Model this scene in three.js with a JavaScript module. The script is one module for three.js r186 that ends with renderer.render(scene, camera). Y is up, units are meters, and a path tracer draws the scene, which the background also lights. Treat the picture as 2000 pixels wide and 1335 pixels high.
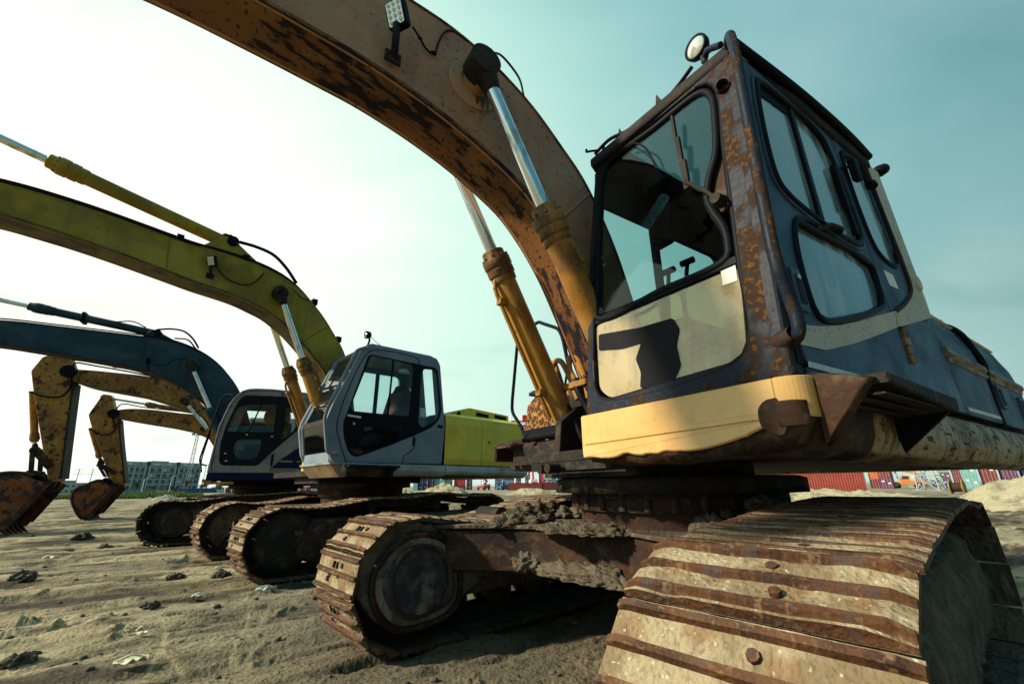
import * as THREE from 'three';
import { mergeGeometries, mergeVertices } from 'three/addons/utils/BufferGeometryUtils.js';

// ---------------------------------------------------------------- camera, sky, sun, exposure
const scene = new THREE.Scene();
const D2R = Math.PI / 180;
const camera = new THREE.PerspectiveCamera(77.55, 1.4993, 0.05, 6000);
camera.position.set(0, 0.98, 0);
camera.rotation.order = 'YXZ';
camera.rotation.set(18.7 * D2R, 0, -0.5 * D2R);
scene.add(camera);
const renderer = new THREE.WebGLRenderer({ antialias: true });
renderer.toneMapping = THREE.LinearToneMapping;
renderer.toneMappingExposure = 1.25;
renderer.shadowMap.enabled = true;

const dirAE = (az, el) => new THREE.Vector3(Math.sin(az * D2R) * Math.cos(el * D2R), Math.sin(el * D2R), -Math.cos(az * D2R) * Math.cos(el * D2R));

// periodic gradient noise
const PERM = new Uint16Array(1024);
{ let s = 12345; for (let i = 0; i < 512; i++) PERM[i] = i; for (let i = 511; i > 0; i--) { s = (s * 1103515245 + 12345) & 0x7fffffff; const j = s % (i + 1), t = PERM[i]; PERM[i] = PERM[j]; PERM[j] = t; } for (let i = 0; i < 512; i++) PERM[i + 512] = PERM[i]; }
const GX = new Float64Array(512), GY = new Float64Array(512); for (let i = 0; i < 512; i++) { GX[i] = Math.cos((PERM[i] & 63) * 0.0981748) * 1.5; GY[i] = Math.sin((PERM[i] & 63) * 0.0981748) * 1.5; }
function pn(x, y, px, py, seed) {
  let xi = Math.floor(x), yi = Math.floor(y); const fx = x - xi, fy = y - yi;
  xi %= px; if (xi < 0) xi += px; yi %= py; if (yi < 0) yi += py; let x1 = xi + 1; if (x1 === px) x1 = 0; let y1 = yi + 1; if (y1 === py) y1 = 0;
  const u = fx * fx * fx * (fx * (fx * 6 - 15) + 10), v = fy * fy * fy * (fy * (fy * 6 - 15) + 10), sd = seed & 511;
  const a = PERM[(xi & 511) + sd], b = PERM[(x1 & 511) + sd], g00 = (a + yi) & 511, g10 = (b + yi) & 511, g01 = (a + y1) & 511, g11 = (b + y1) & 511;
  const n00 = GX[g00] * fx + GY[g00] * fy, n10 = GX[g10] * (fx - 1) + GY[g10] * fy, n01 = GX[g01] * fx + GY[g01] * (fy - 1), n11 = GX[g11] * (fx - 1) + GY[g11] * (fy - 1);
  const p = n00 + (n10 - n00) * u; return p + (n01 + (n11 - n01) * u - p) * v;
}
// fbm on the unit tile, fu/fv lattice cells across the tile; about -1..1
function fbm(u, v, fu, fv, oct, seed, gain = 0.5) { let s = 0, a = 1, t = 0; for (let i = 0; i < oct; i++) { s += a * pn(u * fu, v * fv, fu, fv, seed + i * 37); t += a; a *= gain; fu *= 2; fv *= 2; } return s / t * 1.5; }
// unbounded noise for geometry
const wn = (x, y, seed = 0) => pn(x, y, 512, 512, seed);
function wfbm(x, y, oct, seed = 0, gain = 0.5) { let s = 0, a = 1, t = 0; for (let i = 0; i < oct; i++) { s += a * wn(x, y, seed + i * 31); t += a; a *= gain; x *= 2.03; y *= 2.03; } return s / t * 1.4; }
const sst = (a, b, x) => { x = Math.min(1, Math.max(0, (x - a) / (b - a))); return x * x * (3 - 2 * x); };
const lerp = (a, b, t) => a + (b - a) * t;
const mix3 = (a, b, t) => [lerp(a[0], b[0], t), lerp(a[1], b[1], t), lerp(a[2], b[2], t)];
function RNG(seed) { let s = seed >>> 0; return () => { s = (s + 0x6D2B79F5) | 0; let t = Math.imul(s ^ (s >>> 15), 1 | s); t = (t + Math.imul(t ^ (t >>> 7), 61 | t)) ^ t; return ((t ^ (t >>> 14)) >>> 0) / 4294967296; }; }

const SUN_AZ = -105, SUN_EL = 31;
{ // sky: hazy, cream glow on the left where the sun is, mint and then teal away from it, faint streaky cloud
  const W = 1024, H = 512, d = new Float32Array(W * H * 4), glow = dirAE(-57, 20), stops = [[0, 1.02, 1.0, 0.88], [12, 0.96, 0.97, 0.85], [23, 0.86, 0.94, 0.81], [36, 0.71, 0.88, 0.75], [52, 0.52, 0.77, 0.67], [67, 0.32, 0.57, 0.54], [80, 0.175, 0.4, 0.42], [94, 0.085, 0.28, 0.325], [118, 0.05, 0.18, 0.24], [180, 0.045, 0.14, 0.2]];
  for (let j = 0; j < H; j++) for (let i = 0; i < W; i++) {
    const el = ((j + 0.5) / H - 0.5) * Math.PI, ph = ((i + 0.5) / W - 0.5) * 2 * Math.PI, y = Math.sin(el), x = Math.cos(el) * Math.cos(ph), z = Math.cos(el) * Math.sin(ph);
    const yy = Math.max(y, 0), g = Math.acos(Math.min(1, x * glow.x + yy * glow.y + z * glow.z)) / D2R + Math.max(0, el / D2R - 32) * 0.3;
    let k = 0; while (k < stops.length - 2 && g > stops[k + 1][0]) k++;
    const t = Math.min(1, (g - stops[k][0]) / (stops[k + 1][0] - stops[k][0])); let c = mix3(stops[k].slice(1), stops[k + 1].slice(1), t);
    const eld = Math.max(0, el / D2R); c = mix3(c, [0.6, 0.78, 0.65], 0.8 * Math.exp(-eld / 21) * sst(28, 60, g) * sst(124, 96, g));
    const cx = x / (yy + 0.22), cz = z / (yy + 0.22);
    const cl = sst(0.05, 0.75, wfbm(cx * 0.9 + 7, cz * 1.6 + 3, 5, 11)) * sst(0, 8, eld), cd = sst(0.05, 0.6, wfbm(cx * 0.8 + 40, cz * 1.9 + 9, 5, 57)) * sst(0, 6, eld);
    c = mix3(c, [c[0] * 1.12 + 0.05, c[1] * 1.06 + 0.03, c[2] * 1.06 + 0.03], cl); c = mix3(c, [c[0] * 0.76, c[1] * 0.84, c[2] * 0.83], cd * 0.75);
    if (y < 0) { const q = sst(0, -0.25, y); c = mix3(c, [0.2, 0.19, 0.14], q); }
    d.set([c[0], c[1], c[2], 1], (j * W + i) * 4);
  }
  const t = new THREE.DataTexture(d, W, H, THREE.RGBAFormat, THREE.FloatType); t.mapping = THREE.EquirectangularReflectionMapping; t.colorSpace = THREE.LinearSRGBColorSpace; t.magFilter = t.minFilter = THREE.LinearFilter; t.needsUpdate = true;
  scene.background = t; scene.environment = t;
}
const sun = new THREE.DirectionalLight(new THREE.Color().setRGB(1, 0.88, 0.66), 5);
sun.position.copy(dirAE(SUN_AZ, SUN_EL).multiplyScalar(60)); sun.castShadow = true; sun.shadow.radius = 6; sun.shadow.mapSize.set(4096, 4096);
{ const s = sun.shadow.camera; s.left = -30; s.right = 30; s.top = 30; s.bottom = -30; s.near = 1; s.far = 140; }
scene.add(sun, sun.target);

// ---------------------------------------------------------------- textures
const S8 = new Uint8Array(4097); for (let i = 0; i <= 4096; i++) { const x = i / 4096; S8[i] = Math.round(255 * (x <= 0.0031308 ? 12.92 * x : 1.055 * Math.pow(x, 1 / 2.4) - 0.055)); }
const to8 = (x) => S8[Math.max(0, Math.min(4096, Math.round(x * 4096)))];
function surf(n, metres, f) { // f(u, v) -> [r, g, b, height 0..1, roughness]
  const a = new Uint8Array(n * n * 4), b = new Uint8Array(n * n * 4);
  for (let j = 0; j < n; j++) for (let i = 0; i < n; i++) {
    const r = f((i + 0.5) / n, (j + 0.5) / n), o = (j * n + i) * 4;
    a[o] = to8(r[0]); a[o + 1] = to8(r[1]); a[o + 2] = to8(r[2]); a[o + 3] = 255;
    b[o] = Math.max(0, Math.min(255, r[3] * 255)); b[o + 1] = Math.max(0, Math.min(255, r[4] * 255)); b[o + 2] = 0; b[o + 3] = 255;
  }
  const mk = (arr, cs) => { const t = new THREE.DataTexture(arr, n, n, THREE.RGBAFormat, THREE.UnsignedByteType); t.wrapS = t.wrapT = THREE.RepeatWrapping; t.magFilter = THREE.LinearFilter; t.minFilter = THREE.LinearMipmapLinearFilter; t.generateMipmaps = true; t.colorSpace = cs; t.repeat.set(1 / metres, 1 / metres); t.needsUpdate = true; return t; };
  return { map: mk(a, THREE.SRGBColorSpace), aux: mk(b, THREE.NoColorSpace) };
}
function mat(s, o = {}) {
  const { bump = 0.004, phys, ...rest } = o;
  return new THREE.MeshPhysicalMaterial({ specularIntensity: phys ? 1 : 0.45, map: s.map, bumpMap: s.aux, bumpScale: bump, roughnessMap: s.aux, roughness: 1, metalness: 0, ...rest });
}
// worn paint: base colour with tone drift, vertical streaks, dust, chips down to rust or dark primer
function paint(o) {
  const { n = 512, m = 2, base, alt = base.map((x) => x * 0.7), rust = [0.09, 0.035, 0.012], chip = 0.5, chipF = 40, streak = 0.3, dust = [0.3, 0.26, 0.18], dustA = 0.25, rough = 0.45, seed = 1, along = false, spots = 0.5, dark = [0.012, 0.012, 0.02], grime = 0.3 } = o;
  return surf(n, m, (u, v) => {
    const lo = fbm(u, v, 3, 3, 4, seed), md = fbm(u, v, 9, 9, 4, seed + 5), hi = fbm(u, v, 48, 48, 3, seed + 9);
    let c = mix3(base, alt, sst(-0.5, 0.6, lo + 0.35 * md));
    const st = along ? fbm(u, v, 3, 60, 4, seed + 13) : fbm(u, v, 60, 3, 4, seed + 13);
    c = mix3(c, [c[0] * 0.55, c[1] * 0.55, c[2] * 0.58], streak * sst(0, 0.7, st));
    c = mix3(c, dust, dustA * sst(-0.2, 0.7, fbm(u, v, 5, 7, 5, seed + 21) + 0.3 * hi));
    const gr = sst(0.05, 0.75, fbm(u, v, 4, 5, 5, seed + 33)) * grime; c = mix3(c, dark, gr * (0.6 + 0.4 * hi));
    const cm = sst(0.1, 0.8, fbm(u, v, 4, 4, 3, seed + 41)), cn = fbm(u, v, chipF, chipF, 3, seed + 47);
    const th = lerp(0.95, 0.28, cm * chip), k = sst(th, th + 0.06, cn), halo = sst(th - 0.22, th, cn) * 0.5;
    const sp = sst(0.62, 0.7, fbm(u, v, 70, 70, 2, seed + 61)) * spots * sst(-0.2, 0.5, lo);
    c = mix3(c, rust.map((x) => x * 1.6), halo * chip * 0.6); c = mix3(c, mix3(rust, dark, sst(-0.3, 0.4, md)), Math.max(k, sp));
    const h = 0.55 + 0.08 * md + 0.05 * hi - 0.35 * Math.max(k, sp);
    return [c[0] * (1 + hi * 0.05), c[1] * (1 + hi * 0.05), c[2] * (1 + hi * 0.05), h, Math.min(1, rough + 0.35 * Math.max(k, gr) + 0.1 * md)];
  });
}
// ---------------------------------------------------------------- materials
const T = {};
T.boomSide = paint({ m: 2.6, base: [0.47, 0.245, 0.135], alt: [0.35, 0.165, 0.095], chip: 0.18, chipF: 60, streak: 0.22, dust: [0.44, 0.28, 0.17], dustA: 0.4, rough: 0.42, seed: 3, spots: 0.7, grime: 0.2 });
T.boomUnder = surf(512, 2.2, (u, v) => { // scraped to dark steel along its length (u runs along)
  const lo = fbm(u, v, 3, 4, 4, 71), sc = fbm(u, v, 10, 60, 5, 75), bl = fbm(u, v, 14, 22, 5, 79), hi = fbm(u, v, 60, 60, 2, 83);
  let c = mix3([0.2, 0.085, 0.028], [0.13, 0.055, 0.022], sst(-0.4, 0.5, lo)); c = mix3(c, [0.3, 0.16, 0.05], 0.3 * sst(0.1, 0.6, fbm(u, v, 6, 10, 3, 90)));
  const k = sst(0.05, 0.3, 0.55 * sc + 0.6 * bl + 0.55 * lo - 0.02), sp = sst(0.55, 0.65, fbm(u, v, 80, 80, 2, 95));
  c = mix3(c, [0.006, 0.005, 0.011], Math.max(k * 0.95, sp * 0.9));
  return [c[0], c[1], c[2], 0.6 - 0.4 * k + 0.08 * hi, 0.5 + 0.2 * k];
});
T.bumper = paint({ m: 2, base: [0.74, 0.42, 0.13], alt: [0.62, 0.34, 0.1], chip: 0.12, streak: 0.12, dust: [0.7, 0.5, 0.26], dustA: 0.3, rough: 0.3, seed: 101, spots: 0.15, grime: 0.08 });
T.cyl = paint({ m: 1.6, base: [0.42, 0.2, 0.035], alt: [0.25, 0.11, 0.022], chip: 0.8, chipF: 36, streak: 0.4, dust: [0.36, 0.24, 0.1], dustA: 0.25, rough: 0.4, seed: 121, grime: 0.7 });
T.rustFrame = surf(512, 1.6, (u, v) => {
  const lo = fbm(u, v, 4, 4, 4, 141), md = fbm(u, v, 14, 14, 5, 145), hi = fbm(u, v, 60, 60, 3, 149), k = sst(-0.1, 0.45, lo * 0.9 + md * 0.75), s2 = sst(0.2, 0.65, fbm(u, v, 56, 56, 4, 153, 0.7) + 0.35 * lo + 0.15 * md);
  let c = mix3([0.008, 0.013, 0.026], [0.035, 0.02, 0.012], k); c = mix3(c, [0.15, 0.066, 0.02], s2 * k * 0.75); c = mix3(c, [0.035, 0.04, 0.048], 0.3 * sst(0.3, 0.6, fbm(u, v, 25, 25, 3, 157)) * (1 - k));
  return [c[0], c[1], c[2], 0.5 + 0.25 * md * k + 0.15 * hi, 0.5 + 0.4 * k];
});
T.rust = surf(512, 1.4, (u, v) => {
  const lo = fbm(u, v, 4, 4, 4, 161), md = fbm(u, v, 16, 16, 5, 165), hi = fbm(u, v, 64, 64, 3, 169);
  let c = mix3([0.045, 0.02, 0.011], [0.014, 0.01, 0.01], sst(-0.4, 0.5, lo + 0.5 * md + 0.3 * hi)); c = mix3(c, [0.11, 0.048, 0.017], 0.55 * sst(0.15, 0.7, md + 0.4 * hi)); c = mix3(c, [0.12, 0.1, 0.07], 0.5 * sst(0.1, 0.7, fbm(u, v, 6, 8, 5, 177, 0.65))); c = mix3(c, [0.02, 0.016, 0.017], 0.6 * sst(0.05, 0.6, fbm(u, v, 9, 9, 5, 173, 0.65)));
  return [c[0], c[1], c[2], 0.5 + 0.25 * md + 0.2 * hi, 0.75];
});
T.flake = surf(512, 0.9, (u, v) => { const md = fbm(u, v, 20, 20, 5, 181, 0.65), hi = fbm(u, v, 50, 50, 3, 185), k = sst(-0.25, 0.35, md + 0.25 * hi); const c = mix3([0.06, 0.025, 0.01], mix3([0.27, 0.115, 0.03], [0.4, 0.2, 0.075], sst(-0.4, 0.5, hi + md)), k); return [c[0], c[1], c[2], 0.3 + 0.5 * k + 0.15 * hi, 0.85]; });
T.blue = paint({ m: 1.8, base: [0.026, 0.052, 0.1], alt: [0.013, 0.027, 0.06], chip: 0.25, chipF: 55, streak: 0.3, dust: [0.06, 0.09, 0.13], dustA: 0.55, rough: 0.45, seed: 201, spots: 0.5, rust: [0.1, 0.07, 0.05], grime: 0.35 });
T.hoodBlue = paint({ m: 1.6, base: [0.018, 0.042, 0.08], alt: [0.03, 0.066, 0.11], chip: 0.5, chipF: 26, streak: 0.5, dust: [0.06, 0.095, 0.13], dustA: 0.55, rough: 0.5, seed: 221, spots: 0.6, dark: [0.006, 0.007, 0.012], grime: 0.5 });
T.cream = paint({ m: 1.6, base: [0.55, 0.47, 0.35], alt: [0.47, 0.42, 0.34], chip: 0.6, chipF: 60, streak: 0.25, dust: [0.5, 0.42, 0.3], dustA: 0.3, rough: 0.5, seed: 241, spots: 1, grime: 0.12 });
T.skirt = surf(512, 1.6, (u, v) => { const lo = fbm(u, v, 4, 5, 4, 261), md = fbm(u, v, 12, 12, 5, 263, 0.6), st = fbm(u, v, 40, 5, 4, 265), sp = fbm(u, v, 44, 44, 3, 267), sc = fbm(u, v, 8, 46, 4, 269), hi = fbm(u, v, 60, 60, 3, 271); let c = mix3([0.36, 0.25, 0.125], [0.16, 0.095, 0.04], sst(-0.35, 0.45, lo + 0.6 * md)); c = mix3(c, [0.07, 0.035, 0.018], 0.7 * sst(0.1, 0.6, st)); const k = Math.max(sst(0.5, 0.6, sp + 0.3 * lo), sst(0.46, 0.6, sc + 0.25 * md), 0.8 * sst(0.3, 0.6, md - 0.2 * lo)); c = mix3(c, [0.016, 0.011, 0.011], 0.9 * k); return [c[0], c[1], c[2], 0.6 - 0.35 * k + 0.1 * hi, 0.5 + 0.3 * k]; });
T.rib = paint({ m: 1.4, n: 256, base: [0.19, 0.13, 0.07], alt: [0.1, 0.06, 0.03], chip: 0.9, chipF: 26, streak: 0.4, seed: 275, grime: 0.6, spots: 1 });
T.cover = surf(512, 1.0, (u, v) => { const lo = fbm(u, v, 3, 3, 4, 291), md = fbm(u, v, 10, 10, 5, 293, 0.62), st = fbm(u, v, 16, 3, 4, 295), hi = fbm(u, v, 50, 50, 4, 297); let c = mix3([0.028, 0.034, 0.05], [0.07, 0.07, 0.072], sst(-0.3, 0.5, md)); c = mix3(c, [0.13, 0.05, 0.016], 0.8 * sst(0.05, 0.55, st + 0.3 * lo)); c = mix3(c, [0.22, 0.195, 0.14], 0.75 * sst(0.1, 0.6, lo + 0.4 * md)); return [c[0], c[1], c[2], 0.5 + 0.25 * md + 0.25 * hi, 0.8]; });
T.white = paint({ m: 1.5, base: [0.72, 0.72, 0.68], alt: [0.6, 0.6, 0.56], chip: 0.25, dustA: 0.2, seed: 281, grime: 0.1 });
T.mudPale = surf(512, 1.1, (u, v) => { const lo = fbm(u, v, 4, 4, 4, 321), st = fbm(u, v, 24, 6, 5, 325), hi = fbm(u, v, 50, 50, 4, 329), md = fbm(u, v, 10, 10, 5, 333, 0.6); let c = mix3([0.24, 0.215, 0.16], [0.11, 0.095, 0.068], sst(-0.4, 0.5, lo + 0.4 * md)); c = mix3(c, [0.15, 0.065, 0.022], 0.6 * sst(0.12, 0.6, st + 0.3 * lo)); c = mix3(c, [0.035, 0.038, 0.052], 0.7 * sst(0.1, 0.6, fbm(u, v, 5, 5, 5, 337, 0.6))); return [c[0], c[1], c[2], 0.5 + 0.25 * md + 0.3 * hi, 0.92]; });
T.mud = surf(512, 1.3, (u, v) => {
  const lo = fbm(u, v, 4, 4, 4, 301), st = fbm(u, v, 40, 6, 5, 305), hi = fbm(u, v, 50, 50, 4, 309), md = fbm(u, v, 12, 12, 4, 313);
  let c = mix3([0.12, 0.1, 0.07], [0.055, 0.045, 0.033], sst(-0.4, 0.5, lo + 0.4 * st)); c = mix3(c, [0.09, 0.04, 0.016], 0.6 * sst(0.12, 0.5, md + 0.3 * lo)); c = mix3(c, [0.17, 0.16, 0.125], 0.5 * sst(0.1, 0.6, st));
  c = mix3(c, [0.03, 0.027, 0.026], 0.6 * sst(0.05, 0.7, fbm(u, v, 7, 5, 5, 317, 0.65)));
  return [c[0], c[1], c[2], 0.5 + 0.2 * md + 0.3 * hi + 0.15 * st, 0.92];
});
T.sandPad = surf(512, 0.9, (u, v) => {
  const lo = fbm(u, v, 4, 4, 4, 331), md = fbm(u, v, 14, 14, 4, 335), hi = fbm(u, v, 60, 60, 4, 339);
  let c = mix3([0.33, 0.27, 0.175], [0.19, 0.142, 0.083], sst(-0.4, 0.5, lo + 0.5 * md)); c = mix3(c, [0.2, 0.1, 0.042], 0.55 * sst(0.1, 0.55, fbm(u, v, 7, 7, 4, 343))); c = mix3(c, [0.15, 0.115, 0.07], 0.45 * sst(0.15, 0.6, hi)); c = mix3(c, [0.52, 0.47, 0.37], 0.7 * sst(0.7, 0.8, fbm(u, v, 48, 48, 2, 347)));
  return [c[0], c[1], c[2], 0.5 + 0.2 * md + 0.4 * hi, 0.95];
});
T.grouser = surf(512, 0.7, (u, v) => {
  const lo = fbm(u, v, 4, 4, 4, 351), md = fbm(u, v, 14, 14, 5, 355), hi = fbm(u, v, 50, 50, 3, 359);
  let c = mix3([0.1, 0.042, 0.018], [0.034, 0.016, 0.011], sst(-0.4, 0.5, 0.6 * lo + 0.6 * md + 0.4 * hi)); c = mix3(c, [0.22, 0.13, 0.065], 0.7 * sst(0.05, 0.7, 0.7 * md + 0.6 * hi - 0.2 * lo)); c = mix3(c, [0.055, 0.052, 0.06], 0.7 * sst(0.12, 0.6, fbm(u, v, 6, 9, 5, 363, 0.65)));
  return [c[0], c[1], c[2], 0.5 + 0.2 * md + 0.25 * hi, 0.7];
});
T.steelDark = surf(512, 1.2, (u, v) => { const lo = fbm(u, v, 4, 4, 4, 371), hi = fbm(u, v, 40, 40, 4, 375); let c = mix3([0.012, 0.011, 0.012], [0.028, 0.02, 0.014], sst(-0.3, 0.5, lo + 0.4 * hi)); c = mix3(c, [0.08, 0.062, 0.04], 0.4 * sst(0.15, 0.6, fbm(u, v, 9, 9, 4, 379))); return [c[0], c[1], c[2], 0.5 + 0.3 * hi, 0.75]; });
T.yellow = paint({ m: 2.4, base: [0.8, 0.62, 0.075], alt: [0.7, 0.53, 0.06], chip: 0.12, chipF: 60, streak: 0.25, dust: [0.4, 0.37, 0.16], dustA: 0.3, rough: 0.45, seed: 401, spots: 0.4, grime: 0.18 });
T.yellowBoom = paint({ m: 2.4, base: [0.36, 0.27, 0.024], alt: [0.2, 0.145, 0.016], chip: 0.15, chipF: 60, streak: 0.4, dust: [0.22, 0.18, 0.08], dustA: 0.35, rough: 0.5, seed: 421, spots: 0.5, grime: 0.35 });
T.yellowDark = paint({ m: 2, base: [0.16, 0.12, 0.025], alt: [0.06, 0.04, 0.02], chip: 0.4, streak: 0.5, seed: 441, grime: 0.7, along: true });
T.greyCab = paint({ m: 2, base: [0.2, 0.245, 0.31], alt: [0.15, 0.185, 0.24], chip: 0.12, streak: 0.2, dust: [0.3, 0.32, 0.33], dustA: 0.25, rough: 0.4, seed: 461, spots: 0.3, grime: 0.12 });
T.greySkirt = paint({ m: 2, base: [0.42, 0.45, 0.45], alt: [0.28, 0.28, 0.27], chip: 0.5, streak: 0.3, dust: [0.3, 0.26, 0.2], dustA: 0.4, seed: 471, grime: 0.5, spots: 1 });
T.rustBeige = paint({ m: 1.4, base: [0.3, 0.21, 0.13], alt: [0.2, 0.12, 0.07], chip: 0.5, streak: 0.4, dust: [0.4, 0.33, 0.22], dustA: 0.3, seed: 481, spots: 1, grime: 0.35 });
T.whiteCab = paint({ m: 2, base: [0.17, 0.19, 0.24], alt: [0.09, 0.1, 0.13], chip: 0.35, streak: 0.4, dust: [0.26, 0.25, 0.22], dustA: 0.35, rough: 0.5, seed: 501, spots: 0.8, grime: 0.35 });
T.tealBoom = paint({ m: 2.4, base: [0.012, 0.045, 0.075], alt: [0.007, 0.028, 0.05], chip: 0.15, streak: 0.35, dust: [0.05, 0.085, 0.1], dustA: 0.35, rough: 0.5, seed: 521, grime: 0.3 });
T.ochre = surf(512, 2.2, (u, v) => { const lo = fbm(u, v, 3, 3, 4, 541), md = fbm(u, v, 9, 9, 5, 545, 0.6), st = fbm(u, v, 50, 3, 4, 549), bl = fbm(u, v, 6, 6, 5, 553, 0.6), sp = fbm(u, v, 26, 26, 4, 557); let c = mix3([0.38, 0.175, 0.034], [0.22, 0.095, 0.02], sst(-0.4, 0.5, lo + 0.5 * md)); c = mix3(c, [0.34, 0.22, 0.1], 0.3 * sst(0, 0.6, md)); c = mix3(c, [0.1, 0.05, 0.02], 0.5 * sst(0.05, 0.7, st)); const k = Math.max(sst(0.22, 0.5, bl + 0.25 * sp), sst(0.42, 0.55, sp)); c = mix3(c, [0.022, 0.014, 0.014], 0.9 * k); return [c[0], c[1], c[2], 0.6 - 0.3 * k + 0.1 * sp, 0.55 + 0.25 * k]; });
T.chrome = surf(512, 0.8, (u, v) => { const st = fbm(u, v, 6, 3, 5, 561), hi = fbm(u, v, 60, 60, 2, 565); const k = sst(0.1, 0.6, st); return [0.75 - 0.35 * k, 0.78 - 0.36 * k, 0.78 - 0.36 * k, 0.5, 0.14 + 0.3 * k + 0.03 * hi]; });
T.dustSkyGlass = surf(512, 1.4, (u, v) => { const st = fbm(u, v, 14, 3, 5, 581), lo = fbm(u, v, 4, 4, 4, 585), k = sst(-0.3, 0.7, st + 0.5 * lo); const c = mix3([0.16, 0.24, 0.265], [0.42, 0.5, 0.49], k); return [c[0], c[1], c[2], 0.5, 0.18 + 0.35 * k]; });  // teal base paints in the sky reflection, paler streaks are dust
T.screen = surf(512, 1.2, (u, v) => { const st = fbm(u, v, 16, 3, 5, 601), lo = fbm(u, v, 3, 4, 4, 605), hi = fbm(u, v, 50, 50, 3, 609), k = sst(-0.8, 0.8, lo + 0.5 * st + 0.2 * hi); const c = mix3([0.8, 0.7, 0.46], [0.7, 0.58, 0.36], k); return [c[0], c[1], c[2], lerp(0.78, 0.42, k), 0.04 + 0.16 * k]; });  // beige is thin dust plus a painted reflection of the sand
T.gland = paint({ m: 1, base: [0.3, 0.14, 0.03], alt: [0.1, 0.045, 0.015], chip: 1, chipF: 24, streak: 0.6, seed: 131, grime: 0.9, spots: 1, rough: 0.5 });
const M = {
  gland: mat(T.gland), rib: mat(T.rib), cover: mat(T.cover, { bump: 0.012 }),
  dustSheenScreen: mat(T.screen, { bump: 0, transmissionMap: T.screen.aux, phys: true, transmission: 1, thickness: 0, ior: 1.6, clearcoat: 1, clearcoatRoughness: 0.03 }),
  boomSide: mat(T.boomSide, { bump: 0.003 }), boomUnder: mat(T.boomUnder, { bump: 0.006 }), bumper: mat(T.bumper, { bump: 0.002, phys: true, clearcoat: 0.5, clearcoatRoughness: 0.25 }),
  cyl: mat(T.cyl), rustFrame: mat(T.rustFrame, { bump: 0.005, specularIntensity: 0.3 }), rust: mat(T.rust, { bump: 0.006 }), flake: mat(T.flake, { bump: 0.015 }),
  blue: mat(T.blue, { bump: 0.001, specularIntensity: 0.6 }), hoodBlue: mat(T.hoodBlue, { bump: 0.006, specularIntensity: 0.6 }), cream: mat(T.cream, { bump: 0.003 }), skirt: mat(T.skirt, { bump: 0.006 }), white: mat(T.white),
  mudPale: mat(T.mudPale, { bump: 0.015 }), mud: mat(T.mud, { bump: 0.02 }), sandPad: mat(T.sandPad, { bump: 0.008 }), grouser: mat(T.grouser, { bump: 0.005 }), steelDark: mat(T.steelDark, { bump: 0.006 }),
  yellow: mat(T.yellow, { bump: 0.003 }), yellowBoom: mat(T.yellowBoom, { bump: 0.003 }), yellowDark: mat(T.yellowDark), greyCab: mat(T.greyCab, { bump: 0.003 }), greySkirt: mat(T.greySkirt), rustBeige: mat(T.rustBeige),
  whiteCab: mat(T.whiteCab), tealBoom: mat(T.tealBoom), ochre: mat(T.ochre), chrome: mat(T.chrome, { metalness: 1, bump: 0 }),
  sideGlass: mat(T.dustSkyGlass, { bump: 0, phys: true, clearcoat: 1, clearcoatRoughness: 0.06, transmission: 0.25, thickness: 0 }),
  black: new THREE.MeshPhysicalMaterial({ color: new THREE.Color().setRGB(0.006, 0.006, 0.009), roughness: 0.6, specularIntensity: 0.15 }),
  rubber: new THREE.MeshPhysicalMaterial({ color: new THREE.Color().setRGB(0.007, 0.008, 0.012), roughness: 0.5, specularIntensity: 0.15 }),
  dark: new THREE.MeshPhysicalMaterial({ color: new THREE.Color().setRGB(0.01, 0.011, 0.016), roughness: 0.85, specularIntensity: 0.15 }),
  navy: new THREE.MeshPhysicalMaterial({ color: new THREE.Color().setRGB(0.006, 0.009, 0.04), roughness: 0.5, specularIntensity: 0.15 }),
  inside: new THREE.MeshPhysicalMaterial({ color: new THREE.Color().setRGB(0.02, 0.025, 0.033), roughness: 0.8, specularIntensity: 0.15 }),
  seat: new THREE.MeshStandardMaterial({ color: new THREE.Color().setRGB(0.1, 0.035, 0.025), roughness: 0.85 }),
  paper: new THREE.MeshStandardMaterial({ color: new THREE.Color().setRGB(0.72, 0.74, 0.7), roughness: 0.7 }),
  lens: new THREE.MeshPhysicalMaterial({ color: new THREE.Color().setRGB(0.75, 0.78, 0.74), roughness: 0.12, metalness: 0.5, clearcoat: 1 }),
  glass: new THREE.MeshPhysicalMaterial({ color: new THREE.Color().setRGB(0.82, 0.9, 0.9), roughness: 0.0, transmission: 1, thickness: 0, ior: 1.32 }),
  tint: new THREE.MeshPhysicalMaterial({ color: new THREE.Color().setRGB(0.3, 0.4, 0.42), roughness: 0.05, transmission: 1, thickness: 0, ior: 1.5 }),
};
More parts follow.
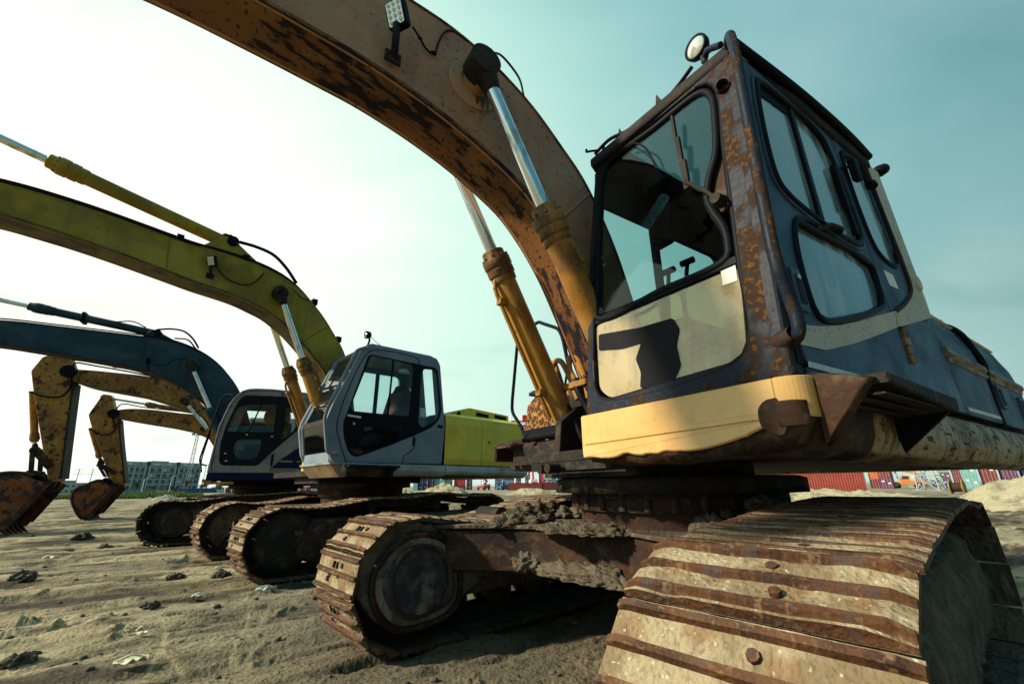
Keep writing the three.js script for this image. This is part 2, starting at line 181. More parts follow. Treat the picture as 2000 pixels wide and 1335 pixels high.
// ---------------------------------------------------------------- geometry helpers (all in metres)
const V = (x, y, z) => new THREE.Vector3(x, y, z);
const flat = (g) => { const r = g.index ? g.toNonIndexed() : g; for (const k of Object.keys(r.attributes)) if (!['position', 'normal', 'uv'].includes(k)) r.deleteAttribute(k); return r; };
const rU = RNG(77);
function uvBox(g, ou = rU() * 7, ov = rU() * 7, swap = false) { // uv in metres on the dominant plane of each face
  const p = g.attributes.position, n = p.count, uv = new Float32Array(n * 2);
  for (let i = 0; i < n; i += 3) {
    const ax = p.getX(i), ay = p.getY(i), az = p.getZ(i), bx = p.getX(i + 1) - ax, by = p.getY(i + 1) - ay, bz = p.getZ(i + 1) - az, cx = p.getX(i + 2) - ax, cy = p.getY(i + 2) - ay, cz = p.getZ(i + 2) - az;
    const nx = Math.abs(by * cz - bz * cy), ny = Math.abs(bz * cx - bx * cz), nz = Math.abs(bx * cy - by * cx);
    for (let k = 0; k < 3; k++) {
      const x = p.getX(i + k), y = p.getY(i + k), z = p.getZ(i + k); let u, v;
      if (nz >= nx && nz >= ny) { u = x; v = y; } else if (nx >= ny) { u = z; v = y; } else { u = x; v = z; }
      if (swap) { const t = u; u = v; v = t; }
      uv[(i + k) * 2] = u + ou; uv[(i + k) * 2 + 1] = v + ov;
    }
  }
  g.setAttribute('uv', new THREE.BufferAttribute(uv, 2)); return g;
}
function roundShape(pts, r = 0, Cls = THREE.Shape) { // polygon with rounded corners; a point may carry its own radius
  const s = new Cls(), n = pts.length;
  for (let i = 0; i < n; i++) {
    const p = pts[i], a = pts[(i + n - 1) % n], b = pts[(i + 1) % n], rr = p[2] ?? r, la = Math.hypot(a[0] - p[0], a[1] - p[1]), lb = Math.hypot(b[0] - p[0], b[1] - p[1]), q = Math.min(rr, la * 0.45, lb * 0.45);
    const x0 = p[0] + (a[0] - p[0]) / la * q, y0 = p[1] + (a[1] - p[1]) / la * q, x1 = p[0] + (b[0] - p[0]) / lb * q, y1 = p[1] + (b[1] - p[1]) / lb * q;
    if (i === 0) s.moveTo(x0, y0); else s.lineTo(x0, y0);
    if (q > 0.001) s.quadraticCurveTo(p[0], p[1], x1, y1);
  }
  s.closePath(); return s;
}
// outline in (x, y) extruded from z0 to z1
function ext(pts, z0, z1, o = {}) {
  const { r = 0, b = 0.004, holes = [], hr = 0.05 } = o, s = roundShape(pts, r), d = Math.abs(z1 - z0), bb = Math.min(b, d * 0.45);
  for (const h of holes) s.holes.push(roundShape(h, hr, THREE.Path));
  const g = new THREE.ExtrudeGeometry(s, { depth: d - 2 * bb, bevelEnabled: bb > 0, bevelThickness: bb, bevelSize: bb, bevelOffset: -bb, bevelSegments: o.bs ?? 1, curveSegments: o.cs ?? 5 });
  g.translate(0, 0, Math.min(z0, z1) + bb); return flat(g);
}
// outline in (z, y) extruded from x0 to x1
function extX(pts, x0, x1, o = {}) { const g = ext(pts.map((p) => [-p[0], ...p.slice(1)]), x0, x1, { ...o, holes: (o.holes ?? []).map((h) => h.map((p) => [-p[0], ...p.slice(1)])) }); g.applyMatrix4(new THREE.Matrix4().makeBasis(V(0, 0, -1), V(0, 1, 0), V(1, 0, 0))); return g; }
// outline in (x, z) extruded from y0 to y1
function extY(pts, y0, y1, o = {}) { const g = ext(pts.map((p) => [p[0], -p[1], ...p.slice(2)]), y0, y1, { ...o, holes: (o.holes ?? []).map((h) => h.map((p) => [p[0], -p[1]])) }); g.applyMatrix4(new THREE.Matrix4().makeBasis(V(1, 0, 0), V(0, 0, -1), V(0, 1, 0))); return g; }
const bx = (x0, x1, y0, y1, z0, z1, b = 0.006) => ext([[Math.min(x0, x1), Math.min(y0, y1)], [Math.max(x0, x1), Math.min(y0, y1)], [Math.max(x0, x1), Math.max(y0, y1)], [Math.min(x0, x1), Math.max(y0, y1)]], z0, z1, { b });
function rod(a, b, r, r2 = r, n = 20, open = false) {
  const A = V(...a), B = V(...b), d = B.clone().sub(A), g = new THREE.CylinderGeometry(r2, r, d.length(), n, 1, open);
  g.applyQuaternion(new THREE.Quaternion().setFromUnitVectors(V(0, 1, 0), d.clone().normalize())); g.translate((A.x + B.x) / 2, (A.y + B.y) / 2, (A.z + B.z) / 2); return flat(g);
}
function lathe(a, b, prof, n = 24) { // profile [[t along a->b 0..1, radius]]
  const A = V(...a), B = V(...b), d = B.clone().sub(A), L = d.length(), g = new THREE.LatheGeometry(prof.map(([t, r]) => new THREE.Vector2(Math.max(r, 0.0005), t * L)), n);
  g.applyQuaternion(new THREE.Quaternion().setFromUnitVectors(V(0, 1, 0), d.normalize())); g.translate(A.x, A.y, A.z); return flat(g);
}
function tube(pts, r, o = {}) {
  let c;
  if (o.sharp) { c = new THREE.CurvePath(); const q = o.sharp, P = pts.map((p) => V(...p)); let prev = P[0];
    for (let i = 1; i < P.length - 1; i++) { const a = P[i].clone().lerp(P[i - 1], Math.min(0.45, q / P[i].distanceTo(P[i - 1]))), b = P[i].clone().lerp(P[i + 1], Math.min(0.45, q / P[i].distanceTo(P[i + 1]))); c.add(new THREE.LineCurve3(prev, a)); c.add(new THREE.QuadraticBezierCurve3(a, P[i], b)); prev = b; }
    c.add(new THREE.LineCurve3(prev, P[P.length - 1])); }
  else c = new THREE.CatmullRomCurve3(pts.map((p) => V(...p)), false, 'centripetal');
  const g = new THREE.TubeGeometry(c, o.n ?? pts.length * 7, r, o.k ?? 8, false); const e0 = new THREE.CircleGeometry(r, o.k ?? 8);
  const out = [flat(g)]; for (const t of [0, 1]) { const e = e0.clone(), tg = c.getTangentAt(t).multiplyScalar(t ? 1 : -1), p = c.getPointAt(t); e.applyQuaternion(new THREE.Quaternion().setFromUnitVectors(V(0, 0, 1), tg)); e.translate(p.x, p.y, p.z); out.push(flat(e)); }
  return mergeGeometries(out);
}
// a plate that follows a curve of (x, y) points between z0 and z1; u runs along it
function ribbon(pts, z0, z1, th, up = 1, side = 0) {
  const c = new THREE.CatmullRomCurve3(pts.map((p) => V(p[0], p[1], 0)), false, 'centripetal'), n = pts.length * 5, P = c.getSpacedPoints(n), pos = [], uv = []; let L = 0;
  const N = P.map((p, i) => { const a = P[Math.max(0, i - 1)], b = P[Math.min(n, i + 1)], d = b.clone().sub(a).normalize(); return V(-d.y * up, d.x * up, 0); });
  const quad = (a, b, c2, d, ua, ub, uc, ud) => { pos.push(...a.toArray(), ...b.toArray(), ...c2.toArray(), ...a.toArray(), ...c2.toArray(), ...d.toArray()); uv.push(...ua, ...ub, ...uc, ...ua, ...uc, ...ud); };
  for (let i = 0; i < n; i++) {
    const l2 = L + P[i].distanceTo(P[i + 1]), e = (k, s, z) => { const q = P[k].clone().addScaledVector(N[k], s * th); q.z = z; return q; };
    const f = (s) => quad(e(i, s, z0), e(i + 1, s, z0), e(i + 1, s, z1), e(i, s, z1), [L, z0], [l2, z0], [l2, z1], [L, z1]);
    f(0); f(1); for (const z of [z0, z1]) quad(e(i, 0, z), e(i + 1, 0, z), e(i + 1, 1, z), e(i, 1, z), [L, z], [l2, z], [l2, z + th], [L, z + th]);
    L = l2;
  }
  const g = new THREE.BufferGeometry(); g.setAttribute('position', new THREE.Float32BufferAttribute(pos, 3)); g.setAttribute('uv', new THREE.Float32BufferAttribute(uv, 2)); g.computeVertexNormals(); g.userData.uv = true; return g;
}
function lump(cx, cy, cz, rx, ry, rz, seed, amp = 0.35, det = 4) { // a rough heap of earth
  const g = new THREE.IcosahedronGeometry(1, det * 3), p = g.attributes.position;
  const m = Math.min(rx, rz, ry * 2.5), f = 1.3 / m;
  for (let i = 0; i < p.count; i++) { const x = p.getX(i), y = p.getY(i), z = p.getZ(i), X = x * rx, Y = y * ry, Z = z * rz, n1 = wfbm(X * f + Z * f * 0.8 + seed * 3.1, Y * f * 1.2 - Z * f * 0.9 + X * f * 0.3 + seed, 3, seed), n2 = wfbm(X * f * 4 - Z * f * 3.3, Y * f * 4 + Z * f * 3.7 + X * f, 3, seed + 9), d = amp * m * (0.9 * n1 + 0.45 * n2); p.setXYZ(i, cx + X + x * d, cy + Math.max(-0.25 * ry, Y + y * d * 0.9), cz + Z + z * d); }
  const q = mergeVertices(g.deleteAttribute('uv').deleteAttribute('normal')); q.computeVertexNormals(); return flat(q);
}
const merge = (a) => mergeGeometries(a.map((g) => { const q = flat(g); if (!q.attributes.uv) uvBox(q); return q; }));
const names = {};
const numbered = (n) => { const k = names[n] = (names[n] ?? -1) + 1; return k ? n + '_' + String(k).padStart(3, '0') : n; };
function add(parent, name, g, m, label) {
  if (Array.isArray(g)) { g = g.map((q) => { const f = flat(q); if (!q.userData.uv) uvBox(f); return f; }); g = g.length > 1 ? mergeGeometries(g) : g[0]; }
  else { const had = g.userData.uv; g = flat(g); if (!had) uvBox(g); }
  const o = new THREE.Mesh(g, m); o.name = parent === scene ? numbered(name) : name; o.castShadow = o.receiveShadow = true; if (label) o.userData.label = label; parent.add(o); return o;
}
function tag(o, label, category, group, kind) { o.userData.label = label; if (category) o.userData.category = category; if (group) o.userData.group = group; if (kind) o.userData.kind = kind; return o; }
function thing(name, label, category, group) { const o = new THREE.Group(); o.name = numbered(name); scene.add(o); return tag(o, label, category, group); }
const node = (parent, name) => { const o = new THREE.Group(); o.name = name; parent.add(o); return o; };
// ---------------------------------------------------------------- crawler tracks
// closed centre line of the belt as (x, y), outside on the left hand going round clockwise seen from +z
function trackPath(pts) { const c = new THREE.CatmullRomCurve3(pts.map((p) => V(p[0], p[1], 0)), true, 'centripetal'); c.arcLengthDivisions = 600; return c; }
function shoeGeo(pitch, w, seed, fill, gh, slots = 1, packed = 0) { // t along the belt (local x), n outwards (y), z across
  const R = RNG(seed), nz = 16, hp = pitch / 2, G = [-0.40, 0.0, 0.40].map((k) => k * pitch), gw = 0.0085 * pitch / 0.22, tp = 0.014;
  const ts = [-hp * 0.985]; G.forEach((g, i) => { ts.push(g - gw * 1.45, g - gw, g + gw, g + gw * 1.45); if (i < 2) ts.push(lerp(g, G[i + 1], 0.35), lerp(g, G[i + 1], 0.65)); }); ts.push(hp * 0.985); ts.sort((a, b) => a - b);
  const ridge = (t) => G.some((g) => Math.abs(t - g) < gw * 1.2);
  const H = (t, z) => { const e = Math.min(z + w / 2, w / 2 - z), ed = sst(0, 0.035, e);
    if (ridge(t)) return tp + gh * (0.4 + 0.6 * ed) * (0.9 + 0.14 * wn(z * 9 + t * 50, seed * 1.7, 5));
    if (packed) { const f = gh * (0.62 + 0.4 * wfbm(z * 6 + seed * 3, t * 12 + seed, 3, 21)) * sst(-0.01, 0.05, e); return tp + Math.max(0, f); } const f = fill * (0.55 + 0.5 * wfbm(z * 7 + seed * 3, t * 9 + seed, 3, 21)) * sst(0, 0.05, e + 0.012); return tp + Math.max(0, f) * gh * 0.85; };
  const wob = (t, z) => t + (ridge(t) ? 0.0015 * wn(z * 14 + seed * 3, t * 40, 9) : 0); const pos = [[], [], []], uv = [[], [], []], ou = R() * 5, ov = R() * 5;
  const tri = (k, ...ps) => ps.forEach((p) => { pos[k].push(p[0], p[1], p[2]); uv[k].push(p[2] + ou, p[0] + p[1] + ov); });
  const Pt = (t, j) => { const z = -w / 2 + w * j / nz; return [wob(t, z), H(t, z), z]; };
  for (let i = 0; i < ts.length - 1; i++) { const k = (ridge(ts[i]) || ridge(ts[i + 1])) ? 1 : 0; for (let j = 0; j < nz; j++) { const a = Pt(ts[i], j), b = Pt(ts[i + 1], j), c = Pt(ts[i + 1], j + 1), d = Pt(ts[i], j + 1); tri(k, a, d, c); tri(k, a, c, b); } }
  for (const j of [0, nz]) for (let i = 0; i < ts.length - 1; i++) { const a = Pt(ts[i], j), b = Pt(ts[i + 1], j), c = [b[0], 0, b[2]], d = [a[0], 0, a[2]]; if (j) { tri(1, a, d, c); tri(1, a, c, b); } else { tri(1, a, c, d); tri(1, a, b, c); } }
  for (const e of [0, ts.length - 1]) for (let j = 0; j < nz; j++) { const a = Pt(ts[e], j), b = Pt(ts[e], j + 1), c = [b[0], 0, b[2]], d = [a[0], 0, a[2]]; if (e) { tri(1, a, b, c); tri(1, a, c, d); } else { tri(1, a, c, b); tri(1, a, d, c); } }
  tri(2, [-hp, 0, -w / 2], [hp, 0, w / 2], [-hp, 0, w / 2]); tri(2, [-hp, 0, -w / 2], [hp, 0, -w / 2], [hp, 0, w / 2]);
  const gs = pos.map((p, i) => { const g = new THREE.BufferGeometry(); g.setAttribute('position', new THREE.Float32BufferAttribute(p, 3)); g.setAttribute('uv', new THREE.Float32BufferAttribute(uv[i], 2)); g.computeVertexNormals(); return g; });
  // bolt heads and the two dark slots beside the chain
  for (const [t, z] of slots ? [[-0.2, -0.14], [0.2, 0.13]] : [[-0.2, -0.06], [0.2, -0.1]]) gs[1] = mergeGeometries([gs[1], uvBox(rod([t * pitch, tp - 0.004, z * w * 1.1], [t * pitch, tp + gh * (0.3 + 0.5 * fill), z * w * 1.1], 0.017, 0.015, 8))]);
  const slot = []; for (const z of slots ? [-0.06, 0.03] : []) slot.push(uvBox(bx(-0.26 * pitch, -0.1 * pitch, tp, tp + gh * (0.22 + 0.62 * fill), z * w, z * w + 0.035 * w, 0.003)));
  if (slot.length) gs.push(mergeGeometries(slot));
  return mergeGeometries(gs, true);
}
function buildTrack(root, o) { // o: path pts, n shoes, zc, w, fill(front?)
  const c = trackPath(o.pts), L = c.getLength(), pitch = L / o.n, tr = node(root, 'track'); if (o.label) tr.userData.label = o.label;
  const top4 = [0, 1, 2, 3].map((k) => shoeGeo(pitch * 0.95, o.w, o.seed + 40 + k * 7, 1, (o.gh ?? 0.036) * 0.55, o.slots, 1)), kinds = [0, 1, 2, 3].map((k) => shoeGeo(pitch * 0.94, o.w, o.seed + k * 7, o.fill * [1, 0.6, 0.85, 0.45][k], o.gh ?? 0.036, o.slots)), R = RNG(o.seed * 13);
  const mats = o.mats ?? [M.sandPad, M.grouser, M.mud, M.black];
  for (let i = 0; i < o.n; i++) {
    const u = (i + (o.phase ?? 0)) / o.n % 1, p = c.getPointAt(u), t = c.getTangentAt(u);
    // follow the chord of the link, as a stiff plate does
    const a = c.getPointAt(((u - 0.5 / o.n) + 1) % 1), b = c.getPointAt((u + 0.5 / o.n) % 1), d = b.clone().sub(a).normalize(), q = a.clone().add(b).multiplyScalar(0.5);
    const s = new THREE.Mesh((q.y > 0.7 && Math.abs(d.y) < 0.25 && d.x > 0 ? top4 : kinds)[Math.floor(R() * 4)], mats); s.name = 'track_shoe'; s.castShadow = s.receiveShadow = true;
    s.position.set(q.x, q.y, o.zc + (R() - 0.5) * 0.012); s.rotation.set(0, (R() > 0.5 ? 0 : 0), Math.atan2(d.y, d.x)); tr.add(s);
  }
  const links = []; for (let i = 0; i < o.n; i++) { const u = (i + 0.5 + (o.phase ?? 0)) / o.n % 1, p = c.getPointAt(u), d = c.getTangentAt(u), a = Math.atan2(d.y, d.x); for (const z of [-0.075, 0.075]) { const g = bx(-pitch * 0.5, pitch * 0.5, -0.1, -0.012, z - 0.02, z + 0.02, 0.006); g.rotateZ(a); g.translate(p.x, p.y, o.zc); links.push(g); } const pin = rod([0, -0.055, -0.11], [0, -0.055, 0.11], 0.022, 0.022, 8); pin.rotateZ(a); pin.translate(p.x, p.y, o.zc); links.push(pin); }
  add(tr, 'track_chain', links, M.steelDark); return tr;
}
// ---------------------------------------------------------------- excavator parts shared by several machines
const machines = [];
function machine(name, label, x, z, azDeg) { const r = thing(name, label, 'excavator'); r.position.set(x, 0, z); r.rotation.y = -(90 + azDeg) * D2R; return r; }
function hyd(root, name, a, b, o) { // hydraulic cylinder from barrel foot a to rod eye b, rod showing for the last part f
  const A = V(...a), B = V(...b), g = A.clone().lerp(B, o.f), L = A.distanceTo(B), R = o.r, at = (d) => A.clone().lerp(B, d / L).toArray(), gd = o.f * L, c = node(root, name);
  add(c, 'barrel', [lathe(a, g.toArray(), [[0, R * 0.9], [0.02, R], [0.82, R]])], o.mat);
  add(c, 'gland', [lathe(A.clone().lerp(g, 0.82).toArray(), g.toArray(), [[0, R], [0.01, R * 1.13], [0.16, R * 1.15], [0.17, R * 1.09], [0.21, R * 1.09], [0.22, R * 1.24], [0.42, R * 1.25], [0.43, R * 1.17], [0.48, R * 1.17], [0.49, R * 1.3], [0.72, R * 1.3], [0.74, R * 1.05], [0.97, R * 1.02], [1, R * 0.95], [1, R * 0.5]], 26), ...[...Array(8).keys()].map((i) => { const q = i * 0.785, d = B.clone().sub(A).normalize(), n1 = V(-d.y, d.x, 0), p = A.clone().lerp(g, 0.955).addScaledVector(n1, Math.cos(q) * R * 1.12).add(V(0, 0, Math.sin(q) * R * 1.12)); return rod(p.toArray(), p.clone().addScaledVector(d, R * 0.25).toArray(), R * 0.13, R * 0.13, 6); })], o.glandMat ?? (o.mat === M.cyl ? M.gland : o.mat));
  add(c, 'rod', [rod(g.toArray(), at(L - R * 1.3), R * 0.55, R * 0.55, 24, true)], M.chrome);
  const ex = o.eye ?? 0.12; add(c, 'rod_eye', [rod([B.x, B.y, B.z - ex / 2], [B.x, B.y, B.z + ex / 2], R * 1.25, R * 1.25, 22), rod(at(L - R * 2.2), at(L - R * 0.8), R * 0.62, R * 0.95, 18)], o.eyeMat ?? M.steelDark);
  if (o.pipe) { const u = B.clone().sub(A).normalize(), n = V(-u.y, u.x, 0).multiplyScalar(o.pipe * R * 1.45), p = [0.06, 0.1, 0.8, 0.93].map((t, i) => { const q = A.clone().lerp(g, t); if (i < 3) q.add(n); return q.toArray(); }); add(c, 'oil_pipe', [tube(p, R * 0.2, { sharp: 0.05, k: 7 }), ...[0.2, 0.72].map((t) => { const q = A.clone().lerp(g, t).add(n.clone().multiplyScalar(0.9)); return bx(q.x - R * 0.35, q.x + R * 0.35, q.y - R * 0.3, q.y + R * 0.3, q.z - R * 0.35, q.z + R * 0.35); })], o.mat); }
  return c;
}
function boom(root, o) { // o.top, o.bot: side outline (front end first), z0, z1
  const c = node(root, 'boom'), z0 = o.z0, z1 = o.z1; if (o.label) c.userData.label = o.label;
  const out = [...o.top, ...o.bot.slice().reverse()];
  add(c, 'side_plate', [ext(out, z0, z0 + 0.02, { b: 0.003 })], o.mat); add(c, 'side_plate', [ext(out, z1 - 0.02, z1, { b: 0.003 })], o.mat);
  add(c, 'underside_plate', [ribbon(o.bot, z0 - 0.012, z1 + 0.012, 0.022, -1)], o.under); add(c, 'top_plate', [ribbon(o.top, z0 - 0.008, z1 + 0.008, 0.016, 1)], o.topMat ?? o.mat);
  add(c, 'edge_weld', [tube(o.bot.map((p) => [p[0], p[1] + 0.004, z0 - 0.002]), 0.008, { k: 6 }), tube(o.top.map((p) => [p[0], p[1] - 0.004, z0 - 0.002]), 0.007, { k: 6 })], o.weld ?? M.steelDark);
  for (const [a, b] of o.seams ?? []) add(c, 'weld_seam', [tube([[a[0], a[1], z0 - 0.001], [(a[0] + b[0]) / 2, (a[1] + b[1]) / 2, z0 - 0.001], [b[0], b[1], z0 - 0.001]], 0.008, { k: 6 })], o.weld ?? o.mat);
  if (o.pin) { const [px, py] = o.pin; add(c, 'pin_boss', [lathe([px, py, z0 + 0.004], [px, py, z0 - 0.016], [[0, o.bossR ?? 0.2], [0.8, o.bossR ?? 0.2], [1, (o.bossR ?? 0.2) - 0.012], [1, 0.01]], 36), rod([px, py, z0], [px, py, z0 - 0.1], 0.09, 0.085, 24)], o.mat); add(c, 'pin', [rod([px, py, z0 - (o.pinL ?? 0.22)], [px, py, z1 + (o.pinL ?? 0.22)], 0.045, 0.045, 18)], M.steelDark); }
  return c;
}
function workLamp(root, name, x, y, z, o = {}) { // square lamp on a bent bracket, shining along +x
  const s = o.s ?? 1, c = node(root, name);
  const head = ext([[-0.045, -0.055], [0.045, -0.055], [0.045, 0.055], [-0.045, 0.055]], -0.02, 0.02, { r: 0.012, b: 0.004 }), fins = [];
  const Q = new THREE.Matrix4().makeTranslation(x, y, z).multiply(new THREE.Matrix4().makeScale(s, s, s)).multiply(new THREE.Matrix4().makeRotationY(o.yaw ?? 1.1)).multiply(new THREE.Matrix4().makeRotationX(o.pit ?? 0.25));
  head.applyMatrix4(Q); add(c, 'housing', [head], M.black);
  const L = ext([[-0.038, -0.048], [0.038, -0.048], [0.038, 0.048], [-0.038, 0.048]], 0.0195, 0.0225, { r: 0.008, b: 0.001 }); L.applyMatrix4(Q); const ln = add(c, 'lens', [L], M.lens);
  for (let i = 0; i < 4; i++) for (let j = 0; j < 3; j++) { const g = rod([-0.024 + j * 0.024, -0.034 + i * 0.023, 0.0222], [-0.024 + j * 0.024, -0.034 + i * 0.023, 0.026], 0.008, 0.008, 8); g.applyMatrix4(Q); fins.push(g); }
  add(c, 'diodes', fins, M.paper);
  add(c, 'bracket', [tube([[x, y - 0.05 * s, z], [x - 0.005, y - 0.11 * s, z + 0.01], [x - 0.02 * s, y - 0.15 * s, z + (o.reach ?? 0.07)]], 0.016 * s, { sharp: 0.02, k: 6 }), bx(x - 0.05 * s, x + 0.02 * s, y - 0.18 * s, y - 0.12 * s, z + (o.reach ?? 0.07) - 0.01, z + (o.reach ?? 0.07) + 0.012)], M.rustFrame);
  return c;
}
function undercarriage(root, o) { // rotated by o.turn against the house
  const u = (p) => { p.rotation.y = (o.turn ?? 0) * D2R; p.position.set(o.dx ?? 0, 0, o.dz ?? 0); return p; };
  const zs = [['right', o.gz], ['left', -o.gz]], fx = o.front, rx = o.rear, w = o.w;
  zs.forEach(([side, zc], k) => {
    const s = Math.sign(zc), path = o.paths[k];
    u(buildTrack(root, { pts: path, n: o.n, zc, w, seed: o.seed + k * 3, fill: o.fill ?? 1, phase: k * 0.4 + (o.phase ?? 0), mats: o.mats, gh: o.gh, slots: o.noSlots && k ? 0 : 1 }));
    // side frame with a muddy outer face
    const f = node(root, 'track_frame'); u(f);
    add(f, 'side_beam', [muddy(extX([[zc - 0.2, 0.24], [zc - 0.22, 0.5], [zc - 0.12, 0.62], [zc + 0.12, 0.62], [zc + 0.22, 0.5], [zc + 0.2, 0.24]], rx + 0.42, fx - 0.5, { b: 0.02 }), 0.012, o.seed + k)], M.mud);
    const rollers = []; for (let i = 0; i < 7; i++) { const x = lerp(rx + 0.35, fx - 0.42, i / 6); rollers.push(lathe([x, 0.185, zc - 0.17], [x, 0.185, zc + 0.17], [[0, 0.03], [0.02, 0.07], [0.12, 0.075], [0.13, 0.105], [0.3, 0.105], [0.32, 0.08], [0.68, 0.08], [0.7, 0.105], [0.87, 0.105], [0.88, 0.075], [0.98, 0.07], [1, 0.03]], 18)); }
    rollers.forEach((g) => add(f, 'roller', [g], M.steelDark));
    for (const x of [lerp(rx, fx, 0.35), lerp(rx, fx, 0.62)]) add(f, 'carrier_roller', [rod([x, o.cy ?? 0.72, zc - 0.14], [x, o.cy ?? 0.72, zc + 0.14], 0.075, 0.075, 18), rod([x, o.cy ?? 0.72, zc - s * 0.2], [x, o.cy ?? 0.72, zc + s * 0.1], 0.04, 0.04, 10), bx(x - 0.05, x + 0.05, 0.55, 0.74, zc - s * 0.24, zc - s * 0.2)], M.steelDark);
    const ic = o.idler; add(f, 'idler', [lathe([fx - ic[2], ic[1], zc - 0.13], [fx - ic[2], ic[1], zc + 0.13], [[0, 0.08], [0.06, 0.1], [0.1, ic[0] * 0.7], [0.14, ic[0] * 0.9], [0.3, ic[0] * 0.9], [0.34, ic[0]], [0.66, ic[0]], [0.7, ic[0] * 0.9], [0.86, ic[0] * 0.9], [0.9, ic[0] * 0.7], [0.94, 0.1], [1, 0.08]], 36)], o.idlerMat ?? M.mud);
    const teeth = [], sc = [rx + ic[2] + 0.02, ic[1] + 0.03]; for (let i = 0; i < 21; i++) { const a = i / 21 * Math.PI * 2, g = ext([[-0.04, ic[0] - 0.06], [0.04, ic[0] - 0.06], [0.018, ic[0] + 0.035], [-0.018, ic[0] + 0.035]], -0.035, 0.035); g.rotateZ(a); g.translate(sc[0], sc[1], zc); teeth.push(g); }
    add(f, 'sprocket', [lathe([sc[0], sc[1], zc - 0.12], [sc[0], sc[1], zc + 0.12], [[0, 0.2], [0.35, ic[0] - 0.05], [0.65, ic[0] - 0.05], [1, 0.24]], 32), ...teeth], M.steelDark);
  });
  const W = o.gz - 0.2, cb = node(root, 'carbody'); u(cb);
  const plan = [[1.12, W], [0.72, W * 0.56], [0.56, 0.22], [0.56, -0.22], [0.72, -W * 0.56], [1.12, -W], [0.45, -W], [0.18, -W * 0.66], [-0.18, -W * 0.66], [-0.5, -W], [-1.12, -W], [-0.72, -W * 0.56], [-0.56, -0.2], [-0.56, 0.2], [-0.72, W * 0.56], [-1.12, W], [-0.5, W], [-0.18, W * 0.66], [0.18, W * 0.66], [0.45, W]];
  add(cb, 'body_casting', [extY(plan, 0.42, 0.7, { r: 0.12, b: 0.02 })], M.rust); add(cb, 'top_plate', [extY(plan.map((p) => [p[0] * 1.03, p[1] * 0.99]), 0.7, 0.725, { r: 0.12, b: 0.004 })], M.mud);
  return cb;
}
function muddy(g, amp, seed, len = 0.09) { // subdivide and roughen
  let q = g; for (let it = 0; it < 6; it++) q = splitLong(q, len);
  const m = mergeVertices(q.deleteAttribute('uv').deleteAttribute('normal'), 1e-4), p = m.attributes.position; m.computeVertexNormals(); const nn = m.attributes.normal;
  for (let i = 0; i < p.count; i++) { const x = p.getX(i), y = p.getY(i), z = p.getZ(i), d = amp * (wfbm(x * 5 + z * 3, y * 5 + seed, 4, seed) + 0.35 * wfbm(x * 19 + z * 13, y * 15 - z * 9 + seed, 3, seed + 5) + 0.4); p.setXYZ(i, x + nn.getX(i) * d, y + nn.getY(i) * d, z + nn.getZ(i) * d); }
  m.computeVertexNormals(); return flat(m);
}
function splitLong(g, len) {
  const p = g.attributes.position, out = [], a = V(), b = V(), c = V();
  for (let i = 0; i < p.count; i += 3) { a.fromBufferAttribute(p, i); b.fromBufferAttribute(p, i + 1); c.fromBufferAttribute(p, i + 2); const ab = a.distanceTo(b) > len, bc = b.distanceTo(c) > len, ca = c.distanceTo(a) > len, m = (u, v) => u.clone().add(v).multiplyScalar(0.5), T3 = (...t) => t.forEach((v) => out.push(v.x, v.y, v.z));
    const k = ab + bc + ca; if (!k) { T3(a, b, c); continue; }
    if (k === 3) { const x = m(a, b), y = m(b, c), z = m(c, a); T3(a, x, z, x, b, y, z, y, c, x, y, z); }
    else if (k === 1) { if (ab) { const x = m(a, b); T3(a, x, c, x, b, c); } else if (bc) { const x = m(b, c); T3(a, b, x, a, x, c); } else { const x = m(c, a); T3(a, b, x, x, b, c); } }
    else { const rot = !ab ? [b, c, a] : !bc ? [c, a, b] : [a, b, c], [A, B, Cc] = rot; /* edges AB and BC are long */ const x = m(A, B), y = m(B, Cc); T3(x, B, y, A, x, y, A, y, Cc); }
  }
  const q = new THREE.BufferGeometry(); q.setAttribute('position', new THREE.Float32BufferAttribute(out, 3)); q.setAttribute('normal', new THREE.Float32BufferAttribute(new Float32Array(out.length), 3)); q.setAttribute('uv', new THREE.Float32BufferAttribute(new Float32Array(out.length / 3 * 2), 2)); return q;
}
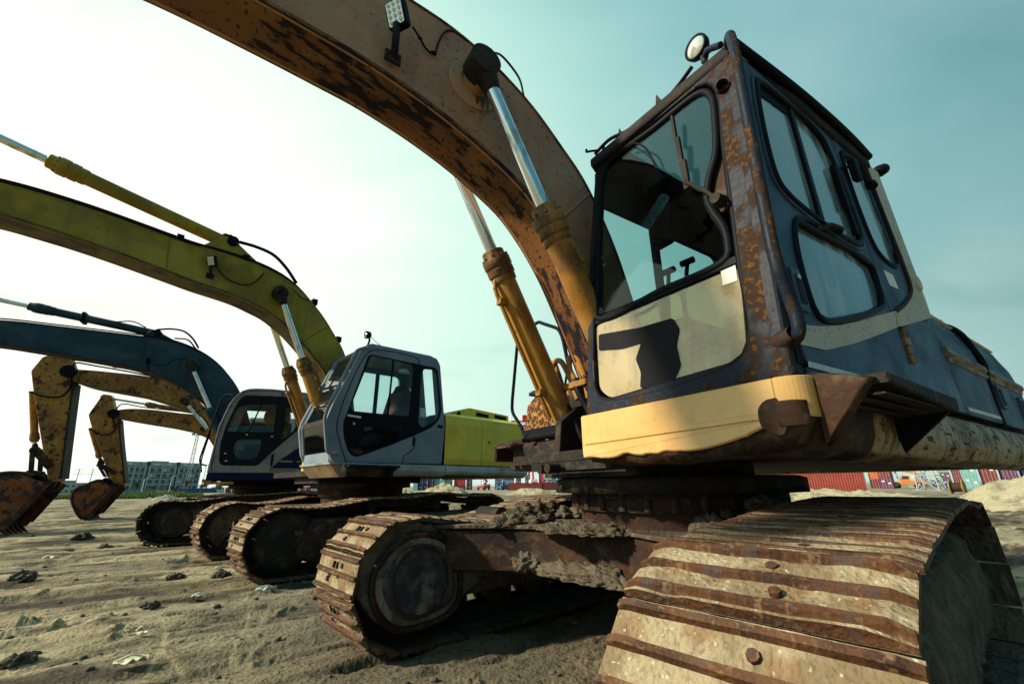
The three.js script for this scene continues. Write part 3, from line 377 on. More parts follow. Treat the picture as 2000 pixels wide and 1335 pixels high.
// ---------------------------------------------------------------- the near orange machine with the blue cab
{
  const r = machine('excavator', 'nearest excavator, orange brown boom and rusty cab with blue door', 1.155, -3.28, 57);
  const F = 0.086, fx = (y) => 1.10 - F * (y - 1.35); // cab front leans back a little
  // ---- undercarriage
  undercarriage(r, { turn: 8.4, dx: 0.2, dz: 0.075, front: 1.68, rear: -1.72, gz: 1.275, w: 0.65, n: 31, seed: 5, idler: [0.33, 0.42, 0.4], cy: 0.74, gh: 0.034, fill: 1.0, noSlots: true, phase: 0.13,
    paths: [
      [[-1.4, 0.83], [-1.0, 0.815], [-0.5, 0.868], [0, 0.81], [0.4, 0.735], [0.7, 0.705], [1.1, 0.75], [1.36, 0.775], [1.56, 0.69], [1.66, 0.54], [1.69, 0.41], [1.62, 0.2], [1.47, 0.05], [1.1, 0.02], [0.4, 0.018], [-0.4, 0.018], [-1.1, 0.02], [-1.42, 0.04], [-1.63, 0.2], [-1.71, 0.45], [-1.62, 0.68]],
      [[-1.4, 0.83], [-0.9, 0.83], [-0.4, 0.875], [0.1, 0.865], [0.45, 0.855], [0.9, 0.82], [1.25, 0.8], [1.5, 0.765], [1.68, 0.66], [1.81, 0.52], [1.86, 0.38], [1.8, 0.2], [1.63, 0.05], [1.1, 0.02], [0.4, 0.018], [-0.4, 0.018], [-1.1, 0.02], [-1.42, 0.04], [-1.63, 0.2], [-1.71, 0.45], [-1.62, 0.68]]] });
  const uc = (p) => { p.rotation.y = 8.4 * D2R; p.position.set(0.2, 0, 0.075); return p; };
  // travel motor guards on the inner sides, toothed end towards the camera
  for (const s of [1, -1]) {
    const c = uc(node(r, 'final_drive')), z = (v) => s * v, ol = [[1.44, 0.61], [1.54, 0.5], [1.555, 0.36], [1.48, 0.22], [1.36, 0.14], [1.24, 0.13], [1.05, 0.15], [0.93, 0.2], [0.9, 0.32], [0.93, 0.48], [1.02, 0.61], [1.18, 0.67], [1.31, 0.67]];
    add(c, 'guard_plate', [muddy(ext(ol, Math.min(z(0.98), z(1.06)), Math.max(z(0.98), z(1.06)), { r: 0.08, b: 0.02 }), 0.006, 40 + s)], M.mudPale);
    add(c, 'guard_rim', [tube([...ol, ol[0], ol[1]].map((p) => [p[0], p[1], z(0.985)]), 0.022, { k: 8, n: 90 })], M.rust);
    add(c, 'motor_cover', [muddy(ext(ol.map((p) => [1.22 + (p[0] - 1.22) * 0.8, 0.4 + (p[1] - 0.4) * 0.8]), Math.min(z(0.945), z(1.0)), Math.max(z(0.945), z(1.0)), { r: 0.1, b: 0.022, bs: 3 }), 0.006, 50 + s)], M.cover); add(c, 'cover_ring', [tube([...Array(25).keys()].map((i) => { const a = i / 24 * Math.PI * 2; return [1.24 + 0.2 * Math.cos(a), 0.4 + 0.2 * Math.sin(a), z(0.95)]; }), 0.014, { k: 6, n: 60 })], M.rust);
    add(c, 'arch_housing', [muddy(ext([[1.6, 0.62], [1.42, 0.765], [1.1, 0.73], [0.8, 0.66], [0.45, 0.62], [0.45, 0.42], [0.7, 0.3], [0.95, 0.16], [1.3, 0.1], [1.5, 0.2], [1.62, 0.4]], Math.min(z(1.05), z(1.12)), Math.max(z(1.05), z(1.12)), { r: 0.06, b: 0.015 }), 0.014, 60 + s)], M.mudPale);
  }
  // mud slab caked on the outer face of the near side
  add(uc(node(r, 'mud_guard')), 'mud_crust', [muddy(extX([[-1.47, 0.2], [-1.5, 0.42], [-1.46, 0.62], [-1.4, 0.665], [-1.3, 0.66], [-1.3, 0.2]], -1.28, 1.02, { b: 0.03 }), 0.03, 88)], M.mud, 'grey brown mud crust on the side frame of the near track');
  // earth lying on the lower frame
  const e = uc(node(r, 'caked_earth'));
  for (const [x, y, z, a, b, c, s] of [[0.35, 0.71, -0.72, 0.34, 0.11, 0.16, 3], [0.1, 0.75, -0.82, 0.16, 0.17, 0.15, 5], [0.1, 0.74, 0.98, 0.36, 0.1, 0.13, 7], [0.55, 0.72, 0.7, 0.3, 0.05, 0.14, 9], [-0.1, 0.75, 0.75, 0.2, 0.06, 0.16, 11], [0.6, 0.71, 0.1, 0.2, 0.04, 0.35, 13], [0.55, 0.47, 0.55, 0.2, 0.12, 0.12, 15], [0.6, 0.45, 0.15, 0.1, 0.08, 0.4, 16]]) add(e, 'earth_clod', [lump(x, y, z, a, b, c, s, 0.45)], M.mud);
  // ---- slewing ring and main frame
  const ring = node(r, 'slewing_ring');
  add(ring, 'lower_race', [lathe([0, 0.72, 0], [0, 0.9, 0], [[0, 0.66], [0.55, 0.66], [0.6, 0.7], [1, 0.7]], 64)], M.rust);
  add(ring, 'upper_race', [lathe([0, 0.9, 0], [0, 1.03, 0], [[0, 0.72], [0.2, 0.72], [0.25, 0.84], [0.9, 0.84], [1, 0.8]], 64)], M.steelDark);
  for (let i = 0; i < 28; i++) { const a = i / 28 * Math.PI * 2; add(ring, 'ring_bolt', [rod([Math.cos(a) * 0.7, 0.83, Math.sin(a) * 0.7], [Math.cos(a) * 0.7, 0.925, Math.sin(a) * 0.7], 0.026, 0.026, 7)], M.rust); }
  add(r, 'main_frame', [extY([[0.95, -1.3], [0.95, 0.42], [0.55, 0.5], [0.5, 1.3], [-3.2, 1.36], [-3.2, -1.36], [0.95, -1.36]], 1.12, 1.19, { b: 0.01 }), bx(-0.4, 0.85, 1.03, 1.13, -0.42, 0.42, 0.02), bx(-3.1, 0.6, 1.15, 1.3, -1.2, 1.2)], M.steelDark);
  add(r, 'front_crossbar', [bx(0.95, 1.0, 1.07, 1.12, -0.4, 0.36, 0.01), rod([1.03, 1.08, 0.1], [1.12, 1.08, 0.1], 0.03, 0.03, 10), rod([1.03, 1.08, 0.02], [1.12, 1.08, 0.02], 0.03, 0.03, 10)], M.steelDark);
  // ---- skirt beam along the left side, rear weight
  const sk = [[-1.38, 1.36], [-1.43, 1.33], [-1.455, 1.25], [-1.45, 1.16], [-1.41, 1.09], [-1.33, 1.07], [-1.2, 1.08], [-1.2, 1.36]];
  add(r, 'side_skirt', [muddy(extX(sk, 0.55, 1.02, { b: 0.012, r: 0.02 }), 0.01, 90)], M.rust); add(r, 'side_skirt', [muddy(extX(sk, -2.12, 0.55, { b: 0.004, r: 0.02 }), 0.006, 91)], M.skirt, 'dented beige skirt beam under the blue side');
  add(r, 'side_skirt', [muddy(extX(sk, -3.35, -2.14, { b: 0.012, r: 0.02 }), 0.006, 92)], M.skirt);
  add(r, 'side_skirt', [extX(sk.map((p) => [-p[0], p[1] + 0.04]), -3.3, 0.5, { b: 0.012 })], M.rust);
  // ---- front bumper under the cab
  const bp = node(r, 'bumper'); const bpO = [[-0.33, 1.345], [-1.37, 1.345]]; for (let i = 0; i <= 46; i++) { const z = lerp(-1.37, -0.335, i / 46), t = i / 46; bpO.push([z, lerp(1.175, 1.128, sst(0, 0.35, t)) + 0.03 * Math.max(-0.4, wfbm(z * 5 + 3, 1.7, 4, 7)) * sst(1, 0.85, t) + 0.035 * sst(0.1, 0, t) - 0.008 * t, 0.002]); } bpO.push([-0.33, 1.15]);
  add(bp, 'face_plate', [extX(bpO, 1.118, 1.142, { b: 0.006, r: 0.012 })], M.bumper);
  add(bp, 'pressed_rib', [extX([[-0.36, 1.205], [-1.3, 1.225], [-1.3, 1.2], [-0.36, 1.185]], 1.14, 1.148, { b: 0.004 })], M.bumper);
  const arc = (R) => [...Array(11).keys()].map((i) => { const a = i / 10 * 1.62; return [1.05 + R * Math.cos(a), -1.37 - R * Math.sin(a)]; });
  add(bp, 'corner_wrap', [extY([...arc(0.092), [0.93, -1.462], [0.93, -1.442], ...arc(0.072).reverse()], 1.2, 1.345, { b: 0.003 })], M.bumper); add(bp, 'rust_patch', [muddy(extY([...arc(0.097).slice(0, 7), ...arc(0.088).slice(0, 7).reverse()], 1.17, 1.255, { b: 0.002 }), 0.006, 103)], M.rust); add(bp, 'rust_patch', [extX([...Array(19).keys()].map((i) => { const a = i / 19 * 6.283, q = 1 + 0.35 * wfbm(Math.cos(a) * 1.7 + 3, Math.sin(a) * 1.7 + 9, 3, 5); return [-1.35 + 0.05 * q * Math.cos(a), 1.21 + 0.065 * q * Math.sin(a)]; }), 1.139, 1.1455, { b: 0.001, r: 0.01 })], M.rust);
  add(bp, 'rust_backing', [muddy(extX([[-0.34, 1.3], [-1.42, 1.3], [-1.44, 1.2], [-1.38, 1.12], [-1.2, 1.09], [-0.8, 1.08], [-0.4, 1.09], [-0.34, 1.1]], 0.9, 1.115, { b: 0.03 }), 0.012, 97)], M.rust, 'torn rusty steel behind the yellow bumper');
  // ---- cab
  const cab = node(r, 'cab'); cab.userData.label = 'rusty framed cab with blue door and cracked dusty windscreen';
  const fw = (pts, d0, d1, m, name, o = {}) => { // outline in (z, y) laid on the leaning front
    const g = extX(pts.map((p) => [p[0], p[1] - 1.35, ...p.slice(2)]), d0, d1, { ...o, holes: (o.holes ?? []).map((h) => h.map((p) => [p[0], p[1] - 1.35])) });
    g.applyMatrix4(new THREE.Matrix4().set(1, -F, 0, 1.10, 0, 1, 0, 1.35, 0, 0, 1, 0, 0, 0, 0, 1)); g.computeVertexNormals(); return add(o.to ?? cab, name, [g], m, o.label); };
  const hole = [[-0.385, 1.87], [-0.455, 2.98], [-0.53, 3.055], [-1.24, 3.02], [-1.305, 2.93], [-1.3, 2.48], [-1.292, 1.91], [-1.285, 1.52], [-1.235, 1.455], [-0.48, 1.415], [-0.405, 1.47]];
  fw([[-0.33, 1.345], [-1.42, 1.345], [-1.42, 3.05], [-0.9, 3.1], [-0.43, 3.12], [-0.36, 2.4]], -0.07, 0.0, M.rustFrame, 'front_frame', { holes: [hole], b: 0.012, bs: 2, r: 0.03 });
  const loop = (pts, x, rr, m, name, to = cab) => { const q = [...pts, pts[0], pts[1]].map((p) => [fx(p[1]) + x, p[1], p[0]]); return add(to, name, [tube(q, rr, { k: 8, n: pts.length * 9 })], m); };
  loop(hole, -0.015, 0.016, M.rubber, 'frame_seal');
  const up = [[-0.40, 1.94], [-0.425, 2.4], [-0.47, 2.95], [-0.53, 3.03], [-0.9, 3.005], [-1.22, 2.98], [-1.27, 2.9], [-1.272, 2.7], [-1.25, 2.52], [-1.205, 2.41], [-1.18, 2.3], [-1.2, 2.21], [-1.24, 2.1], [-1.25, 2.0], [-1.235, 1.935], [-0.89, 1.92]];
  fw(up.map((p) => [lerp(-0.85, p[0], 0.985), lerp(2.45, p[1], 0.985)]), -0.028, -0.022, M.glass, 'upper_windscreen', { b: 0.001, r: 0.04 });
  loop(up, -0.022, 0.021, M.rubber, 'upper_seal');
  const lo = [[-0.395, 1.885], [-0.42, 1.49], [-0.5, 1.425], [-0.88, 1.445], [-1.2, 1.458], [-1.262, 1.5], [-1.272, 1.67], [-1.28, 1.875]];
  const sandcoloured = M.dustSheenScreen;  // its beige mixes dust with the painted sand reflection
  fw(lo, -0.03, -0.022, sandcoloured, 'lower_windscreen', { b: 0.001, r: 0.04, label: 'lower windscreen with dust and a painted sand reflection' });
  fw([[-0.385, 1.885], [-1.285, 1.885], [-1.285, 1.93], [-0.388, 1.935]], -0.05, -0.012, M.rubber, 'windscreen_divider', { b: 0.006 });
  fw([[-1.2, 1.893], [-1.268, 1.89], [-1.268, 1.808], [-1.2, 1.812]], -0.02, -0.0185, M.paper, 'sticker', { b: 0.0003 });
  fw([[-1.17, 2.19], [-1.29, 2.2], [-1.29, 2.62], [-1.25, 2.52], [-1.2, 2.4]], -0.06, -0.04, M.rust, 'rusty_corner_plate', { b: 0.004 });
  // wiper: arm and blade
  add(cab, 'wiper', [tube([[fx(2.23) + 0.03, 2.23, -1.25], [fx(2.3) + 0.035, 2.3, -1.21], [fx(2.44) + 0.03, 2.44, -1.1]], 0.011, { k: 6 }), ...[0, 1, 2].map((i) => { const a = lerp(2.4, 2.92, i / 3), b = lerp(2.4, 2.92, (i + 1) / 3); return bx(-0.008, 0.012, 0, b - a, -0.016 + 0.004 * i, 0.016 - 0.004 * i, 0.002).translate(fx(a) + 0.012, a, lerp(-1.105, -1.05, i / 3)); }), rod([fx(2.22), 2.22, -1.26], [fx(2.22) + 0.06, 2.22, -1.26], 0.032, 0.026, 12)], M.steelDark);
  add(cab, 'loose_cable', [tube([[fx(2.98) + 0.01, 2.98, -0.73], [fx(2.94) + 0.03, 2.95, -0.8], [fx(2.83) + 0.03, 2.84, -0.88], [fx(2.64) + 0.01, 2.66, -0.93]], 0.006, { k: 6 })], M.rubber);
  // left side: wall with openings, door leaf in front of the seam
  const dw = [[0.80, 2.93], [0.73, 2.95], [0.14, 2.955], [0.065, 2.9], [-0.05, 2.3], [0.02, 2.235], [0.78, 2.245], [0.86, 2.3]], lw = [[0.77, 2.11], [-0.06, 2.135], [-0.1, 2.1], [-0.065, 1.88], [-0.02, 1.855], [0.76, 1.63], [0.82, 1.66]], qw = [[-0.19, 2.96], [-0.27, 2.99], [-0.53, 3.0], [-0.66, 2.36], [-0.59, 2.27], [-0.34, 2.26], [-0.24, 2.33]];
  const door = node(r, 'door'); door.userData.label = 'scratched dark blue cab door with three windows';
  add(door, 'door_panel', [ext([[0.99, 1.4], [1.035, 1.6], [1.01, 2.2], [0.93, 3.03], [-0.1, 3.04], [-0.135, 2.42], [-0.165, 1.93], [-0.235, 1.8], [-0.2, 1.42]], -1.435, -1.40, { holes: [dw, lw], b: 0.005, r: 0.03 })], M.blue);
  const ps = (pts, z0, z1, m, name, o = {}) => add(o.to ?? door, name, [ext(pts, z0, z1, o)], m, o.label);
  const sl = (pts, z, rr, name, m = M.rubber) => add(door, name, [tube([...pts, pts[0], pts[1]].map((p) => [p[0], p[1], z]), rr, { k: 8, n: pts.length * 10 })], m);
  const grow = (pts, cx, cy, k) => pts.map((p) => [cx + (p[0] - cx) * k, cy + (p[1] - cy) * k]);
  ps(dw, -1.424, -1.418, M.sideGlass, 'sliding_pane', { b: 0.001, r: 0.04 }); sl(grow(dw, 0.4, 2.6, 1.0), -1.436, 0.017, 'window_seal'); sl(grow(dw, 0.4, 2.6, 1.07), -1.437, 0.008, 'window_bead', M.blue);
  ps([[0.47, 2.95], [0.43, 2.95], [0.42, 2.24], [0.465, 2.24]], -1.442, -1.41, M.rubber, 'pane_bar', { b: 0.003 }); ps([[0.79, 2.94], [0.45, 2.955], [0.45, 2.9], [0.79, 2.86]], -1.43, -1.41, M.black, 'pane_rail', { b: 0.002 });
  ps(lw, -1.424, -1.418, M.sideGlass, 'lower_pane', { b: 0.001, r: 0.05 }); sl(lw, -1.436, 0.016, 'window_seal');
  const qn = node(r, 'rear_side_panel');
  add(qn, 'panel_sheet', [ext([[-0.112, 3.04], [-0.6, 3.08], [-0.78, 2.2], [-0.8, 1.9], [-0.245, 1.8], [-0.178, 1.93], [-0.147, 2.42]], -1.435, -1.40, { holes: [qw], b: 0.005, r: 0.02 })], M.blue);
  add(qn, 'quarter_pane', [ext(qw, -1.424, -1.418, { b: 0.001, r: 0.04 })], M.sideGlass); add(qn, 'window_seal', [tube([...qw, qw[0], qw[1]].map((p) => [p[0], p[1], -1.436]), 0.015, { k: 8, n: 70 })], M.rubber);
  add(qn, 'notice_sticker', [ext([[-0.30, 2.165], [-0.445, 2.175], [-0.48, 2.085], [-0.33, 2.072]], -1.437, -1.434, { b: 0.0005 })], M.paper);
  // painted bands
  const cT = [[1.035, 1.565], [0.9, 1.575], [0.78, 1.595], [0.58, 1.64], [0.37, 1.7], [0.1, 1.785], [-0.25, 1.89], [-0.5, 2.0], [-0.7, 2.13]], cB = [[1.012, 1.475], [0.8, 1.488], [0.54, 1.555], [0.3, 1.625], [0.11, 1.685], [-0.3, 1.81], [-0.62, 1.9], [-0.965, 2.0]];
  ps([...cT.slice(0, 7), [-0.243, 1.887], [-0.215, 1.788], ...cB.slice(0, 5).reverse()], -1.4385, -1.4352, M.cream, 'cream_band', { b: 0.0008 });
  const pil = add(r, 'cream_pillar', [ext([[-0.255, 1.893], ...cT.slice(7), [-0.735, 2.2], [-0.66, 2.7], [-0.612, 3.1], [-0.885, 3.13], [-0.975, 2.14], ...cB.slice(5).reverse(), [-0.238, 1.795]], -1.444, -1.40, { b: 0.004 })], M.cream, 'cream rear pillar curving down behind the door');
  add(pil, 'orange_edge', [tube([[-0.6, 3.09, -1.442], [-0.655, 2.7, -1.442], [-0.725, 2.22, -1.442], [-0.7, 2.13, -1.442], [-0.5, 2.0, -1.442], [-0.26, 1.89, -1.442]], 0.012, { k: 6 })], M.rust);
  add(pil, 'filler_cap', [rod([-0.87, 2.22, -1.44], [-0.87, 2.22, -1.462], 0.055, 0.048, 20)], M.cream);
  ps([[0.985, 1.415], [0.45, 1.425], [0.46, 1.396], [0.99, 1.39]], -1.4385, -1.4352, M.white, 'white_stripe', { b: 0.0008 });
  const low = add(r, 'lower_side_panel', [ext([[-0.255, 1.79], [-0.62, 1.893], [-0.972, 1.992], [-1.0, 1.82], [-1.09, 1.385], [0.985, 1.36], [0.985, 1.395], [-0.19, 1.412]], -1.432, -1.40, { b: 0.005 })], M.blue);
  add(r, 'foot_strips', [0, 1, 2, 3].map((i) => ext([[-0.25, 1.79 - i * 0.052], [-0.335, 1.80 - i * 0.052], [-0.332, 1.752 - i * 0.052], [-0.247, 1.742 - i * 0.052]], -1.448, -1.43, { b: 0.003 })), M.gland);
  // latch, grab hook, hinge strip, mirror, pole
  ps([[0.965, 1.82], [0.885, 1.83], [0.865, 1.635], [0.955, 1.625]], -1.446, -1.43, M.blue, 'latch_plate', { b: 0.004, r: 0.02 }); ps([[0.945, 1.79], [0.9, 1.795], [0.885, 1.665], [0.935, 1.66]], -1.45, -1.44, M.steelDark, 'latch_paddle', { b: 0.003, r: 0.01 }); add(door, 'lock', [rod([0.93, 1.775, -1.445], [0.93, 1.775, -1.457], 0.012, 0.012, 12)], M.chrome);
  add(door, 'grab_hook', [tube([[0.5, 2.16, -1.435], [0.47, 2.18, -1.47], [0.36, 2.19, -1.48], [0.3, 2.2, -1.46], [0.33, 2.22, -1.44]], 0.011, { sharp: 0.02, k: 7 }), tube([[0.55, 2.15, -1.437], [0.42, 2.185, -1.445]], 0.01, { k: 6, n: 4 })], M.steelDark);
  add(door, 'hinge_strip', [ext([[0.075, 2.74], [0.02, 2.75], [0.0, 2.46], [0.055, 2.45]], -1.455, -1.43, { b: 0.004 }), ext([[0.05, 2.55], [0.01, 2.55], [-0.03, 2.3], [0.01, 2.3]], -1.45, -1.43, { b: 0.004 })], M.black);
  const mir = node(r, 'mirror'); add(mir, 'mirror_head', [ext([[-0.13, 2.86], [-0.21, 2.88], [-0.215, 2.72], [-0.135, 2.7]], -1.5, -1.46, { b: 0.012, bs: 2, r: 0.02 })], M.black); add(mir, 'mirror_arm', [tube([[-0.1, 2.8, -1.435], [-0.14, 2.8, -1.48], [-0.3, 2.72, -1.5]], 0.009, { k: 6 })], M.black); add(mir, 'small_mirror', [lump(-0.32, 2.73, -1.5, 0.05, 0.035, 0.03, 3, 0.1, 2)], M.black);
  add(r, 'beacon', [tube([[-0.86, 3.1, -1.36], [-0.92, 3.16, -1.4], [-1.0, 3.2, -1.42]], 0.012, { k: 6 }), lathe([-0.99, 3.19, -1.42], [-1.07, 3.24, -1.45], [[0, 0.02], [0.3, 0.045], [0.9, 0.04], [1, 0.01]], 14), bx(-0.9, -0.83, 3.06, 3.12, -1.4, -1.33)], M.black);
  add(cab, 'grab_pole', [tube([[0.93, 3.1, -1.39], [1.0, 3.1, -1.44], [1.06, 2.95, -1.47], [1.1, 2.5, -1.475], [1.14, 2.05, -1.475], [1.15, 1.75, -1.475], [1.1, 1.6, -1.475], [1.09, 1.5, -1.47], [1.06, 1.47, -1.42]], 0.024, { k: 12, n: 70 })], M.rustFrame);
  add(cab, 'pole_socket', [lathe([1.03, 1.48, -1.36], [1.1, 1.5, -1.46], [[0, 0.05], [0.6, 0.04], [1, 0.028]], 14)], M.rust); add(cab, 'pole_socket', [lathe([0.9, 2.9, -1.3], [1.0, 2.86, -1.36], [[0, 0.03], [1, 0.03]], 10)], M.rust);
  // front left pillar between windscreen and door
  add(cab, 'corner_pillar', [ext([[1.1, 1.35], [1.0, 1.35], [0.86, 3.05], [0.955, 3.05]], -1.425, -1.36, { b: 0.014, bs: 2 })], M.rustFrame);
  add(cab, 'door_gap', [ext([[1.05, 1.4], [1.0, 1.4], [0.9, 3.03], [0.94, 3.03]], -1.43, -1.41, { b: 0.002 })], M.black);
  // roof with its tinted hatch, right and rear walls, floor
  add(cab, 'roof', [extY([[0.99, -0.42], [0.96, -1.4], [0.3, -1.45], [-0.66, -1.46], [-0.66, -0.36], [0.9, -0.38]], 3.045, 3.125, { b: 0.018, bs: 2, holes: [[[0.86, -0.62], [0.86, -1.2], [0.0, -1.2], [0.0, -0.62]]], hr: 0.06 })], M.steelDark);
  add(cab, 'roof_hatch', [bx(-0.02, 0.88, 3.1, 3.108, -1.22, -0.6, 0.001)], M.tint);
  add(cab, 'gutter', [tube([[0.97, 3.1, -1.43], [0.3, 3.13, -1.46], [-0.3, 3.14, -1.47], [-0.68, 3.15, -1.46]], 0.026, { k: 8 })], M.black);
  add(cab, 'right_wall', [ext([[1.06, 1.35], [0.92, 3.05], [-0.62, 3.05], [-0.62, 1.35]], -0.42, -0.38, { holes: [[[0.9, 2.78], [0.98, 1.98], [0.6, 1.86], [-0.4, 1.86], [-0.4, 2.78]]], hr: 0.06 })], M.inside);
  add(cab, 'right_pane', [ext([[0.91, 2.79], [0.99, 1.97], [0.6, 1.85], [-0.41, 1.85], [-0.41, 2.79]], -0.402, -0.398, { b: 0.0005 })], M.glass);
  add(cab, 'right_post', [bx(0.36, 0.42, 1.86, 2.78, -0.43, -0.39)], M.inside);
  add(cab, 'rear_wall', [extX([[-0.4, 1.35], [-1.42, 1.35], [-1.42, 3.05], [-0.4, 3.05]], -0.66, -0.62, { holes: [[[-0.5, 2.3], [-1.32, 2.3], [-1.32, 2.85], [-0.5, 2.85]]], hr: 0.06 })], M.inside);
  add(cab, 'rear_pane', [bx(-0.642, -0.638, 2.28, 2.87, -1.34, -0.48, 0.001)], M.glass);
  add(cab, 'inner_lining', [bx(-0.6, 0.99, 1.35, 1.5, -1.395, -1.38), bx(-0.6, 0.9, 2.14, 2.2, -1.395, -1.38)], M.inside);
  add(cab, 'floor', [bx(-0.62, 1.06, 1.33, 1.38, -1.4, -0.38)], M.dark);
  // inside: seat, consoles, levers, hanging box, mat
  const seat = node(r, 'seat'); add(seat, 'cushion', [ext([[-0.1, 1.75], [0.35, 1.78], [0.36, 1.88], [-0.1, 1.86]], -1.12, -0.66, { b: 0.03, bs: 2 })], M.inside); add(seat, 'backrest', [ext([[-0.1, 1.85], [-0.04, 1.85], [-0.16, 2.55], [-0.26, 2.55]], -1.12, -0.66, { b: 0.03, bs: 2 })], M.inside); add(seat, 'pedestal', [bx(-0.1, 0.3, 1.38, 1.76, -1.05, -0.75)], M.dark);
  const ctl = node(r, 'controls'); add(ctl, 'side_console', [bx(0.0, 0.45, 1.5, 2.0, -0.62, -0.5, 0.02)], M.dark); add(ctl, 'side_console', [bx(0.0, 0.45, 1.5, 2.0, -1.32, -1.2, 0.02)], M.dark);
  for (const [z, x, y] of [[-0.72, 0.72, 2.19], [-0.825, 0.68, 2.215]]) { add(ctl, 'travel_lever', [tube([[0.75, 1.4, z], [0.78, 1.9, z], [x, y, z]], 0.012, { sharp: 0.05, k: 7 }), tube([[x, y, z - 0.04], [x, y + 0.005, z + 0.04]], 0.02, { k: 8, n: 4 })], M.black); }
  for (const z of [-0.56, -1.26]) add(ctl, 'joystick', [tube([[0.35, 2.0, z], [0.38, 2.2, z]], 0.014, { k: 7, n: 4 }), lathe([0.375, 2.18, z], [0.39, 2.28, z], [[0, 0.015], [0.4, 0.028], [0.9, 0.026], [1, 0.005]], 10)], M.black);
  add(cab, 'hanging_box', [ext([[0.36, 2.93], [0.42, 2.93], [0.43, 2.6], [0.4, 2.57], [0.37, 2.6]], -0.47, -0.31, { b: 0.01 }).translate(0, 0, -0.1), rod([0.4, 2.9, -0.5], [0.4, 3.05, -0.5], 0.02, 0.02, 8)], M.dark);
  fw([[-0.42, 1.82], [-0.73, 1.765], [-0.93, 1.75], [-0.965, 1.68], [-0.94, 1.6], [-0.955, 1.5], [-0.9, 1.42], [-0.71, 1.44], [-0.72, 1.52], [-0.69, 1.6], [-0.73, 1.675], [-0.6, 1.68], [-0.42, 1.72]], -0.021, -0.018, M.rubber, 'torn_film', { b: 0.0005, r: 0.015, label: 'torn black film stuck across the lower windscreen' });
  add(cab, 'mat_strap', [tube([[1.02, 1.84, -0.4], [1.02, 1.86, -0.55], [1.02, 1.85, -0.75], [1.02, 1.88, -0.9]], 0.01, { k: 6 })], M.rubber);
  // hooks, rope and head lamp on the roof edge
  for (const [z, q] of [[-0.68, 1], [-0.52, -1], [-0.98, 1]]) add(cab, 'roof_tab', [extX([[z - 0.02, 3.12], [z + 0.02, 3.12], [z + 0.012 * q, 3.17], [z + 0.004 * q, 3.185]], 0.96, 0.968, { b: 0.002 })], M.steelDark);
  add(cab, 'rope', [tube([[0.98, 3.14, -0.46], [0.98, 3.15, -0.6], [0.95, 3.135, -0.72], [0.93, 3.14, -0.85], [0.92, 3.15, -1.0], [0.93, 3.16, -1.1], [0.94, 3.19, -1.2]], 0.012, { k: 6 }), tube([[0.98, 3.14, -0.5], [1.02, 3.15, -0.45], [1.02, 3.17, -0.42], [1.03, 3.18, -0.43]], 0.008, { k: 6 })], M.black);
  const hl = node(r, 'head_lamp'); const ha = [0.86, 3.3, -1.25], hb = [0.95, 3.29, -1.24];
  add(hl, 'lamp_shell', [lathe(ha, hb, [[0, 0.01], [0.1, 0.035], [0.6, 0.066], [0.9, 0.07], [1, 0.068], [1, 0.058]], 24)], M.black); add(hl, 'lens', [lathe([0.935, 3.292, -1.241], [0.965, 3.288, -1.237], [[0, 0.06], [0.4, 0.055], [0.8, 0.03], [1, 0.001]], 24)], M.lens);
  add(hl, 'lamp_bracket', [tube([[0.88, 3.12, -1.28], [0.93, 3.16, -1.27], [0.93, 3.2, -1.26], [0.9, 3.24, -1.25]], 0.013, { k: 7 }), tube([[0.9, 3.2, -1.25], [0.95, 3.19, -1.3], [0.97, 3.13, -1.38]], 0.018, { k: 8 })], M.rustFrame);
  // ---- engine hood: two rows of panels leaning in at the top
  const hood = node(r, 'engine_hood'); hood.userData.label = 'dark blue engine side with beige rib, panels stained and torn';
  add(hood, 'hood_core', [extX([[-1.36, 1.36], [-1.36, 1.8], [-1.28, 2.14], [-1.0, 2.3], [1.0, 2.3], [1.28, 2.14], [1.36, 1.8], [1.36, 1.36]], -3.28, -1.0, { b: 0.02 })], M.black);
  const slope = [[-1.425, 1.825], [-1.405, 1.95], [-1.345, 2.13], [-1.325, 2.13], [-1.385, 1.94], [-1.40, 1.825]];
  const tops = [[-1.355, 2.16], [-1.1, 2.335], [-0.4, 2.36], [-0.4, 2.335], [-1.08, 2.31], [-1.33, 2.145]];
  for (const [x0, x1] of [[-1.98, -1.07], [-3.24, -2.1]]) {
    add(hood, 'upper_panel', [muddy(extX(slope, x0, x1, { b: 0.004 }), 0.004, 131 + x0)], M.hoodBlue); add(hood, 'top_panel', [muddy(extX(tops, x0 - 0.02, x1 + 0.03, { b: 0.004 }), 0.005, 133 + x0)], M.cream);
    add(hood, 'beige_rib', [extX([[-1.43, 1.75], [-1.455, 1.775], [-1.45, 1.81], [-1.42, 1.82], [-1.39, 1.81], [-1.39, 1.75]], x0 - 0.03, x1 + 0.04, { b: 0.006 })], M.rib);
    add(hood, 'lower_panel', [muddy(ext([[x1 + 0.05, 1.745], [x0, 1.745], [x0 - 0.04, 1.385], [x1 - 0.03, 1.385]], -1.43, -1.405, { b: 0.004 }), 0.004, 137 + x0)], M.hoodBlue);
  }
  add(hood, 'beige_ledge', [extX([[-1.44, 1.72], [-1.448, 1.745], [-1.4, 1.75], [-1.4, 1.7]], -3.2, -1.05, { b: 0.003 })], M.rib);
  add(hood, 'white_stripe', [ext([[-1.14, 1.43], [-1.97, 1.435], [-1.98, 1.41], [-1.145, 1.405]], -1.437, -1.432, { b: 0.001 })], M.white);
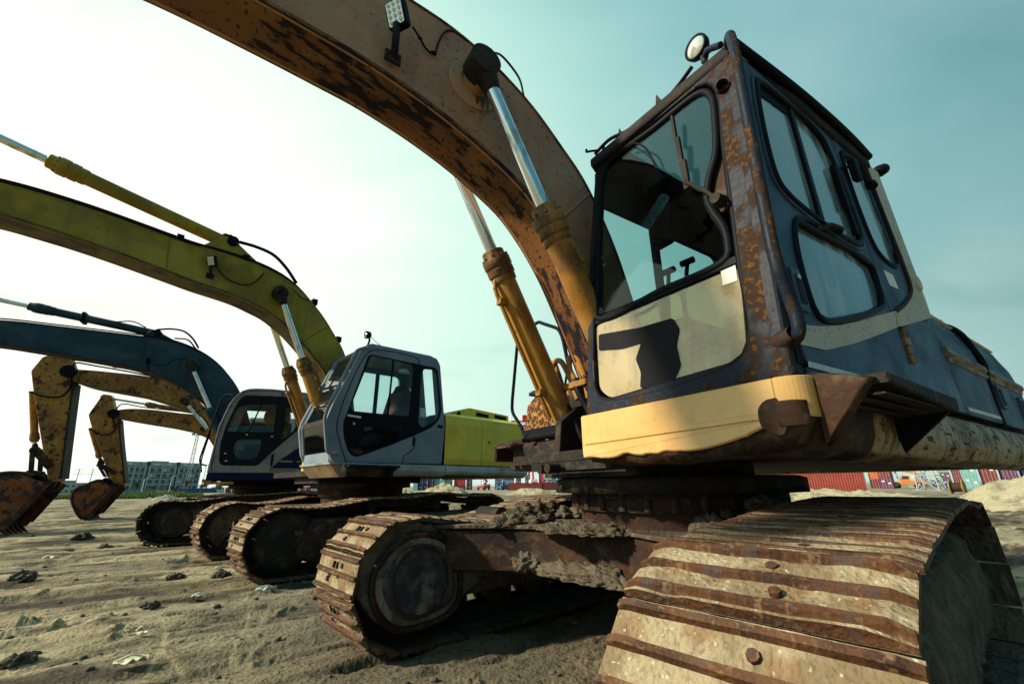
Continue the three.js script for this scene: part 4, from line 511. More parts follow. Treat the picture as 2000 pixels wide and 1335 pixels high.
  for (const [x, y] of [[-2.2, 1.6], [-2.95, 1.58]]) { const b = add(hood, 'latch_box', [ext([[x + 0.07, y + 0.09], [x - 0.07, y + 0.09], [x - 0.085, y - 0.09], [x + 0.055, y - 0.09]], -1.45, -1.425, { b: 0.005, holes: [[[x + 0.045, y + 0.065], [x - 0.05, y + 0.065], [x - 0.06, y - 0.065], [x + 0.033, y - 0.065]]], hr: 0.01 })], M.hoodBlue); add(hood, 'latch', [rod([x, y, -1.43], [x, y, -1.452], 0.028, 0.024, 10)], M.steelDark); }
  add(hood, 'hood_edge', [tube([[-2.02, 1.36, -1.42], [-2.03, 1.74, -1.43], [-2.04, 1.82, -1.44], [-2.04, 1.95, -1.42], [-2.04, 2.16, -1.35], [-2.04, 2.33, -1.1]], 0.02, { k: 6 }), tube([[-1.03, 1.4, -1.4], [-1.02, 1.82, -1.41], [-1.02, 2.1, -1.36]], 0.018, { k: 6 }), extX([[-1.3, 2.12], [-1.25, 2.26], [-1.05, 2.37], [-1.05, 2.3]], -3.36, -3.24, { b: 0.01 })], M.black);
  add(r, 'counterweight', [extY([[-3.3, -1.3], [-3.62, -1.1], [-3.74, -0.6], [-3.76, 0], [-3.74, 0.6], [-3.62, 1.1], [-3.3, 1.3]], 1.1, 1.95, { b: 0.05, bs: 3 })], M.skirt);
  add(r, 'step_plate', [ext([[1.0, 1.325], [0.28, 1.31], [0.28, 1.255], [0.36, 1.25], [1.0, 1.29]], -1.66, -1.44, { b: 0.006 }), ...[0, 1, 2].map((i) => bx(0.32, 1.0, 1.255 - i * 0.006, 1.262 - i * 0.006, -1.64 + i * 0.06, -1.6 + i * 0.06, 0.002))], M.steelDark, 'dark worn step plank below the door');
  add(r, 'step_bracket', [extX([[-1.44, 1.26], [-1.64, 1.255], [-1.46, 1.1]], 0.3, 0.33, { b: 0.004 })], M.black);
  add(r, 'step_gusset', [muddy(extX([[-1.44, 1.36], [-1.62, 1.31], [-1.45, 1.1]], 0.98, 1.04, { b: 0.01 }), 0.008, 99)], M.rust);
  // ---- right side box and handrails beyond the boom
  const tb = node(r, 'tool_box'); tb.userData.label = 'rust flaked tool box at the right front corner';
  add(tb, 'box_front', [muddy(extX([[0.5, 1.38], [1.17, 1.4], [1.1, 1.69], [0.95, 1.76], [0.5, 1.76]], -0.9, 0.5, { b: 0.012 }), 0.008, 71)], M.flake);
  add(tb, 'box_band', [bx(0.48, 0.515, 1.41, 1.46, 0.5, 1.15, 0.004)], M.dark); add(tb, 'white_band', [bx(0.49, 0.51, 1.37, 1.405, 0.5, 1.14, 0.003)], M.white);
  add(tb, 'box_pipe', [rod([0.56, 1.375, 0.45], [0.56, 1.375, 1.0], 0.03, 0.03, 14), rod([0.56, 1.375, 1.0], [0.56, 1.375, 1.03], 0.036, 0.03, 14)], M.black);
  add(tb, 'front_corner', [muddy(extX([[0.35, 1.11], [1.12, 1.13], [1.2, 1.2], [1.18, 1.34], [0.35, 1.35]], -0.6, 0.55, { b: 0.03, bs: 2 }), 0.008, 73), ext([[0.56, 1.34], [0.5, 1.34], [0.5, 1.28], [0.6, 1.3]], 0.9, 1.34, { b: 0.004 })], M.rust);
  add(tb, 'step_tread', [bx(0.5, 0.72, 1.3, 1.32, 1.05, 1.36, 0.004), ...[...Array(7).keys()].map((i) => bx(0.5 + i * 0.03, 0.51 + i * 0.03, 1.32, 1.345, 1.06, 1.35, 0.002)), bx(0.5, 0.72, 1.19, 1.3, 1.3, 1.35, 0.01)], M.rust);
  add(tb, 'lip', [bx(0.3, 0.54, 1.755, 1.785, 0.55, 1.02, 0.006), lump(0.5, 1.77, 0.98, 0.05, 0.03, 0.05, 4, 0.3, 2)], M.rust);
  add(r, 'hand_rail', [tube([[0.5, 1.38, 1.13], [0.5, 1.5, 1.2], [0.5, 1.66, 1.36], [0.5, 1.75, 1.36], [0.5, 2.35, 1.25], [0.5, 2.42, 1.2], [0.5, 2.45, 0.88], [0.5, 2.42, 0.84], [0.5, 2.29, 0.6], [0.5, 2.2, 0.55], [0.5, 1.75, 0.45]], 0.016, { sharp: 0.06, k: 8 })], M.black);
  add(r, 'hand_rail', [tube([[-0.1, 1.75, 1.2], [-0.1, 1.85, 1.3], [-0.1, 2.3, 1.15], [-0.1, 2.4, 0.9]], 0.013, { sharp: 0.06, k: 8 })], M.black);
  // ---- boom, its foot and the lifting cylinders
  const top = [[5.0, 3.4], [4.2, 3.78], [3.4, 3.98], [2.8, 4.0], [2.3, 3.945], [2.0, 3.92], [1.8, 3.87], [1.55, 3.76], [1.3, 3.6], [1.05, 3.37], [0.85, 3.16], [0.6, 2.7], [0.4, 2.1], [0.22, 1.5]], bot = [[5.0, 3.08], [4.2, 3.28], [3.5, 3.335], [3.0, 3.305], [2.7, 3.275], [2.45, 3.245], [2.1, 3.16], [1.8, 3.05], [1.58, 2.94], [1.4, 2.83], [1.24, 2.67], [1.07, 2.44], [0.94, 2.2], [0.75, 1.8], [0.62, 1.45]];
  boom(r, { top, bot, z0: -0.2, z1: 0.13, mat: M.boomSide, under: M.boomUnder, topMat: M.boomUnder, pin: [1.79, 3.5], pinL: 0.2, bossR: 0.19, seams: [[[0.8, 3.06], [1.18, 2.62]]], label: 'long curved orange brown boom with scraped underside' });
  hyd(r, 'boom_cylinder', [0.72, 1.42, -0.33], [1.81, 3.52, -0.34], { f: 0.58, r: 0.082, mat: M.cyl, pipe: 1, eye: 0.14 }); hyd(r, 'boom_cylinder', [0.72, 1.42, 0.3], [1.81, 3.52, 0.3], { f: 0.58, r: 0.082, mat: M.cyl, pipe: -1, eye: 0.14 });
  add(r, 'boom_foot_bracket', [ext([[0.1, 1.1], [0.9, 1.1], [0.86, 1.4], [0.7, 1.52], [0.3, 1.62], [0.1, 1.55]], -0.3, -0.24), ext([[0.1, 1.1], [0.9, 1.1], [0.86, 1.4], [0.7, 1.52], [0.3, 1.62], [0.1, 1.55]], 0.18, 0.24), rod([0.42, 1.45, -0.34], [0.42, 1.45, 0.3], 0.06, 0.06, 16), bx(-0.2, 0.5, 1.1, 1.8, 0.3, 0.5)], M.steelDark);
  add(r, 'grease_stain', [ext([[1.9, 3.55], [1.83, 3.62], [1.72, 3.6], [1.67, 3.5], [1.68, 3.4], [1.7, 3.3], [1.715, 3.42], [1.73, 3.22], [1.75, 3.4], [1.775, 3.32], [1.79, 3.41], [1.85, 3.43]], -0.2175, -0.2165, { b: 0, r: 0.03 })], M.gland);
  workLamp(r, 'boom_lamp', 2.36, 3.54, -0.34, { yaw: 2.15, pit: 0.45, s: 1.35, reach: 0.1 });
  add(r, 'lamp_wire', [tube([[2.24, 3.66, -0.24], [2.19, 3.6, -0.24], [2.14, 3.57, -0.22], [2.09, 3.57, -0.215], [2.06, 3.7, -0.22], [2.02, 3.82, -0.215], [1.97, 3.88, -0.2], [1.85, 3.87, -0.2]], 0.007, { k: 6 }), lump(2.19, 3.6, -0.24, 0.015, 0.012, 0.01, 2, 0.1, 1), lump(2.09, 3.57, -0.22, 0.02, 0.015, 0.012, 3, 0.1, 1)], M.rubber);
  add(r, 'boom_hose', [tube([[2.4, 3.97, -0.15], [2.1, 3.98, -0.15], [1.9, 3.92, -0.16]], 0.018, { k: 7 }), tube([[2.6, 3.95, -0.08], [2.2, 4.03, -0.1], [1.9, 3.93, -0.12]], 0.02, { k: 7 })], M.rubber);
  add(r, 'grease_line', [tube([[1.74, 3.62, -0.33], [1.66, 3.83, -0.26], [1.55, 3.92, -0.2], [1.42, 3.83, -0.19], [1.38, 3.68, -0.19]], 0.008, { k: 6 })], M.rubber);
  // bent oil pipes and hoses at the boom foot
  const pipes = [[[0.75, 1.66, 0.40], [0.76, 1.8, 0.44], [0.76, 1.875, 0.42], [0.76, 1.875, 0.36], [0.75, 1.8, 0.33], [0.73, 1.6, 0.28]], [[0.75, 1.66, 0.30], [0.77, 1.8, 0.355], [0.77, 1.875, 0.335], [0.77, 1.87, 0.27], [0.75, 1.76, 0.21], [0.73, 1.56, 0.14]], [[0.75, 1.7, 0.14], [0.76, 1.8, 0.18], [0.76, 1.875, 0.16], [0.76, 1.87, 0.1], [0.74, 1.75, 0.06], [0.73, 1.55, 0.03]], [[0.73, 1.72, 0.06], [0.74, 1.82, 0.1], [0.74, 1.89, 0.08], [0.74, 1.885, 0.02], [0.73, 1.76, -0.02], [0.72, 1.55, -0.05]]];
  pipes.forEach((p, i) => { add(r, 'oil_pipe', [tube(p, 0.021, { k: 10, n: 40 })], M.cyl); const q = p[0], h = [[q[0], q[1], q[2]], [q[0] + 0.01, q[1] - 0.1, q[2] - 0.045], [q[0] - 0.01, q[1] - 0.2, q[2] - 0.09], [q[0] - 0.03, q[1] - 0.38, q[2] - 0.18], [q[0] - 0.1, q[1] - 0.52, q[2] - 0.26]]; add(r, 'oil_hose', [tube(h, 0.024, { k: 10 })], M.rubber); add(r, 'hose_fitting', [rod(h[0], [h[0][0], h[0][1] - 0.05, h[0][2] - 0.02], 0.03, 0.03, 6), rod([h[0][0], h[0][1] - 0.06, h[0][2] - 0.026], [h[0][0], h[0][1] - 0.1, h[0][2] - 0.045], 0.026, 0.026, 10)], M.rust); });
  add(r, 'pipe_clamp', [bx(0.74, 0.78, 1.64, 1.68, 0.0, 0.5, 0.006)], M.cyl);
  machines.push(r);
}
// ---------------------------------------------------------------- generic lower house: ring, frame, hood
function lowerHouse(r, o) {
  const ring = node(r, 'slewing_ring'); add(ring, 'race', [lathe([0, 0.66, 0], [0, 1.04, 0], [[0, 0.6], [0.5, 0.6], [0.52, 0.66], [0.8, 0.66], [0.82, 0.78], [1, 0.78]], 48)], o.ring ?? M.rust);
  add(r, 'main_frame', [bx(-2.4, 1.0, 1.14, 1.22, -1.3, 1.3, 0.02), bx(-0.8, 0.9, 1.04, 1.15, -0.5, 0.5), bx(-2.3, 0.5, 1.2, 1.3, -1.2, 1.2)], M.steelDark);
}
const UC2 = { front: 1.95, rear: -1.95, gz: 1.2, w: 0.6, n: 41, idler: [0.36, 0.42, 0.46], cy: 0.73, gh: 0.032 };
const path2 = (sag) => [[-1.6, 0.83], [-1.2, 0.82], [-0.6, 0.88 - sag * 0.2], [0, 0.84 - sag], [0.5, 0.83 - sag * 0.3], [0.95, 0.765 - sag * 0.4], [1.3, 0.73], [1.6, 0.76], [1.84, 0.67], [1.95, 0.52], [1.97, 0.39], [1.91, 0.2], [1.76, 0.05], [1.3, 0.02], [0.4, 0.018], [-0.5, 0.018], [-1.3, 0.02], [-1.65, 0.05], [-1.87, 0.22], [-1.96, 0.46], [-1.86, 0.7]];
// ---------------------------------------------------------------- yellow machine with the grey cab
{
  const r = machine('excavator', 'lemon yellow excavator with grey blue cab, second from the right', -2.502, -7.411, 46);
  undercarriage(r, { ...UC2, paths: [path2(0.05), path2(0.02)], seed: 25, fill: 1, phase: 0.3 });
  // worn plate cover on the outer face of the near side frame
  const cov = node(r, 'travel_motor_cover'); add(cov, 'cover_plate', [muddy(ext([[1.28, 0.62], [0.42, 0.62], [0.4, 0.3], [0.55, 0.16], [1.2, 0.14], [1.42, 0.24]], -1.49, -1.4, { r: 0.08, b: 0.02 }), 0.012, 34)], M.rust); add(cov, 'idler_disc', [muddy(lathe([1.52, 0.41, -1.32], [1.52, 0.41, -1.42], [[0, 0.34], [0.7, 0.33], [1, 0.28], [1, 0.001]], 36), 0.005, 35)], M.steelDark); add(cov, 'disc_bolt', [rod([1.62, 0.3, -1.4], [1.62, 0.3, -1.44], 0.05, 0.045, 12)], M.rust);
  lowerHouse(r, {});
  const Z = -1.38;
  add(r, 'side_skirt', [muddy(extX([[-1.34, 1.3], [-1.39, 1.28], [-1.4, 1.2], [-1.37, 1.14], [-1.28, 1.125], [-1.2, 1.125], [-1.2, 1.3]], -0.68, 0.95, { b: 0.01 }), 0.003, 36)], M.greySkirt); add(r, 'side_skirt', [muddy(extX([[-1.34, 1.3], [-1.39, 1.28], [-1.4, 1.2], [-1.37, 1.16], [-1.28, 1.145], [-1.2, 1.145], [-1.2, 1.3]], -2.5, -0.69, { b: 0.01 }), 0.004, 37)], M.greySkirt);
  add(r, 'front_bumper', [ext([[1.12, 1.275], [0.98, 1.11], [0.9, 1.11], [0.9, 1.275]], -1.38, -0.33, { b: 0.008 })], M.rustBeige, 'rust streaked beige bumper below the grey cab'); add(r, 'bumper_lip', [ext([[1.13, 1.29], [1.12, 1.265], [0.92, 1.265], [0.92, 1.29]], -1.4, -0.31, { b: 0.006 })], M.greySkirt);
  add(r, 'step_plate', [bx(0.2, 0.93, 1.235, 1.265, -1.56, -1.4)], M.steelDark); add(r, 'step_bracket', [ext([[0.36, 1.24], [0.2, 1.24], [0.34, 1.13]], -1.52, -1.4)], M.black); add(r, 'step_back', [bx(0.22, 0.9, 1.12, 1.235, -1.41, -1.395)], M.rust);
  const cab = node(r, 'cab'); cab.userData.label = 'grey blue cab with kinked windscreen and dark door glass';
  const dark = [[0.74, 2.81], [1.0, 1.79], [0.97, 1.62], [0.9, 1.45], [0.84, 1.385], [0.76, 1.37], [0.6, 1.425], [-0.07, 1.7], [-0.4, 1.86], [-0.53, 2.0], [-0.56, 2.14], [-0.45, 2.78], [-0.4, 2.81]];
  const side = [[0.78, 2.95], [-0.42, 2.985], [-0.5, 2.88], [-0.62, 2.05], [-0.645, 1.89], [-0.61, 1.31], [1.08, 1.285], [1.16, 1.42], [1.235, 1.77], [1.215, 1.9], [0.85, 2.88]];
  const kin = [[1.06, 1.31], [1.145, 1.42], [1.215, 1.8], [0.84, 2.87], [0.76, 2.93]];
  const win = [[0.68, 2.8], [0.33, 2.805], [0.02, 2.785], [-0.01, 2.73], [0.02, 1.985], [0.53, 1.975], [0.89, 1.97], [0.925, 2.02], [0.72, 2.76]], lw = [[0.955, 1.73], [0.67, 1.775], [0.11, 1.805], [0.08, 1.76], [0.14, 1.65], [0.25, 1.56], [0.68, 1.42], [0.78, 1.39], [0.87, 1.46]], qw = [[-0.19, 2.76], [-0.4, 2.78], [-0.45, 2.72], [-0.53, 2.16], [-0.49, 2.0], [-0.29, 1.86], [-0.21, 1.84], [-0.15, 1.89], [-0.15, 2.64]];
  add(cab, 'side_shell', [ext(side, Z, Z + 0.06, { holes: [dark], b: 0.014, bs: 2, r: 0.04, hr: 0.06 })], M.greyCab);
  const door = node(r, 'door'); add(door, 'door_panel', [ext(dark, Z - 0.002, Z + 0.03, { holes: [win, lw, qw], hr: 0.05, r: 0.05, b: 0.004 })], M.rubber);
  for (const [n, p] of [['door_pane', win], ['lower_pane', lw], ['quarter_pane', qw]]) add(door, n, [ext(p, Z + 0.008, Z + 0.013, { b: 0.001, r: 0.05 })], n === 'lower_pane' ? M.tint : M.glass);
  add(door, 'pane_bar', [ext([[0.36, 2.81], [0.335, 2.81], [0.355, 1.975], [0.38, 1.975]], Z - 0.004, Z + 0.014, { b: 0.002 })], M.rubber); add(door, 'door_handle', [rod([0.96, 1.9, Z - 0.02], [0.78, 1.89, Z - 0.02], 0.014, 0.014, 8)], M.paper);
  add(door, 'lock', [rod([0.86, 1.8, Z], [0.86, 1.8, Z - 0.01], 0.018, 0.018, 10)], M.chrome);
  const seam = (pts) => tube(pts.map((p) => [p[0], p[1], Z - 0.001]), 0.006, { k: 5 });
  add(door, 'door_seam', [seam([[0.9, 1.29], [1.02, 1.55], [1.085, 1.79], [0.78, 2.8], [0.68, 2.885], [-0.08, 2.89], [-0.1, 2.81]]), seam([[-0.085, 1.7], [-0.09, 1.52], [0.06, 1.4], [0.08, 1.3]])], M.black); add(door, 'hinge', [bx(-0.11, -0.07, 1.56, 1.68, Z - 0.012, Z, 0.003)], M.black);
  add(cab, 'side_vent', [ext([[-0.5, 1.905], [-0.6, 1.9], [-0.6, 1.855], [-0.5, 1.86]], Z - 0.006, Z + 0.01, { r: 0.01 })], M.black);
  add(cab, 'right_shell', [ext(side, -0.41, -0.35, { holes: [[[0.66, 2.8], [-0.3, 2.82], [-0.4, 2.0], [-0.2, 1.9], [0.9, 1.95]]], b: 0.01, r: 0.04, hr: 0.06 })], M.greyCab); add(cab, 'right_post', [bx(0.06, 0.12, 1.9, 2.82, -0.4, -0.36)], M.rubber);
  add(cab, 'right_pane', [bx(-0.42, 0.92, 1.88, 2.83, -0.376, -0.372, 0.001)], M.glass);
  add(cab, 'roof', [ext([[0.8, 2.93], [0.7, 3.0], [-0.35, 3.02], [-0.48, 2.96], [-0.46, 2.9], [0.8, 2.87]], -1.34, -0.39, { b: 0.02, bs: 2, r: 0.03 })], M.greyCab);
  add(cab, 'rear_wall', [ext([[-0.46, 2.95], [-0.6, 2.05], [-0.64, 1.89], [-0.6, 1.31], [-0.54, 1.31], [-0.58, 1.89], [-0.42, 2.95]], -0.9, -0.41), ext([[-0.46, 2.95], [-0.6, 2.05], [-0.64, 1.89], [-0.6, 1.31], [-0.54, 1.31], [-0.58, 1.89], [-0.42, 2.95]], -1.32, -1.22)], M.greyCab);
  for (const z of [-1.34, -0.42]) add(cab, 'front_post', [ext([...kin, ...kin.slice().reverse().map((p) => [p[0] - 0.05, p[1] - 0.01])], z - 0.025, z + 0.025, { b: 0.01 })], M.greyCab);
  add(cab, 'front_sill', [bx(1.0, 1.12, 1.29, 1.42, -1.34, -0.42, 0.02)], M.greyCab); add(cab, 'screen_divider', [ext([[1.2, 1.85], [1.21, 1.78], [1.18, 1.78], [1.17, 1.85]], -1.33, -0.43)], M.rust);
  const scr = (a, b, m, n) => add(cab, n, [ext([[a[0], a[1]], [b[0], b[1]], [b[0] - 0.005, b[1]], [a[0] - 0.005, a[1]]], -1.32, -0.44, { b: 0 })], m); scr([1.2, 1.85], [0.83, 2.87], M.glass, 'upper_windscreen'); scr([1.135, 1.44], [1.2, 1.78], M.tint, 'lower_windscreen');
  add(cab, 'floor', [bx(-0.6, 1.05, 1.28, 1.32, -1.35, -0.38)], M.dark);
  add(r, 'grab_pole', [tube([[0.76, 2.9, -1.34], [0.8, 2.9, -1.43], [0.96, 2.81, -1.45], [1.26, 1.95, -1.45], [1.28, 1.82, -1.45], [1.2, 1.43, -1.45], [1.16, 1.39, -1.44], [1.05, 1.4, -1.43], [1.04, 1.4, -1.39]], 0.022, { sharp: 0.05, k: 10 })], M.greyCab);
  const hl = node(r, 'head_lamp'); add(hl, 'lamp_shell', [lathe([0.68, 3.15, -1.25], [0.77, 3.14, -1.24], [[0, 0.02], [0.2, 0.05], [0.8, 0.06], [1, 0.055]], 18)], M.black); add(hl, 'lens', [lathe([0.76, 3.14, -1.24], [0.78, 3.14, -1.24], [[0, 0.052], [1, 0.01]], 18)], M.lens); add(hl, 'lamp_bracket', [tube([[0.72, 2.98, -1.25], [0.7, 3.06, -1.25], [0.71, 3.12, -1.25]], 0.015, { k: 6 }), tube([[0.7, 3.14, -1.25], [0.6, 3.06, -1.26], [0.5, 3.0, -1.28]], 0.005, { k: 5 })], M.black);
  const seat = node(r, 'seat'); add(seat, 'cushion', [ext([[0.0, 1.75], [0.45, 1.78], [0.46, 1.9], [0, 1.88]], -1.1, -0.66, { b: 0.03, bs: 2 })], M.seat); add(seat, 'backrest', [ext([[0.1, 1.85], [0.16, 1.85], [0.02, 2.42], [-0.1, 2.5], [-0.18, 2.42], [-0.12, 2.0]], -1.1, -0.66, { b: 0.04, bs: 2, r: 0.08 })], M.seat); add(seat, 'head_rest', [ext([[0.02, 2.4], [-0.04, 2.56], [-0.16, 2.56], [-0.16, 2.4]], -1.0, -0.76, { b: 0.04, r: 0.05 })], M.inside); add(seat, 'pedestal', [lump(0.2, 1.58, -0.95, 0.32, 0.22, 0.3, 6, 0.05, 2)], M.dark);
  add(r, 'controls', [tube([[0.85, 1.35, -1.0], [0.8, 1.6, -1.0], [0.88, 1.72, -1.0]], 0.012, { k: 6 }), tube([[0.75, 1.35, -1.1], [0.7, 1.7, -1.1], [0.74, 1.75, -1.1]], 0.012, { k: 6 }), tube([[0.5, 1.9, -0.6], [0.56, 2.1, -0.6]], 0.016, { k: 6 }), bx(0.7, 0.95, 1.75, 2.05, -0.55, -0.42, 0.03)], M.dark); add(r, 'paper_bag', [lump(0.08, 2.68, -1.25, 0.1, 0.06, 0.04, 9, 0.3, 2)], M.paper);
  add(r, 'leaflets', [bx(-0.28, -0.18, 2.0, 2.14, Z + 0.016, Z + 0.02, 0.001)], M.paper);
  add(r, 'wiper', [tube([[1.0, 2.4, -0.7], [0.95, 2.55, -0.75], [0.99, 2.36, -0.62]], 0.01, { k: 5 })], M.black);
  // hood
  const hood = node(r, 'engine_hood'); const side2 = [[-1.36, 1.31], [-1.385, 1.4], [-1.385, 1.95], [-1.36, 2.07], [-1.28, 2.115], [1.28, 2.115], [1.36, 2.05], [1.38, 1.31]];
  add(hood, 'hood_core', [extX(side2.map((p) => [p[0] * 0.985, p[1] - 0.01]), -2.42, -0.64, { b: 0.01 })], M.black);
  const pnl = [[-1.36, 1.31], [-1.388, 1.4], [-1.388, 1.95], [-1.366, 2.07], [-1.28, 2.12], [-0.8, 2.125], [-0.8, 2.1], [-1.25, 2.09], [-1.33, 2.04], [-1.36, 1.9], [-1.36, 1.4]];
  add(hood, 'side_panel', [extX(pnl, -1.405, -0.66, { b: 0.004 })], M.yellow); add(hood, 'side_panel', [extX(pnl, -2.44, -1.415, { b: 0.004 })], M.yellow);
  add(hood, 'latch_plate', [ext([[-1.5, 1.73], [-1.62, 1.73], [-1.62, 1.66], [-1.5, 1.66]], -1.395, -1.386, { b: 0.002 })], M.yellow); add(hood, 'latch', [rod([-1.56, 1.695, -1.39], [-1.56, 1.695, -1.402], 0.018, 0.018, 8)], M.black);
  add(hood, 'raised_box', [ext([[-0.88, 2.12], [-0.9, 2.18], [-1.45, 2.335], [-2.42, 2.29], [-2.44, 2.1]], -0.98, 0.9, { b: 0.02, bs: 2, r: 0.02 })], M.yellow);
  for (const x of [-1.6, -2.05]) add(hood, 'vent_slot', [ext([[x, 2.27], [x - 0.3, 2.25], [x - 0.3, 2.19], [x, 2.2]], -0.99, -0.975, { b: 0.003 })], M.black); add(hood, 'exhaust_stub', [lathe([-1.1, 2.1, -1.1], [-1.12, 2.22, -1.1], [[0, 0.04], [0.7, 0.035], [1, 0.01]], 10)], M.black);
  add(r, 'counterweight', [extY([[-2.46, -1.34], [-2.75, -1.1], [-2.86, -0.5], [-2.86, 0.5], [-2.75, 1.1], [-2.46, 1.34]], 1.12, 1.95, { b: 0.05, bs: 2 })], M.yellow);
  add(r, 'right_tank', [ext([[0.55, 1.1], [-0.6, 1.1], [-0.6, 1.95], [0.3, 1.95], [0.55, 1.7]], 0.5, 1.35, { b: 0.03 })], M.yellow);
  // boom and cylinders
  const top = [[5.9, 3.9], [5.3, 4.12], [4.73, 4.24], [4.07, 4.26], [3.14, 4.2], [2.92, 4.19], [2.5, 4.2], [2.12, 4.18], [1.78, 4.11], [1.53, 4.0], [1.31, 3.84], [1.08, 3.62], [0.9, 3.4], [0.69, 3.12], [0.5, 2.6], [0.3, 1.7]], bot = [[5.9, 3.65], [5.3, 3.81], [4.64, 3.86], [3.97, 3.82], [3.16, 3.71], [2.83, 3.66], [2.3, 3.6], [1.88, 3.48], [1.59, 3.31], [1.29, 3.06], [1.1, 2.87], [0.94, 2.7], [0.8, 2.3], [0.66, 1.7]];
  boom(r, { top, bot, z0: -0.28, z1: 0.12, mat: M.yellowBoom, under: M.yellowDark, pin: [1.8, 3.78], pinL: 0.18, bossR: 0.17, seams: [[[3.22, 4.19], [3.15, 3.73]], [[1.0, 3.48], [1.35, 3.13]], [[0.72, 3.1], [1.1, 2.9]]], label: 'olive yellow boom arching over the grey cab' });
  hyd(r, 'boom_cylinder', [0.72, 1.55, -0.4], [1.8, 3.78, -0.4], { f: 0.58, r: 0.085, mat: M.cyl, pipe: 1 }); hyd(r, 'boom_cylinder', [0.72, 1.55, 0.28], [1.8, 3.78, 0.28], { f: 0.58, r: 0.085, mat: M.cyl, pipe: -1 });
  hyd(r, 'arm_cylinder', [2.5, 4.47, -0.08], [5.9, 5.06, -0.08], { f: 0.59, r: 0.09, mat: M.yellowBoom, eyeMat: M.steelDark });
  add(r, 'cylinder_lug', [ext([[2.9, 4.2], [2.62, 4.52], [2.48, 4.55], [2.4, 4.45], [2.0, 4.18]], -0.2, -0.15), ext([[2.9, 4.2], [2.62, 4.52], [2.48, 4.55], [2.4, 4.45], [2.0, 4.18]], 0.0, 0.05)], M.yellowBoom); add(r, 'lug_pin', [rod([2.5, 4.47, -0.25], [2.5, 4.47, 0.1], 0.075, 0.075, 14), lump(2.56, 4.55, -0.12, 0.1, 0.05, 0.08, 4, 0.25, 2)], M.black);
  const line = (z, h) => tube(top.slice(0, 14).map((p, i) => { const a = top[Math.max(0, i - 1)], b = top[i + 1], l = Math.hypot(b[0] - a[0], b[1] - a[1]); return [p[0] + (a[1] - b[1]) / l * h * -1 * -1, p[1] + Math.abs(b[0] - a[0]) / l * h, z]; }), 0.017, { k: 6 });
  add(r, 'oil_line', [line(-0.24, 0.06)], M.black); add(r, 'oil_line', [line(-0.18, 0.065)], M.black);
  add(r, 'lug_hose', [tube([[2.42, 4.5, -0.2], [2.2, 4.5, -0.22], [1.95, 4.46, -0.22], [1.75, 4.32, -0.22], [1.55, 4.1, -0.22]], 0.026, { k: 8 })], M.rubber);
  for (const x of [[3.1, 4.26], [2.3, 4.26], [1.24, 3.86], [0.78, 3.32]]) add(r, 'line_clamp', [bx(x[0] - 0.04, x[0] + 0.04, x[1] - 0.05, x[1] + 0.04, -0.28, -0.14)], M.black);
  workLamp(r, 'boom_lamp', 2.7, 4.0, -0.36, { yaw: 2.2, pit: 0.4, s: 1.3, reach: 0.07 });
  add(r, 'lamp_wire', [tube([[2.65, 3.96, -0.32], [2.5, 3.84, -0.3], [2.35, 3.8, -0.295], [2.2, 3.83, -0.295], [2.1, 3.95, -0.295], [2.04, 4.08, -0.29]], 0.008, { k: 5 })], M.black); add(r, 'grease_line', [tube([[1.74, 3.85, -0.55], [1.6, 3.9, -0.36], [1.45, 3.84, -0.3], [1.35, 3.84, -0.29]], 0.008, { k: 5 })], M.black);
  machines.push(r);
}
